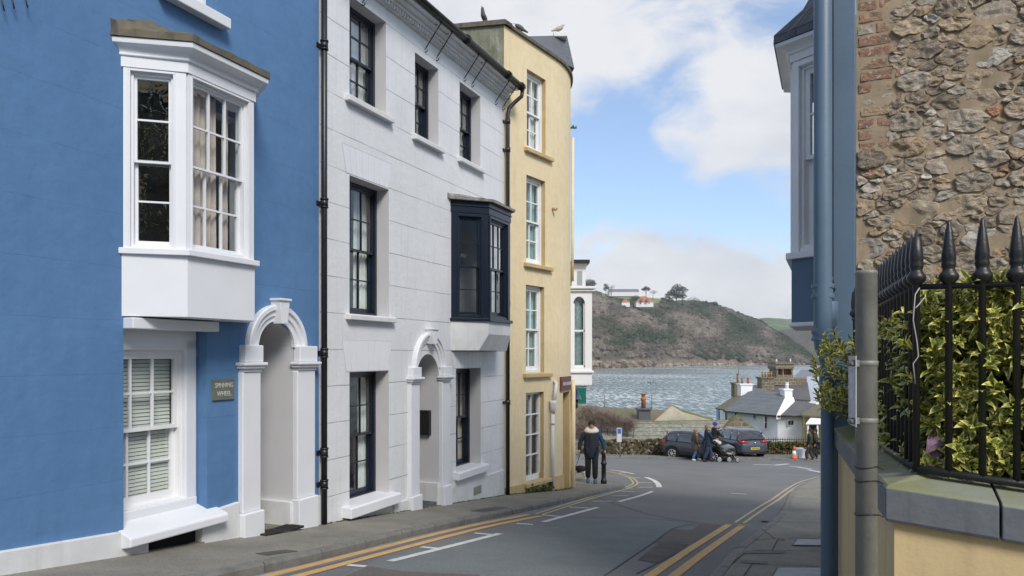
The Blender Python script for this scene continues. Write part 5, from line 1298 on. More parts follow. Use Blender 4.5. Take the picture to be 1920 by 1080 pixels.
# houses on the headland
M['white_far'] = mat('far_whitewash', (.72, .72, .70), .8); M['redroof'] = mat('orange_clay_tile', (.42, .15, .075), .8, (.30, .11, .06), .4, 1); M['greyroof'] = mat('grey_slate_far', (.17, .17, .21), .7, (.13, .13, .16), .3, 1)
M['win_far'] = mat('dark_window_pane', (.02, .022, .025), .2)
def gable_house(t, x0, x1, y0, y1, zb, ze, zr, mw, mr_, hip=0., ov=.4, axis='x', wname='wall', rname='roof'):
    b = MB(); b.box(x0, x1, y0, y1, zb, ze)
    ym = (y0+y1)/2
    if not hip: b.poly([(x0, y0, ze), (x0, y1, ze), (x0, ym, zr-.15)]); b.poly([(x1, y0, ze), (x1, y1, ze), (x1, ym, zr-.15)])
    b.build(wname, mw, t)
    b = MB(); e = .12
    def slab(*P): b.poly(P); b.poly([Vector(p)-Vector((0, 0, e)) for p in P]); [b.quad(Vector(P[i]), Vector(P[(i+1) % len(P)]), Vector(P[(i+1) % len(P)])-Vector((0, 0, e)), Vector(P[i])-Vector((0, 0, e))) for i in range(len(P))]
    sl_ = (zr-ze)/(ym-y0)
    ze2 = ze-sl_*ov*.6
    slab((x0-ov, y0-ov, ze2), (x1+ov, y0-ov, ze2), (x1+ov-hip, ym, zr), (x0-ov+hip, ym, zr)); slab((x0-ov, y1+ov, ze2), (x1+ov, y1+ov, ze2), (x1+ov-hip, ym, zr), (x0-ov+hip, ym, zr))
    if hip: slab((x0-ov, y0-ov, ze2), (x0-ov+hip, ym, zr), (x0-ov, y1+ov, ze2)); slab((x1+ov, y0-ov, ze2), (x1+ov-hip, ym, zr), (x1+ov, y1+ov, ze2))
    b.build(rname, mr_, t)
def win_far(t, x, z, w_, h, y, m='win_far'): b = MB(); b.box(x-w_/2, x+w_/2, y-.06, y+.05, z-h/2, z+h/2); b.build('window', M[m], t)
def px_h(px0, px1, yb_, ye, yr, Y, depth, name, label, cat, mw, mr_, hip=0, group=None, wins=()):
    s_ = Y/FPX; x0, x1 = (px0-CX)*s_, (px1-CX)*s_; t = thing(name, label, cat, None, ((x0+x1)/2, Y, (HY-yb_)*s_), group)
    gable_house(t, x0, x1, Y, Y+depth, (HY-yb_)*s_-3, (HY-ye)*s_, (HY-yr)*s_, mw, mr_, hip)
    for (wx, wz, ww, wh) in wins: win_far(t, (wx-CX)*s_, (HY-wz)*s_, ww*s_, wh*s_, Y)
    return t
bn = px_h(1142, 1198, 551, 546.5, 541, 985, 14, 'barn', 'long low white barn with a grey roof on the green crown of the headland', 'barn', M['white_far'], M['greyroof'])
hh = px_h(1193, 1225, 571, 566, 554.5, 925, 14, 'hill_house', 'white house with a steep orange hipped roof on the headland', 'house', M['white_far'], M['redroof'], 8, wins=((1201, 568.5, 2, 2), (1209, 568.5, 2, 2), (1217, 568.5, 2, 2)))
s_ = 922/FPX
for px in (1203, 1214):
    b = MB(); x = (px-CX)*s_; z = (HY-565)*s_; b.box(x-1.3, x+1.3, 921, 926, z, z+2.2); b.poly([(x-1.7, 920.6, z+2.2), (x+1.7, 920.6, z+2.2), (x, 920.6, z+4.2)]); b.quad((x-1.7, 920.6, z+2.2), (x, 920.6, z+4.2), (x, 927, z+4.2), (x-1.7, 927, z+2.2)); b.quad((x+1.7, 920.6, z+2.2), (x, 920.6, z+4.2), (x, 927, z+4.2), (x+1.7, 927, z+2.2)); b.build('dormer', M['redroof'], hh)
px_h(1166, 1181, 571, 566.5, 561, 925, 9, 'hill_cottage', 'small white cottage with orange roof left of the larger orange roofed house', 'house', M['white_far'], M['redroof'], 4)
# ------------------------------------------------------------ the house with the white oriel round the bend
def wpt(px, py, Y): return tuple(at(px, py, Y))
def slabs(name, m, root, polys, th=.10):
    b = MB()
    for P in polys:
        P = [Vector(p) for p in P]; n = (P[1]-P[0]).cross(P[2]-P[0]).normalized()
        if n.z < 0: n = -n
        b.poly(P); Q = [p-n*th for p in P]; b.poly(Q)
        for i in range(len(P)): b.quad(P[i], P[(i+1) % len(P)], Q[(i+1) % len(P)], Q[i])
    return b.build(name, m, root)
def walls(name, m, root, pts, zb=-9.5, back=None):
    """vertical wall under a line of top points; back: offset that closes the body"""
    b = MB(); P = [Vector(p) for p in pts]
    for a, c in zip(P, P[1:]): b.quad((a.x, a.y, zb), (c.x, c.y, zb), c, a)
    if back:
        k = Vector(back); Q = [P[0]+k, P[-1]+k]
        for a, c in ((P[0], Q[0]), (P[-1], Q[1]), (Q[0], Q[1])): b.quad((a.x, a.y, zb), (c.x, c.y, zb), c, a)
    return b.build(name, m, root)
def pbox(b, px0, px1, py0, py1, Y, d, taper=0):
    s_ = Y/FPX; x0, x1, z1, z0 = (px0-CX)*s_, (px1-CX)*s_, (HY-py0)*s_, (HY-py1)*s_; b.box(x0, x1, Y, Y+d, z0, z1)
def pot(root, px, py0, py1, wpx, Y, m, name='chimney_pot'):
    s_ = Y/FPX; x = (px-CX)*s_; z1, z0 = (HY-py0)*s_, (HY-py1)*s_; r = wpx*s_/2; h = z1-z0
    b = MB(); b.lathe(x, Y+.3, [(r*.8, z0), (r*.75, z0+h*.55), (r*.95, z0+h*.6), (r*.95, z0+h*.66), (r*.72, z0+h*.7), (r*.68, z0+h*.92), (r, z0+h*.95), (r, z1)], 12); b.build(name, m, root)
OF = Frame(1.52, 20.6, R(4.5))
OH = thing('oriel_house', 'house past the yellow bend with a white arched oriel window above the street', 'house', OF, (0, 0, -3.8))
b = MB(OF); wall_panel(b, -.3, 9, -5, 3.6, [], M['yellow'], M['yellow'], step=1.5); shell(b, -.3, 9, -5, 3.6, 4, M['white_dirty']); b.build('wall', None, OH)
def flat_bay(px0, px1, y_top, y_head, y_sill, y_base, Y, nm, wleft, wright):
    s_ = Y/FPX; X = lambda p: (p-CX)*s_; Z = lambda p: (HY-p)*s_
    b = MB(); x0, x1 = X(px0), X(px1)
    b.box(x0, x1, Y, Y+1.5, Z(y_base), Z(y_sill)); b.build('bay_panel', M['white'], OH, bevel=.01)
    b = MB(); b.box(x0-.03, x1+.05, Y-.06, Y+1.56, Z(y_sill)-.03, Z(y_sill)+.03); b.build('bay_sill', M['white'], OH, bevel=.006)
    wx0, wx1 = X(wleft), X(wright); hw = (wx1-wx0)/2; zt, zb = Z(y_head), Z(y_sill)+.12
    b = MB(WORLD)
    mbf = MB(Matrix.Translation(Vector((0, Y, 0)))); wall_panel(mbf, x0, x1, Z(y_sill), Z(y_top), [(wx0, wx1, zb, zt, 1.25, M['white'], .10)], M['white'], M['white'], .1)
    mbf.mat(M['white']); mbf.quad((x1, 0, Z(y_sill)), (x1, 1.5, Z(y_sill)), (x1, 1.5, Z(y_top)), (x1, 0, Z(y_top))); mbf.build('bay_frame', None, OH)
    g = MB(); g.quad((wx0, Y+.09, zb), (wx1, Y+.09, zb), (wx1, Y+.09, zt), (wx0, Y+.09, zt)); g.build('pane', M['glass_hi'], OH)
    c = MB(); n = 24; ids = [[c.V(wx0+(wx1-wx0)*k/n, Y+.2+.02*math.sin(k*1.9), z) for z in (zb, zt)] for k in range(n+1)]
    for k in range(n): c.face((ids[k][0], ids[k+1][0], ids[k+1][1], ids[k][1]), True)
    c.build('curtain', M['curtain_pale'], OH)
    b = MB(); zm = zb+(zt-zb)*.52; b.box(wx0, wx1, Y+.05, Y+.09, zm-.025, zm+.025); b.box(wx0, wx0+.04, Y+.05, Y+.09, zb, zt-.2); b.box(wx1-.04, wx1, Y+.05, Y+.09, zb, zt-.2); b.box(wx0, wx1, Y+.05, Y+.09, zb, zb+.07); b.build('sash', M['sash_white'], OH)
    b = MB(); b.box(x0-.02, x1+.06, Y-.07, Y+1.6, Z(y_top)-.02, Z(y_top)+.05); b.box(x0-.02, x1+.10, Y-.11, Y+1.64, Z(y_top)+.05, Z(y_top)+.12); b.build('bay_cornice', M['white'], OH, bevel=.01)
M['curtain_pale'] = mat('pale_aqua_net_curtain', (.55, .68, .68), .9, (.42, .55, .56), 8)
flat_bay(1066, 1110, 545, 556, 697, 722, 21.6, 'a', 1075, 1097)
b = MB(); pbox(b, 1064, 1112, 538, 542, 21.5, 1.8); b.build('bay_roof', M['lead'], OH)
b = MB(); Y = 27; s_ = Y/FPX; pbox(b, 1072, 1098, 499, 545, Y, 2); b.build('upper_bay', M['white'], OH)
for a_, z0, z1, m_ in ((1, 497, 503, 'white'), (4, 493, 497, 'white'), (8, 486.5, 493, 'black')): b = MB(); pbox(b, 1072, 1098+a_, z0, z1, Y-.03*a_, 2.2); b.build('upper_bay_cornice', M[m_], OH, bevel=.01)
b = MB(); b.quad(wpt(1082, 508, 26.98), wpt(1092, 508, 26.98), wpt(1092, 535, 26.98), wpt(1082, 535, 26.98)); b.build('pane', M['glass_hi'], OH)
b = MB(); p = at(1076, 560, 22.6); b.tube([(p.x-.05, p.y, -5), (p.x-.05, p.y, -1.0)], .05, 10); b.build('drainpipe', M['white_dirty'], OH)
M['green_sign'] = mat('deep_green_sign_paint', (.01, .14, .095), .4)
gs = thing('hanging_sign', 'green rectangular hanging sign on the bend below the white oriel window', 'sign', None, at(1089, 742, 25)); b = MB(); pbox(b, 1077, 1099, 727, 757, 25, .05); b.build('board', M['green_sign'], gs, bevel=.005)
b = MB(); a_ = at(1066, 725, 25.02); c = at(1100, 725, 25.02); b.tube([a_, c], .02, 6); b.build('bracket', M['black'], gs)
la = thing('wall_lantern', 'black wall lantern with conical hood in front of the green sign', 'lantern', None, at(1079, 760, 23.5)); q = at(1079, 752, 23.5); s_ = 23.5/FPX
b = MB(); b.lathe(q.x, q.y, [(.02, q.z+27*s_), (.04, q.z+24*s_), (.19, q.z+5*s_), (.20, q.z+3*s_), (.10, q.z+3*s_)], 12); b.build('hood', M['slateblue'], la)
b = MB(); b.lathe(q.x, q.y, [(.03, q.z-14*s_), (.07, q.z-11*s_), (.10, q.z+3*s_)], 8); b.tube([(q.x-.5, q.y, q.z+26*s_), (q.x, q.y, q.z+28*s_)], .015, 6); b.build('lamp_body', M['black'], la)
# ------------------------------------------------------------ low wall and everything beyond the junction
M['ivystone'] = mat('dark_ivy_covered_stone', (.13, .11, .08), .95, (.05, .055, .03), 2.2, 1, 1, 6)
M['moss_verge'] = mat('mossy_verge', (.16, .155, .06), .95, (.10, .10, .05), 3, 1, 1, 8)
M['stoneroof'] = mat('pale_stone_slates', (.38, .37, .30), .9, (.20, .20, .15), 3.5, 1, .8, 6, streak=(.46, .45, .38), streak_amt=.5, fine=.5, fs=9)
add_lines(M['stoneroof'], .45, .17, 0, 0, .03, .02, (.09, .09, .07), hs=.9, vsn=.7, bump=.8)
M['brownroof'] = mat('mossy_brown_roof', (.16, .13, .09), .9, (.13, .13, .07), 1.2, 1, .8, 8)
M['stonewall2'] = mat('brown_rubble_masonry', (.20, .16, .11), .95, (.10, .085, .06), 3.2, 1, 1, 6)
add_lines(M['stonewall2'], .42, .27, .1, 0, .05, .05, (.34, .29, .21), hs=.9, vsn=.9, bump=.5)
M['white2'] = mat('bright_whitewash', (.86, .86, .86), .75, (.74, .74, .76), 1, .6, .2, 20)
M['paleyellow'] = mat('pale_yellow_render', (.66, .54, .26), .7)
lw = thing('boundary_wall', 'low dark ivy covered stone wall along the far side of the junction', 'wall', None, at(1190, 858, 36.6))
WY = [(1086, 37.5), (1240, 38.8), (1330, 40.3), (1436, 41.2), (1600, 41.6)]
b = MB(); cr_ = random.Random(4); rings = []
for k in range(61):
    px = 1086+(1436-1086)*k/60; Yk = interp(WY, px); p = at(px, 826+1.5*math.sin(k*.7), Yk); z = p.z+noise.noise(Vector((k*.5, 0, 0)))*.10
    rings.append([(p.x, p.y, -6.2), (p.x, p.y-.04, z-.4), (p.x, p.y+.02, z), (p.x, p.y+.45, z+.02), (p.x, p.y+.5, -6.2)])
b.loft(rings, True, True, False); b.build('stonework', M['ivystone'], lw)
b = MB(); tn = []
for k in range(900):
    px = cr_.uniform(1088, 1434); Yk = interp(WY, px)-.05; p = at(px, cr_.uniform(825, 856), Yk); clump(b, (p.x, p.y, p.z), .12, .10, cr_.random()*90, .9, tn, cr_.random())
b.att = {'tone': tn}
M['ivy'] = blob_mat('ivy_clump', [(0, (.025, .028, .014)), (.4, (.07, .062, .036)), (.75, (.13, .105, .07)), (1, (.26, .23, .18))]); b.build('ivy', M['ivy'], lw)
b = MB()
P = [G(px, py) for px, py in ((1086, 861), (1235, 860), (1445, 863), (1560, 867))]; Q = [at(p_, 856, interp(WY, p_)+.3) for p_ in (1086, 1240, 1440, 1560)]
for i in range(3): b.quad(rz(P[i], .08), rz(P[i+1], .08), rz(Q[i+1], .08), rz(Q[i], .08)); b.quad(rz(P[i], .08), rz(P[i+1], .08), rz(P[i+1], -.05), rz(P[i], -.05))
structure(b.build('far_pavement', M['kerb']))
# big low building with pale stone-slate roof
sb = thing('stone_slate_barn', 'long low building with pale mossy stone slate roof behind the low wall', 'building', None, at(1230, 826, 42))
slabs('roof', M['stoneroof'], sb, [[wpt(1040, 829, 41.9), wpt(1400, 824, 42.6), wpt(1380, 788, 45.5), wpt(1040, 795, 44.6)]])
slabs('ridge', M['moss_verge'], sb, [[wpt(1040, 797, 44.4), wpt(1382, 790, 45.3), wpt(1380, 786.5, 45.8), wpt(1040, 792, 44.9)]])
walls('wall', M['stonewall2'], sb, [wpt(1040, 829.5, 41.65), wpt(1398, 825, 42.65)])
b2 = thing('brown_roofed_house', 'house with broad mossy brown roof, slate stack and tall orange chimney pot', 'house', None, at(1170, 790, 49))
slabs('roof', M['brownroof'], b2, [[wpt(1030, 798, 47), wpt(1232, 791, 47.5), wpt(1256, 770, 51), wpt(1030, 757, 51)]])
walls('wall', M['stonewall2'], b2, [wpt(1030, 799, 47.1), wpt(1234, 792, 47.6)], back=(0, 2, -.4))
b = MB(); pbox(b, 1198, 1220, 768, 792, 48.2, .9); b.build('chimney', M['slate'], b2, bevel=.02); b = MB(); pbox(b, 1196, 1222, 766, 769, 48.1, 1.1); b.build('chimney_cap', M['slate'], b2)
pot(b2, 1208, 738, 767, 11, 48.3, M['terracotta'])
b3 = thing('gabled_outbuilding', 'pale rendered gable with mossy verges beside the tall orange chimney pot', 'building', None, at(1258, 789, 46))
b = MB(); b.poly([wpt(1226, 796, 46), wpt(1226, 789, 46), wpt(1259, 760, 46), wpt(1278, 772, 46), wpt(1338, 789, 46), wpt(1338, 796, 46)]); o_ = b.build('gable_wall', mat('weathered_cream_render', (.52, .49, .38), .9, (.38, .36, .27), 2, 1), b3, solid=.2)
slabs('roof', M['moss_verge'], b3, [[wpt(1256, 770, 45.9), wpt(1338, 789, 45.9), wpt(1338, 785, 47.5), wpt(1264, 764, 47.5)]])
slabs('roof', M['terracotta'], b3, [[wpt(1224, 790, 45.9), wpt(1259, 759.5, 45.9), wpt(1262, 759, 49), wpt(1229, 787, 49)]], .06)
slabs('roof', M['brownroof'], b3, [[wpt(1259, 759.5, 45.9), wpt(1282, 775, 45.9), wpt(1290, 776, 49), wpt(1262, 759, 49)]], .06)
def aerial(px, y0, y1, Y, bars, label):
    s_ = Y/FPX; x = (px-CX)*s_; t = thing('tv_aerial', label, 'aerial', None, (x, Y, (HY-y1)*s_), 'television aerials on the roofs')
    b = MB(); b.tube([(x, Y, (HY-y1)*s_), (x, Y, (HY-y0)*s_)], .022, 6); b.build('mast', M['iron'], t)
    b = MB(); z = (HY-y0)*s_-.05
    if bars:
        b.tube([(x-.28, Y, z), (x+.28, Y+.05, z)], .014, 5)
        for k in (-.27, -.09, .09, .27): b.tube([(x+k, Y, z-.14), (x+k, Y, z+.14)], .011, 5)
    else: b.tube([(x-.06, Y, z), (x+.06, Y, z)], .012, 5)
    b.build('dipole', M['black'], t)
aerial(1222, 716, 768, 48.5, True, 'television aerial with crossbars beside the tall orange chimney pot'); aerial(1133, 727, 765, 49, False, 'thin bare aerial mast rising from the brown roof on the left'); aerial(1385, 681, 703, 60, False, 'thin aerial mast above the tallest terracotta pot of the white cottage')
# stone gable shed
sh = thing('stone_shed', 'small squared stone gabled shed behind the parked hatchback', 'building', None, at(1380, 815, 43.5))
b = MB(); b.poly([wpt(1346, 850, 43), wpt(1346, 812, 43), wpt(1382, 779, 43), wpt(1414, 809, 43), wpt(1414, 850, 43)]); b.build('gable_wall', M['stonewall2'], sh, solid=.25)
slabs('roof', M['moss_verge'], sh, [[wpt(1340, 817, 42.9), wpt(1382, 777, 42.9), wpt(1374, 779, 47), wpt(1331, 812, 47)], [wpt(1382, 777, 42.9), wpt(1418, 810, 42.9), wpt(1420, 806, 47), wpt(1374, 779, 47)]], .12)
# white cottage
WC = thing('white_cottage', 'whitewashed harbour cottage with grey slate roof and white chimneys', 'house', None, at(1440, 820, 50))
walls('wall', M['white2'], WC, [wpt(1362, 768, 54), wpt(1458, 777, 50), wpt(1508, 777.5, 49.3)], back=(1.2, 6, 0))
slabs('roof', M['slate2'] if 'slate2' in M else mat('blue_grey_slate_roof', (.15, .165, .17), .7, (.11, .12, .13), 1.2, 1, .5, 6), WC, [[wpt(1358, 770, 53.6), wpt(1460, 779, 49.7), wpt(1476, 739, 54), wpt(1413, 726, 58.5)]])
M['slate2'] = bpy.data.materials['blue_grey_slate_roof']; add_lines(M['slate2'], .4, .2, 0, 0, .03, .02, (.07, .08, .085), hs=.8, vsn=.5, bump=.5)
slabs('roof', mat('dark_slate_roof', (.085, .085, .095), .7, (.12, .11, .10), 1.2, 1, .5, 6), WC, [[wpt(1459, 778, 49.7), wpt(1508, 779, 49), wpt(1530, 757, 53), wpt(1488, 752, 53.5)]]); M['slate3'] = bpy.data.materials['dark_slate_roof']
slabs('roof', M['brownroof'], WC, [[wpt(1341, 765, 57), wpt(1362, 769, 54.4), wpt(1414, 726, 58.8), wpt(1388, 736, 62)]])
slabs('verge', M['white2'], WC, [[wpt(1456, 778, 49.5), wpt(1463, 778, 49.5), wpt(1490, 752, 53.3), wpt(1488, 745, 53.8), wpt(1474, 741, 53.8)]], .3)
for (x0, x1, y0, y1, Y, m_) in ((1471, 1486, 731, 756, 53.5, 'white2'), (1389, 1411, 721, 752, 57.5, 'white2'), (1377, 1389, 719, 745, 60, 'brownroof')):
    b = MB(); pbox(b, x0, x1, y0, y1, Y, .9); b.build('chimney', M[m_], WC, bevel=.03); b = MB(); pbox(b, x0-1.5, x1+1.5, y0-1.5, y0+1, Y-.06, 1.02); b.build('chimney_cap', M[m_], WC)
pot(WC, 1478.5, 717, 730, 8, 53.6, M['white2']); pot(WC, 1385, 701, 719, 5, 60, M['terracotta']); pot(WC, 1394, 709, 721, 5, 57.5, M['stonewall2']); pot(WC, 1405, 709, 721, 6, 57.5, M['terracotta'])
for (px0, px1, y0, y1, Y) in ((1433, 1443, 780, 804, 50.9), (1477, 1489, 787, 798, 49.7), (1412, 1417, 776, 786, 51.8), (1377, 1387, 773, 784, 53.3)):
    f = MB(); pbox(f, px0, px1, y0, y1, Y-.10, .2); f = f.build('window', M['sash_white'], WC)
    g = MB(); mx_ = (px0+px1)/2; my_ = (y0+y1)/2
    for (a_, c_) in ((px0+1.2, mx_-.5), (mx_+.5, px1-1.2)):
        for (d_, e_) in (((y0+1.5, my_-.5), (my_+.5, y1-1.5)) if y1-y0 > 15 else ((y0+1.5, y1-1.5),)): pbox(g, a_, c_, d_, e_, Y-.13, .1)
    g.build('pane', M['win_far'], f)
b = MB(); b.tube([wpt(1361, 769, 53.9), wpt(1361, 815, 53.9)], .05, 6); b.tube([wpt(1357, 771, 53.4), wpt(1459, 780.5, 49.5), wpt(1507, 780, 48.9)], .05, 6); b.build('gutter', M['black'], WC)
lb_ = thing('pale_blue_house', 'pale blue house end glimpsed left of the white cottage', 'house', None, at(1352, 790, 60)); walls('wall', mat('pale_blue_render', (.35, .55, .72), .8), lb_, [wpt(1345, 767, 60), wpt(1362, 770, 60)], back=(1, 4, 0))
b = MB(); pbox(b, 1350, 1353, 773, 784, 59.9, .2); b.build('window', M['win_far'], lb_)
YC = thing('yellow_cottage', 'pale yellow cottage with white porch at the right end of the railing', 'house', None, at(1520, 822, 48))
walls('wall', M['paleyellow'], YC, [wpt(1508, 776, 48.6), wpt(1580, 778, 48)], back=(1, 5, 0)); slabs('roof', M['brownroof'], YC, [[wpt(1503, 778, 48.2), wpt(1585, 780, 47.6), wpt(1590, 758, 52), wpt(1529, 758, 52)]])
slabs('porch_roof', M['white2'], YC, [[wpt(1511, 794, 46.6), wpt(1580, 794, 46.6), wpt(1580, 783, 48.2), wpt(1520, 783, 48.2)]], .06)
for px in (1514, 1532, 1550): b = MB(); pbox(b, px, px+2.5, 793, 832, 46.7, .12); b.build('porch_post', M['white2'], YC)
b = MB(); pbox(b, 1519, 1530, 797, 826, 48.1, .1); b.build('window', M['win_far'], YC)
# roofs, stacks and a tower nearer the water
RH = thing('dark_roofed_house', 'dark slate roofed house with rubble ridge wall behind the white cottage', 'house', None, at(1480, 745, 66))
slabs('roof', M['slate3'], RH, [[wpt(1415, 745, 63), wpt(1520, 750, 61), wpt(1514, 716, 68), wpt(1412, 722, 68)]]); walls('wall', M['white2'], RH, [wpt(1415, 746, 63.1), wpt(1530, 751, 61.1)])
b = MB(); pbox(b, 1452, 1513, 709, 722, 67, .8); b.build('ridge_wall', M['stonewall2'], RH)
b = MB(); pbox(b, 1428, 1452, 708, 735, 65, 1.2); pbox(b, 1426.5, 1453.5, 707, 710, 64.9, 1.4); b.build('chimney', M['stonewall2'], RH, bevel=.03)
M['ochrepot'] = mat('ochre_clay_pot', (.42, .25, .07), .8)
for px in (1432, 1437.5, 1443, 1448): pot(RH, px, 697, 708, 5, 65.2, M['ochrepot'])
TW = thing('stone_chimney_stack', 'massive stone chimney stack with a band of orange clay pots near the water', 'chimney', None, at(1471, 712, 76))
b = MB(); pbox(b, 1455, 1488, 703, 716, 76, 2.2); pbox(b, 1454, 1489, 681, 692, 75.9, 2.4); pbox(b, 1456, 1459, 692, 703, 76, 2.2); pbox(b, 1484, 1487, 692, 703, 76, 2.2); pbox(b, 1454, 1489, 679, 683, 75.8, 2.6); b.build('stonework', M['stonewall2'], TW, bevel=.05)
for i, px in enumerate((1461, 1465.5, 1470, 1474.5, 1479, 1483)): pot(TW, px, 692, 703.5, 4.2, 76.3, M['terracotta'] if i != 2 else M['white2'])
b = MB(); pbox(b, 1458, 1485, 692, 704, 77.6, .4); b.build('brick_core', M['terracotta'], TW)
for px in (1458, 1484): pot(TW, px, 673, 681, 3, 76.4, M['white2'])
GR = thing('grey_roofed_house', 'grey slate roof with pale rendered end near the water behind the pipe', 'house', None, at(1515, 705, 82)); slabs('roof', mat('pale_grey_slate_roof', (.20, .21, .24), .7, (.16, .17, .19), .8, 1), GR, [[wpt(1488, 708, 80), wpt(1620, 708, 80), wpt(1620, 693, 88), wpt(1502, 693, 88)]]); walls('wall', M['white2'], GR, [wpt(1488, 709, 80), wpt(1620, 709, 80)])
slabs('roof', mat('pale_metal_roof', (.42, .45, .52), .6), GR, [[wpt(1513, 752, 63), wpt(1620, 752, 63), wpt(1620, 706, 72), wpt(1513, 706, 72)]])
# bare shrubs above the low wall on the left
def twig_bush(px, pyb, pyt, Y, wpx, label, m, n=420, seed=1, leafs=.03, grp='bare shrubs along the roofs'):
    rr_ = random.Random(seed); s_ = Y/FPX; X = (px-CX)*s_; zb = (HY-pyb)*s_; H_ = (pyb-pyt)*s_; W_ = wpx*s_
    t = thing('bare_shrub', label, 'shrub', None, (X, Y, zb), grp); b = MB(); tn = []
    for k in range(n):
        a = Vector((X+rr_.gauss(0, .25)*W_, Y+rr_.uniform(-.4, .4), zb+rr_.random()**.8*H_*.8)); d = Vector((rr_.gauss(0, .6), rr_.gauss(0, .4), rr_.uniform(.2, 1.1))).normalized()*rr_.uniform(.2, .5); w_ = d.orthogonal().normalized()*.008
        b.quad(a-w_, a+w_, a+d+w_*.4, a+d-w_*.4); tn += [rr_.random()]*4
    b.att = {'tone': tn}; b.build('twigs', m, t)
    b = MB(); [b.tube([(X+k*.3, Y, zb-.8), (X+k*.4, Y, zb+H_*.5)], .02, 5) for k in (-1, 0, 1)]; b.build('stem', M['bark'], t)
M['twig'] = leaf_card_mat('reddish_bare_twigs', (.095, .055, .045), (.20, .15, .12))
for i, (px, a_, c_, w_) in enumerate(((1100, 805, 757, 50), (1128, 806, 768, 46), (1150, 806, 778, 40), (1176, 812, 786, 30), (1092, 830, 790, 40))):
    twig_bush(px, a_, c_, 43.6-i*.3, w_, ('tallest reddish bare shrub beside the oriel house', 'second reddish bare shrub from the left above the low wall', 'third bare shrub, low and spreading above the low wall', 'smallest bare shrub, straggling over the stone slate roof', 'bare shrub lowest on the bank behind the walking man')[i], M['twig'], 900, i)
# railing and flowering hedge on the right of the junction
rl = thing('park_railing', 'thin black vertical bar railing along the far pavement right of the cars', 'railing', None, at(1490, 862, 39.6))
def RP(px): return 40.9+ (px-1437)*.006
bar0 = None
for k in range(34):
    px = 1437+k*4.35; Yk = RP(px); a_, c_ = at(px, 863, Yk), at(px, 819, Yk)
    if bar0 is None: b = MB(Matrix.Translation(a_)); b.lathe(0, 0, [(.013, 0), (.013, 1.18), (.02, 1.2), (.001, 1.27)], 6); bar0 = b.build('bar', M['black'], rl); bar0_a = a_
    else: o_ = bar0.copy(); COL.objects.link(o_); o_.parent = rl; o_.location = a_-bar0_a
for y_ in (824, 858): b = MB(); b.tube([at(1437, y_, RP(1437)), at(1590, y_+1, RP(1590))], .02, 6); b.build('rail', M['black'], rl)
M['berry'] = blob_mat('shrub_hedge', [(0, (.03, .05, .015)), (.4, (.07, .10, .03)), (.7, (.13, .09, .04)), (1, (.26, .12, .06))])
hb = thing('mixed_hedge', 'green and russet hedge growing behind the far railing', 'hedge', None, at(1480, 860, 40)); b = MB(); tn = []
for k in range(1500):
    px = cr_.uniform(1425, 1545); p = at(px, cr_.uniform(829, 862), 41.3+cr_.uniform(0, .6)+(px-1437)*.006); clump(b, tuple(p), .09, .08, cr_.random()*90, 1.0, tn, cr_.random()**1.2)
b.att = {'tone': tn}; b.build('foliage', M['berry'], hb)
# traffic cone
M['orange'] = mat('orange_cone_plastic', (.80, .13, .035), .45); c = G(1489, 863); cz_ = c.z
cn = thing('traffic_cone', 'orange traffic cone with white band by the far railing', 'cone', None, c)
b = MB(); b.mat(M['orange']); b.box(c.x-.22, c.x+.22, c.y-.22, c.y+.22, cz_, cz_+.04); b.lathe(c.x, c.y, [(.17, cz_+.04), (.13, cz_+.24)], 14); b.lathe(c.x, c.y, [(.072, cz_+.50), (.03, cz_+.72), (.001, cz_+.73)], 14); b.build('body', None, cn)
b = MB(); b.lathe(c.x, c.y, [(.13, cz_+.24), (.072, cz_+.50)], 14); b.build('white_band', M['white'], cn)
for i, (px, m_, lab) in enumerate(((1500, 'white', 'white slatted planter box right of the traffic cone'), (1509, 'black', 'black framed slatted box furthest right by the railing'))):
    c = G(px, 862); t = thing('planter_box', lab, 'planter', None, c); b = MB()
    for k in range(4): b.box(c.x-.16+k*.09, c.x-.10+k*.09, c.y-.02, c.y+.02, c.z+.05, c.z+.55)
    b.build('slat_panel', M['white'], t); b = MB(); b.box(c.x-.18, c.x+.20, c.y+.03, c.y+.3, c.z, c.z+.6); b.build('box', M[m_], t, bevel=.01)
# parking sign
c = G(1161, 859); c = Vector((c.x, c.y-.3, road_z(c.x, c.y))); ps = thing('parking_sign', 'small pale blue and white parking sign on a grey post before the low wall', 'sign', None, c); s_ = c.y/FPX
b = MB(); b.tube([(c.x, c.y, c.z), (c.x, c.y, (HY-803)*s_)], .03, 8); b.build('post', M['galv'], ps)
b = MB(); pbox(b, 1156.5, 1166, 802, 829, c.y-.04, .01); q = b.build('plate', M['plate'], ps); b = MB(); pbox(b, 1158, 1164.5, 804, 813, c.y-.045, .008); b.build('symbol', mat('sign_blue', (.03, .12, .45), .5), q)
b = MB(); [pbox(b, 1158, 1164.5, y_, y_+1.3, c.y-.045, .008) for y_ in (816, 819, 822, 825)]; b.build('printed_lines', M['jg'], q)
# bollard
c = G(1132, 907, KH); bo = thing('bollard', 'black cast iron bollard at the pavement corner beside the walking man', 'bollard', None, c); z = c.z
b = MB(); b.lathe(c.x, c.y, [(.085, z), (.085, z+.10), (.066, z+.12), (.062, z+.52), (.082, z+.54), (.086, z+.58), (.066, z+.60), (.055, z+.80), (.075, z+.82), (.075, z+.86), (.05, z+.90), (.001, z+.92)], 14); b.build('post', M['black'], bo)
b = MB(); b.lathe(c.x, c.y, [(.0875, z+.20), (.0655, z+.20)], 14); 

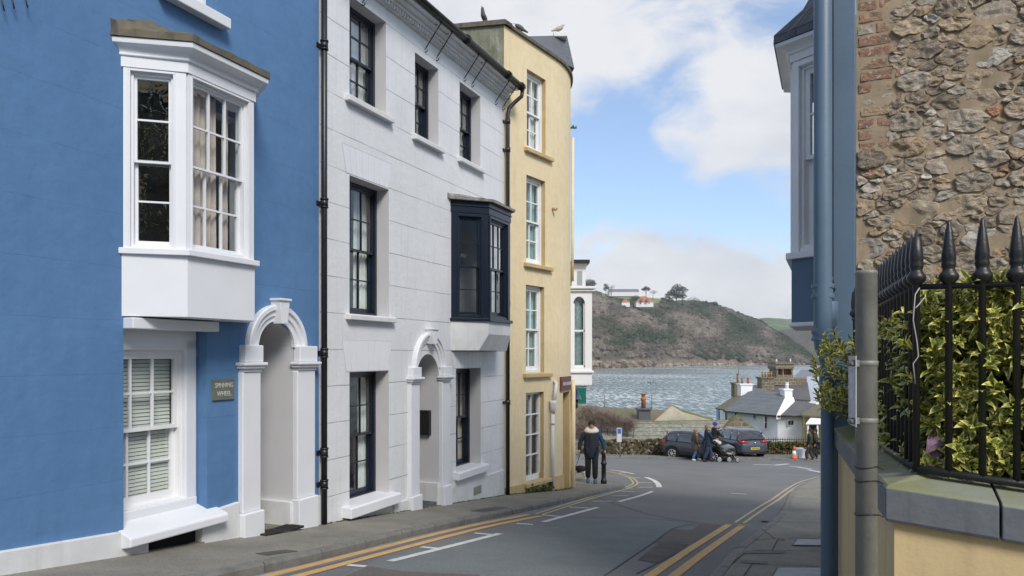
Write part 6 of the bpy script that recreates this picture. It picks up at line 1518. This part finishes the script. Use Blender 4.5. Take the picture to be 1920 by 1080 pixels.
# green growth along the foot of the yellow house
M['tuft'] = blob_mat('green_moss_tuft', [(0, (.04, .055, .015)), (.5, (.09, .11, .03)), (1, (.17, .16, .06))])
b = MB(); tn = []; tr_ = random.Random(8)
for k in range(260):
    x = tr_.choice((tr_.uniform(.75, 2.0), tr_.uniform(2.3, 2.62), tr_.uniform(0, 3.2))); p = FB.M @ curve(Vector((x, -.06-tr_.random()*.05, 0))); z = road_z(p.x, p.y)+KH
    clump(b, (p.x, p.y, z+(abs(tr_.gauss(0, .07)) if .7 < x < 2.05 else .0)), .03, .025, tr_.random()*60, .9, tn, tr_.random())
for k in range(200):
    x = tr_.uniform(8.3, 14.4); p = FA.M @ Vector((x, -.035-tr_.random()*.03, 0)); clump(b, (p.x, p.y, road_z(p.x, p.y)+KH), .018, .014, tr_.random()*60, .9, tn, tr_.random())
b.att = {'tone': tn}; stuff(b.build('moss', M['tuft']), 'green moss growing where the house walls meet the pavement', 'moss')
# ------------------------------------------------------------ cars
M['carpaint'] = mat('dark_grey_car_paint', (.060, .062, .070), .30, (.055, .057, .064), 2, .5, metal=.5, coat=.6)
M['carpaint2'] = mat('blue_grey_car_paint', (.085, .095, .12), .28, (.08, .09, .11), 2, .5, metal=.5, coat=.6)
M['tyre'] = mat('tyre_rubber', (.015, .015, .015), .85); M['alloy'] = mat('silver_alloy', (.5, .5, .52), .3, metal=.7)
M['taillight'] = mat('red_tail_light', (.45, .02, .025), .2, coat=.5); M['plate_y'] = mat('yellow_number_plate', (.85, .60, .02), .4); M['carglass'] = glass('tinted_car_glass', (.16, .18, .19), .12, 2.2)
M['chrome'] = mat('chrome_trim', (.6, .6, .6), .15, metal=.9)
def car(label, rear, heading, paint, L_=4.0, W_=1.72, H_=1.45, rearlift=0):
    """local frame: x forward from the rear bumper, y to the car's left, z up"""
    MX = Matrix.Translation(rear) @ Matrix.Rotation(heading, 4, 'Z') @ Matrix.Rotation(R(3.5)*0, 4, 'Y')
    t = thing('parked_car', label, 'car', MX, (L_/2, 0, 0), 'cars parked against the far wall')
    st = [(0, .30, .62, .80), (.06, .24, .90, .90), (.30, .20, .96, .965), (.8, .18, .93, 1.0), (1.6, .18, .90, 1.0), (2.4, .18, .88, 1.0), (2.9, .18, .90, .99), (3.4, .20, .82, .965), (3.8, .22, .70, .88), (3.95, .28, .58, .74), (L_, .36, .52, .66)]
    b = MB(MX); rings = []
    for x, zb, zt, w_ in st:
        h = W_/2*w_; x = x*L_/4.0
        P = [(h*.90, zb), (h*.99, zb+.12), (h, zb+.30*(zt-zb)+.06), (h*.985, zb+.7*(zt-zb)), (h*.93, zt-.02), (h*.84, zt+.02)]
        rings.append([(x, y, z) for y, z in P]+[(x, 0, zt+.05)]+[(x, -y, z) for y, z in P[::-1]]+[(x, 0, zb)])
    b.loft(rings); b.build('body', paint, t, subsurf=1)
    # cabin
    cb_ = [(.10, .94, .98, .66), (.42, .94, H_-.10, .60), (.62, .93, H_-.03, .585), (1.2, .92, H_, .60), (1.9, .90, H_-.01, .60), (2.25, .90, H_-.06, .585), (3.02, .90, .93, .66)]
    b = MB(MX); rings = []
    for x, z0, z1, w_ in cb_:
        x = x*L_/4.0; h0 = W_/2*.93; h1 = W_*.5*w_/.66*.95 if z1-z0 > .2 else h0*.93
        h1 = W_/2*(.74 if z1-z0 > .2 else .86)
        rings.append([(x, h0, z0), (x, (h0+h1)/2+.02, (z0+z1)/2), (x, h1+.01, z1-.05*(z1-z0 > .2)), (x, h1*.75, z1), (x, 0, z1+.02), (x, -h1*.75, z1), (x, -h1-.01, z1-.05*(z1-z0 > .2)), (x, -(h0+h1)/2-.02, (z0+z1)/2), (x, -h0, z0)])
    ids = [[b.V(*p) for p in r] for r in rings]; n = 9
    for i in range(len(ids)-1):
        for k in range(n-1):
            screen = i in (0, 5); side = k in (0, 1, 6, 7)
            b.mat(M['carglass'] if (screen and not side and True) or (side and 0 < i < 6 and True) else paint)
            b.face((ids[i][k], ids[i+1][k], ids[i+1][k+1], ids[i][k+1]), True)
    b.build('cabin', None, t)
    for sgn in (-1, 1):
        for (xa, xb) in ((.42, .40), (1.05, 1.12), (1.95, 1.9), (3.0, 2.28)):
            k = L_/4; b = MB(MX); b.tube([(xa*k, sgn*W_/2*.935, .93), (xb*k, sgn*W_/2*.765, H_-.05)], .035, 6); b.build('pillar', paint, t)
    b = MB(MX); b.box(.3, 3.0, -W_/2*.72, W_/2*.72, .35, .93); b.box(1.2, 1.45, -.6, -.15, .9, 1.18); b.box(1.2, 1.45, .15, .6, .9, 1.18); b.build('interior', M['dark'], t)
    for x, sgn in ((.78, 1), (.78, -1), (3.25, 1), (3.25, -1)):
        x = x*L_/4; y = sgn*(W_/2-.10); T = MX @ Matrix.Translation((x, y, .31)) @ Matrix.Rotation(R(90), 4, 'X')
        a = MB(MX @ Matrix.Translation((x, sgn*(W_/2-.06), .33)) @ Matrix.Rotation(R(90), 4, 'X')); a.lathe(0, 0, [(.385, -.07), (.385, .07)], 22); a.build('wheel_arch', M['dark'], t)
        w_ = MB(T); w_.lathe(0, 0, [(.2, -.10), (.30, -.11), (.315, -.06), (.315, .06), (.30, .11), (.2, .10)], 22); wh = w_.build('wheel', M['tyre'], t)
        r_ = MB(T)
        sg = -sgn
        r_.lathe(0, 0, [(.03, sg*.125), (.055, sg*.12), (.055, sg*.08)], 10); r_.lathe(0, 0, [(.205, sg*.10), (.205, sg*.118), (.18, sg*.12), (.175, sg*.085)], 20)
        for k in range(7):
            an = 2*math.pi*k/7; r_.tube([(.04*math.cos(an), .04*math.sin(an), sg*.113), (.185*math.cos(an), .185*math.sin(an), sg*.108)], .018, 5)
        r_.build('rim', M['alloy'], wh)
    for sgn in (-1, 1):
        b = MB(MX); b.loft([[(.02, sgn*(W_/2-.50), .80), (.02, sgn*(W_/2-.50), .90), (.10, sgn*(W_/2-.50), .91), (.10, sgn*(W_/2-.50), .80)], [(-.005+.03, sgn*(W_/2-.2), .79), (.03, sgn*(W_/2-.2), .93), (.12, sgn*(W_/2-.2), .93), (.12, sgn*(W_/2-.2), .79)], [(.14, sgn*(W_/2-.04), .80), (.14, sgn*(W_/2-.04), .93), (.36, sgn*(W_/2-.015), .93), (.30, sgn*(W_/2-.015), .84)]]); b.build('tail_light', M['taillight'], t)
        b = MB(MX); b.ball((2.75*L_/4, sgn*(W_/2+.06), .97), .09, 8, 6, (1, .9, .7)); b.build('wing_mirror', paint, t)
        b = MB(MX); b.tube([(.9, sgn*(W_/2+.004), .42), (3.0, sgn*(W_/2+.004), .42)], .012, 5); b.build('sill_trim', M['tyre'], t)
        b = MB(MX); b.box(1.75, 1.90, sgn*(W_/2)-.012, sgn*(W_/2)+.012, .80, .825); b.build('door_handle', paint, t)
    b = MB(MX); b.box(-.02, .03, -.26, .26, .46, .57); p_ = b.build('number_plate', M['plate_y'], t)
    for k in range(7): pass
    b = MB(MX); [b.box(-.024, -.02, -.22+.064*k+(.02 if k > 3 else 0)-.01, -.18+.064*k+(.02 if k > 3 else 0)-.01, .485, .548) for k in range(7)]; b.build('registration', M['dark'], p_)
    b = MB(MX); b.box(-.015, .10, -W_/2*.78, W_/2*.78, .24, .34); b.build('bumper_insert', M['tyre'], t); b = MB(MX); b.ball((.01, 0, .80), .045, 8, 6, (.5, 1, 1)); b.build('badge', M['chrome'], t)
    return t
# right-hand hatchback: tail towards us and to the right, nose away to the left
c = G(1419, 861.5); hd = math.atan2(math.cos(R(-15)), math.sin(R(-15)))
car('blue grey hatchback parked tail outwards with a yellow number plate', c+Vector((.0, .25, .02)), hd, M['carpaint2'], 4.1, 1.76, 1.46)
cx_ = (1249-CX)/FPX*38.3; car('dark grey hatchback parked at an angle nose out before the low wall', Vector((cx_, 38.3, road_z(cx_, 38.3)+.03)), R(-36), M['carpaint'], 3.5, 1.66, 1.43)
# ------------------------------------------------------------ people
M['skin'] = mat('skin', (.40, .24, .17), .6); M['skin_r'] = mat('ruddy_skin', (.42, .21, .15), .6)
def cloth(n, c, c2=None): M[n] = mat(n, c, .9, c2, 6, 1, .5, 30); return M[n]
cloth('navy_coat_cloth', (.012, .022, .050)); cloth('teal_blue_coat_cloth', (.012, .055, .11)); cloth('black_trouser_cloth', (.012, .012, .014)); cloth('brown_quilted_cloth', (.13, .075, .032), (.09, .05, .02)); cloth('blue_denim', (.045, .11, .24)); cloth('dark_denim', (.02, .035, .085)); cloth('white_fleece', (.60, .58, .54)); cloth('dark_knit', (.03, .028, .026)); cloth('olive_cloth', (.035, .04, .022)); cloth('royal_blue_hat', (.02, .05, .35)); cloth('maroon_cloth', (.07, .018, .03)); cloth('fair_hair', (.26, .17, .09)); cloth('dark_hair', (.025, .018, .014)); cloth('trainer_blue', (.07, .12, .22)); cloth('beige_fabric', (.34, .30, .25))
def skin_mesh(name, T, pts, edges, m, root, sub=2):
    bm = bmesh.new(); L_ = bm.verts.layers.skin.verify(); vs = []
    for (p, r) in pts:
        v = bm.verts.new(INV[root.name] @ T @ Vector(p)); v[L_].radius = (r, r) if not isinstance(r, tuple) else r; vs.append(v)
    vs[0][L_].use_root = True
    for a, c in edges: bm.edges.new((vs[a], vs[c]))
    me = bpy.data.meshes.new(name); bm.to_mesh(me); bm.free(); me.materials.append(m)
    o = bpy.data.objects.new(name, me); COL.objects.link(o); o.parent = root; INV[o.name] = INV[root.name]
    s = o.modifiers.new('skin', 'SKIN'); s.use_smooth_shade = True; q = o.modifiers.new('sub', 'SUBSURF'); q.levels = q.render_levels = sub
    return o
def person(label, pos, h, face, coat, legs, shoes, hair, step=.16, arms=None, coat_len=.44, hatm=None, collar=None, group=None, coat2=None, skin='skin', belly=1., inner=None, name='person'):
    """h height; face: world angle the person looks to (0=+X); local x forward, y left; heights are for 1.75 m"""
    k = h/1.75; T = Matrix.Translation(pos) @ Matrix.Rotation(face, 4, 'Z') @ Matrix.Diagonal((k, k, k, 1)); t = thing(name, label, 'person', Matrix.Translation(pos), (0, 0, 0), group)
    fl, bl = step, -step
    kn = (step*.75+.05, -step*.35+.05)
    J = {'pel': (0, 0, .93), 'wst': (.0, 0, 1.08), 'chs': (.01, 0, 1.30), 'nk': (.015, 0, 1.47), 'hd': (.03, 0, 1.56), 'tp': (.03, 0, 1.68),
         'hl': (0, .09, .90), 'kl': (kn[0], .095, .49), 'al': (fl, .095, .09), 'tl': (fl+.15, .10, .035), 'hr': (0, -.09, .90), 'kr': (kn[1], -.095, .49), 'ar': (bl, -.095, .10), 'tr': (bl+.15, -.10, .04),
         'sl': (0, .18, 1.41), 'sr': (0, -.18, 1.41)}
    am = arms or [((-.05, .25, 1.14), (.06, .24, .90), (.09, .235, .83)), ((-.05, -.25, 1.14), (.06, -.24, .90), (.09, -.235, .83))]
    for s_, a in zip('lr', am): J['e'+s_], J['w'+s_], J['f'+s_] = a
    rad = dict(pel=(.145, .11), wst=(.13, .10), chs=(.155, .11), nk=.055, hd=(.078, .09), tp=.07, hl=.085, kl=.058, al=.034, tl=.024, hr=.085, kr=.058, ar=.034, tr=.024, sl=.04, sr=.04, el=.043, er=.043, wl=.03, wr=.03, fl=.034, fr=.034)
    ks = list(J); ix = {n: i for i, n in enumerate(ks)}
    E_ = [('pel', 'wst'), ('wst', 'chs'), ('chs', 'nk'), ('nk', 'hd'), ('hd', 'tp'), ('pel', 'hl'), ('hl', 'kl'), ('kl', 'al'), ('al', 'tl'), ('pel', 'hr'), ('hr', 'kr'), ('kr', 'ar'), ('ar', 'tr'), ('chs', 'sl'), ('sl', 'el'), ('el', 'wl'), ('wl', 'fl'), ('chs', 'sr'), ('sr', 'er'), ('er', 'wr'), ('wr', 'fr')]
    def S(r): return (r[0]*k, r[1]*k) if isinstance(r, tuple) else r*k
    skin_mesh('body', T, [(J[n], S(rad[n])) for n in ks], [(ix[a], ix[c]) for a, c in E_], M[skin], t, 1)
    # trousers
    pt = [('pel', 1.18), ('hl', 1.22), ('kl', 1.55), ('al', 2.3), ('hr', 1.22), ('kr', 1.55), ('ar', 2.3)]
    P = [(J['pel'], (.165*k, .13*k))]+[((J[n][0], J[n][1], J[n][2]+(.03 if n[0] == 'a' else 0)), rad[n]*f*k) for n, f in pt[1:]]
    skin_mesh('trousers', T, P, [(0, 1), (1, 2), (2, 3), (0, 4), (4, 5), (5, 6)], M[legs], t, 1)
    for a, c in (('al', 'tl'), ('ar', 'tr')): skin_mesh('shoe', T, [((J[a][0]-.06, J[a][1], J[c][2]+.015), .055*k), ((J[a][0]+.05, J[a][1], J[c][2]+.018), .062*k), ((J[c][0]+.03, J[c][1], J[c][2]+.005), .048*k), ((J[a][0]-.01, J[a][1], J[a][2]+.03), .055*k)], [(0, 1), (1, 2), (1, 3)], M[shoes], t, 1)
    # coat: lofted body and skinned sleeves
    rings = []; zb = .93-coat_len+.14
    for z, a, d in ((zb, .205, .16), (zb+.12, .20, .155), (.93, .195*belly, .155), (1.08, .185*belly, .15), (1.22, .20, .145), (1.38, .225, .135), (1.46, .19, .12), (1.51, .085, .085)):
        rings.append([(.01+d*math.cos(u)*(1+.04*math.sin(5*u)*(z < 1)), a*math.sin(u)*(1+.03*math.cos(7*u)*(z < 1)), z) for u in [2*math.pi*q/24 for q in range(24)]])
    b = MB(T); b.loft(rings, True, True); b.build('coat', M[coat], t, subsurf=1)
    for s_ in 'lr':
        skin_mesh('sleeve', T, [(J['s'+s_], .085*k), (J['e'+s_], .068*k), (J['w'+s_], .052*k)], [(0, 1), (1, 2)], M[coat2 if (coat2 and s_ == 'l') else coat], t, 1)
    # hair or hat, facial relief
    b = MB(T)
    if hatm: b.ball((.02, 0, 1.665), .112, 12, 8, (1, .92, .75)); b.lathe(.02, 0, [(.118, 1.62), (.125, 1.635), (.112, 1.655)], 14); b.build('hat', M[hatm], t)
    if hair: b = MB(T); b.ball((-.012, 0, 1.635), .112, 12, 8, (.95, .88, 1.02)); b.ball((-.05, 0, 1.57), .08, 10, 6, (.7, 1, 1)); b.build('hair', M[hair], t)
    b = MB(T); b.ball((.135, 0, 1.60), .018, 6, 5, (1, .8, 1.3)); [b.ball((.10, s*.085, 1.60), .001, 4, 3) for s in (-1, 1)]; [b.ball((.02, s*.088, 1.60), .022, 6, 5, (1, .4, 1.4)) for s in (-1, 1)]; b.build('face_feature', M[skin], t)
    for s in (-1, 1): b = MB(T); b.ball((.118, s*.034, 1.622), .011, 6, 4); b.build('eye', M['dark_hair'], t)
    if collar: b = MB(T); b.loft([[(.02+r*math.cos(u)*.9, r*math.sin(u)*1.25, z+.035*math.cos(u)*-1) for u in [2*math.pi*q/18 for q in range(18)]] for r, z in ((.078, 1.535), (.115, 1.53), (.165, 1.46), (.155, 1.42), (.09, 1.47))], True, True); b.build('collar', M[collar], t)
    if inner: b = MB(T); b.loft([[(.135 if z < 1.3 else .125-(z-1.3)*.2, y, z) for y in (-w_, -w_/3, w_/3, w_)]+[(.168-abs(z-1.15)*.06, y, z) for y in (w_, w_/3, -w_/3, -w_)] for z, w_ in ((.80, .05), (1.0, .055), (1.2, .06), (1.38, .05), (1.45, .04))], True, True); b.build('jumper', M[inner], t)
    for s_ in 'lr':                           # hand: palm is the end of the body mesh; five fingers of their own length
        f = Vector(J['f'+s_]); w_ = Vector(J['w'+s_]); d = (f-w_).normalized()*1.; sd_ = Vector((d.z, 0, -d.x)).normalized()*(1)
        for q, (o_, l_) in enumerate(((-.028, .05), (-.010, .068), (.008, .072), (.024, .062), (.036, .035))):
            p0 = f+sd_*o_; b = None; skin_mesh('finger', T, [(tuple(p0), .009*k), (tuple(p0+d*l_*.55+Vector((0, 0, -.004))), .008*k), (tuple(p0+d*l_+Vector((-.012, 0, -.002))), .006*k)], [(0, 1), (1, 2)], M[skin], t, 0)
    return t
c = G(1109, 906, KH); man_h = 119/FPX*c.y
MAN = person('man in long navy coat with white fleece collar walking a dog on the pavement corner', c, man_h, R(-93), 'navy_coat_cloth', 'black_trouser_cloth', 'trainer_blue', 'dark_hair', step=.05, coat_len=.40, collar='white_fleece', coat2='teal_blue_coat_cloth', skin='skin_r', inner='dark_knit', belly=1.15,
       arms=[((-.03, .31, 1.13), (.03, .36, .90), (.05, .37, .83)), ((-.03, -.31, 1.13), (.03, -.34, .90), (.05, -.35, .83))])
cm = c
M['dogblack'] = mat('black_dog_fur', (.018, .016, .015), .9); M['dogwhite'] = mat('white_dog_fur', (.60, .57, .52), .9); M['dogbrown'] = mat('brown_dog_fur', (.17, .055, .025), .9)
c = G(1087, 899, KH)+Vector((0, -.05, 0)); TD = Matrix.Translation(c) @ Matrix.Rotation(R(192), 4, 'Z') @ Matrix.Diagonal((.92, .92, .92, 1)); DG = thing('dog', 'small black, white and brown dog sniffing at the foot of the house wall', 'dog', Matrix.Translation(c))
pts = [((0, 0, .31), .095), ((.16, 0, .31), .105), ((.27, 0, .29), .075), ((.34, 0, .20), .055), ((.40, 0, .12), .06), ((.48, 0, .075), .03), ((-.14, 0, .32), .085), ((-.22, 0, .36), .02), ((-.30, 0, .43), .016),
       ((.20, .05, .22), .05), ((.19, .055, .11), .026), ((.21, .055, .02), .022), ((.24, .055, .012), .022), ((.24, -.05, .22), .05), ((.25, -.055, .11), .026), ((.27, -.055, .02), .022), ((.30, -.055, .012), .022),
       ((-.13, .055, .22), .055), ((-.10, .06, .15), .034), ((-.17, .06, .09), .020), ((-.15, .06, .02), .020), ((-.12, .06, .012), .02), ((-.17, -.055, .22), .055), ((-.14, -.06, .15), .034), ((-.21, -.06, .09), .020), ((-.19, -.06, .02), .020), ((-.16, -.06, .012), .02)]
skin_mesh('body', TD, [(p, r*.92) for p, r in pts], [(0, 1), (1, 2), (2, 3), (3, 4), (4, 5), (0, 6), (6, 7), (7, 8), (1, 9), (9, 10), (10, 11), (11, 12), (1, 13), (13, 14), (14, 15), (15, 16), (6, 17), (17, 18), (18, 19), (19, 20), (20, 21), (6, 22), (22, 23), (23, 24), (24, 25), (25, 26)], M['dogwhite'], DG, 2)
b = MB(TD); b.ball((.0, 0, .335), .14, 12, 8, (1.7, .95, .85)); b.build('saddle_fur', M['dogblack'], DG)
b = MB(TD); b.ball((.40, 0, .135), .075, 10, 7, (.95, .95, .9)); [b.ball((.37, s*.075, .13), .045, 8, 6, (.6, .35, 1.1)) for s in (-1, 1)]; b.build('head_fur', M['dogbrown'], DG)
b = MB(); hnd = cm+Vector((-.30, -.05, .84)); b.tube([hnd, (hnd+c+Vector((-.2, 0, .3)))/2+Vector((0, 0, -.08)), c+Vector((-.22, -.05, .28))], .007, 5); ld = thing('dog_lead', 'thin dark lead running from the man in the navy coat to the dog', 'lead', None, hnd); b.build('strap', M['dark_hair'], ld)
def walker(px, py, hpx, *a, **k): c = G(px, py); return person(a[0], c, hpx/FPX*c.y, *a[1:], **k)
walker(1304, 864, 61, 'person in a brown hooded quilted coat and jeans crossing the road', R(12), 'brown_quilted_cloth', 'blue_denim', 'white_fleece', 'fair_hair', step=.20, coat_len=.58, group='people crossing the road together')
push = [((.12, .24, 1.15), (.36, .20, 1.08), (.43, .19, 1.06)), ((.12, -.24, 1.15), (.36, -.20, 1.08), (.43, -.19, 1.06))]
walker(1326, 866, 71, 'person in a navy jacket and dark jeans pushing the buggy', R(5), 'navy_coat_cloth', 'dark_denim', 'black_trouser_cloth', 'fair_hair', step=.20, arms=push, coat_len=.38, group='people crossing the road together')
walker(1340, 862, 71, 'person in a black jacket and royal blue hat beyond the buggy', R(20), 'black_trouser_cloth', 'maroon_cloth', 'black_trouser_cloth', None, step=.12, hatm='royal_blue_hat', arms=push, coat_len=.34, group='people crossing the road together')
walker(1519, 865, 62, 'person in dark clothes with a backpack walking at the right end of the railing', R(160), 'olive_cloth', 'olive_cloth', 'black_trouser_cloth', 'dark_hair', step=.16, coat_len=.42, group='people walking by the railing')
walker(1529, 863, 60, 'person in black half hidden behind the fat blue drainpipe', R(170), 'black_trouser_cloth', 'black_trouser_cloth', 'black_trouser_cloth', 'dark_hair', step=.12, coat_len=.42, group='people walking by the railing')
c = G(1523, 865); bpk = thing('backpack', 'dark backpack worn by the person at the right end of the railing', 'backpack', None, c+Vector((.2, 0, 1.1))); b = MB(); b.ball((c.x+.13, c.y-.05, c.z+1.18), .17, 10, 8, (.8, .9, 1.3)); b.build('bag', M['olive_cloth'], bpk)
# buggy
c = G(1362, 866); TB = Matrix.Translation(c); BG = thing('buggy', 'dark three row wheeled buggy with beige seat pushed across the road', 'pushchair', TB)
b = MB(TB)
for y in (-.25, .25):
    b.tube([(-.62, y, 1.02), (-.35, y, .75), (.10, y, .28), (.45, y, .16)], .018, 7); b.tube([(-.42, y, .16), (.0, y, .55), (.25, y, .62)], .016, 7); b.tube([(-.42, y, .16), (.45, y, .16)], .014, 6)
b.tube([(-.62, -.25, 1.02), (-.62, .25, 1.02)], .022, 8); b.tube([(-.42, -.28, .15), (-.42, .28, .15)], .014, 6); b.tube([(.45, -.28, .13), (.45, .28, .13)], .014, 6); b.build('frame', M['black'], BG)
for x, y, r in ((-.42, -.29, .145), (-.42, .29, .145), (.45, -.27, .12), (.45, .27, .12), (.05, -.28, .14)):
    T_ = TB @ Matrix.Translation((x, y, r)) @ Matrix.Rotation(R(90), 4, 'X'); w_ = MB(T_); w_.lathe(0, 0, [(r*.72, -.02), (r*.95, -.022), (r, 0), (r*.95, .022), (r*.72, .02)], 18); wv = w_.build('wheel', M['tyre'], BG)
    w_ = MB(T_); w_.lathe(0, 0, [(r*.64, .018), (r*.76, .024), (r*.76, .030), (r*.64, .030)], 18); [w_.tube([(0, 0, .024), (r*.65*math.cos(a_), r*.65*math.sin(a_), .024)], .008, 4) for a_ in [k*1.2566 for k in range(5)]]; w_.build('rim', M['alloy'], wv)
b = MB(TB); b.loft([[(x, y, z+.0) for y in (-.2, .2)]+[(x+.05, y, z-.07) for y in (.2, -.2)] for x, z in ((-.45, .88), (-.28, .62), (-.08, .45), (.22, .42), (.34, .24), (.42, .22))]); b.build('seat', M['beige_fabric'], BG)
b = MB(TB); b.loft([[(-.42+.42*math.cos(a_)+.05, .23*math.cos(u), .74+.38*math.sin(a_)*(.85+.15*math.sin(u))) for u in [math.pi*k/8 for k in range(9)]] for a_ in [R(25+18*k) for k in range(8)]], False, False); b.build('canopy', M['dark_knit'], BG, solid=.02)
b = MB(TB); b.box(-.3, .25, -.2, .2, .2, .3); b.build('basket', M['dark_knit'], BG)
bl_ = thing('blanket', 'crumpled pale cloth hanging over the handle of the buggy', 'blanket', TB, (-.5, 0, .9)); b = MB(TB); b.ball((-.50, -.1, 1.00), .13, 10, 7, (1.3, 1.2, .8)); b.ball((-.40, -.2, .93), .09, 8, 6, (1.2, 1, 1.1)); b.build('cloth', M['white_fleece'], bl_)
# ------------------------------------------------------------ birds on the roofs
M['pigeon'] = mat('grey_feathers', (.12, .12, .135), .8, (.08, .08, .09), 20); M['gull'] = mat('white_brown_feathers', (.42, .38, .33), .8, (.30, .26, .21), 20); M['beak'] = mat('yellow_beak', (.5, .32, .06), .5)
def bird(label, p, face, s_, m, up=.9, name='pigeon', cat='pigeon'):
    T = Matrix.Translation(p) @ Matrix.Rotation(face, 4, 'Z') @ Matrix.Diagonal((s_, s_, s_, 1)); t = thing(name, label, cat, Matrix.Translation(p), group='birds perched on the roofs')
    skin_mesh('body', T, [((0, 0, .13), .062*s_), ((.07, 0, .17), .055*s_), ((.10, 0, .24*up), .034*s_), ((.115, 0, .28*up), .032*s_), ((-.10, 0, .09), .035*s_), ((-.20, 0, .05), .018*s_)], [(0, 1), (1, 2), (2, 3), (0, 4), (4, 5)], m, t, 2)
    b = MB(T); b.lathe(0, 0, [(.001, 0), (.001, .001)], 4); b = MB(T); b.tube([(.135, 0, .28*up), (.175, 0, .27*up)], [.012, .002], 6); b.build('beak', M['beak'], t)
    for y in (-.02, .02): b = MB(T); b.tube([(.01, y, .09), (.01, y, .0)], .006, 5); b.tube([(-.01, y, .003), (.04, y, .003)], .005, 4); b.build('leg', M['beak'], t)
    return t
ang_p = math.atan2(6.0, -2.4)
pp_ = FB.M @ Vector((-.42, 1.0, ZY+.085)); q = at(908, 43, pp_.y); bird('grey pigeon standing alone on the parapet nearest the white house roof', Vector((q.x, pp_.y, ZY+.085)), R(250), 1.0, M['pigeon'], 1.15)
v = FB.M @ curve(Vector((.72, .05, ZY+.07))); bird('grey pigeon half hidden behind the curved yellow parapet', Vector(v), R(200), .95, M['pigeon'], .75)
q = at(1048, 61, 20.5); bird('mottled gull resting on the slate dormer cap', Vector((q.x, 20.6, q.z+.0)), R(20), 1.1, M['gull'], .9, 'gull', 'gull')
# ------------------------------------------------------------ behind the viewer: the cream house and evergreen that the bay windows mirror
VH = thing('cream_villa', 'cream rendered villa with slate roof behind the viewer, mirrored in the bay windows', 'house', None, (2, -17, -1.5))
b = MB(); wall_panel(MB(), 0, 1, 0, 1, [], M['cream'], M['cream'])
gable_house(VH, -7, 9, -24, -17, -3, 12.0, 15.0, M['cream'], M['slate'])
for x in (-3, 0, 3, 6):
    for z in (.8, 3.8, 6.8, 9.8):
        b = MB(); b.box(x-.6, x+.6, -17.02, -16.92, z-.9, z+.9); f = b.build('window', M['sash_white'], VH); b = MB(); [b.box(x+u, x+u+.46, -16.93, -16.90, z+v, z+v+.75) for u in (-.52, .06) for v in (-.8, .05)]; b.build('pane', M['win_far'], f)
def evergreen(x, y, zb, H_, Wd, n, label):
    t = thing('evergreen_tree', label, 'tree', None, (x, y, zb)); er = random.Random(9); b = MB(); b.tube([(x, y, zb), (x+.1, y, zb+H_*.5), (x, y, zb+H_*.85)], [.16, .11, .04], 8)
    for k in range(9): a = k*2.4; b.tube([(x, y, zb+H_*(.25+.06*k)), (x+math.cos(a)*Wd*.35, y+math.sin(a)*Wd*.35, zb+H_*(.35+.06*k))], [.05, .015], 5)
    b.build('trunk', M['bark'], t); b = MB(); tn = []
    cl = [(er.gauss(0, .3)*Wd, er.gauss(0, .3)*Wd, zb+H_*er.uniform(.3, .98)) for _ in range(26)]
    for k in range(n):
        c = er.choice(cl); p = Vector((x+c[0]+er.gauss(0, .13)*Wd, y+c[1]+er.gauss(0, .13)*Wd, c[2]+er.gauss(0, .07)*H_)); u = Vector((er.uniform(-1, 1), er.uniform(-1, 1), er.uniform(-.7, .4))).normalized(); v = u.orthogonal().normalized(); q = er.uniform(.05, .10)
        b.quad(p-u*q, p+v*q*.45, p+u*q, p-v*q*.45); tn += [er.random()]*4
    b.att = {'tone': tn}; b.build('crown', M['evergreen'], t)
M['evergreen'] = leaf_card_mat('glossy_dark_leaf', (.012, .028, .010), (.04, .07, .02))
evergreen(-1.3, -7.8, -1.4, 9.6, 3.0, 8000, 'dark glossy evergreen tree standing behind the viewer before the cream villa')
# ------------------------------------------------------------ air
hz = MB(); hz.box(-1700, 2100, -60, 2300, -17.5, 110)
hm = bpy.data.materials.new('haze_air'); hm.use_nodes = True; nt = hm.node_tree; nt.nodes.clear(); o_ = nt.nodes.new('ShaderNodeOutputMaterial'); v_ = nt.nodes.new('ShaderNodeVolumePrincipled')
v_.inputs['Color'].default_value = (.86, .90, .96, 1); v_.inputs['Density'].default_value = .00017; v_.inputs['Anisotropy'].default_value = .2; nt.links.new(v_.outputs[0], o_.inputs['Volume'])
stuff(hz.build('haze', hm), 'thin pale sea haze over the harbour', 'haze')
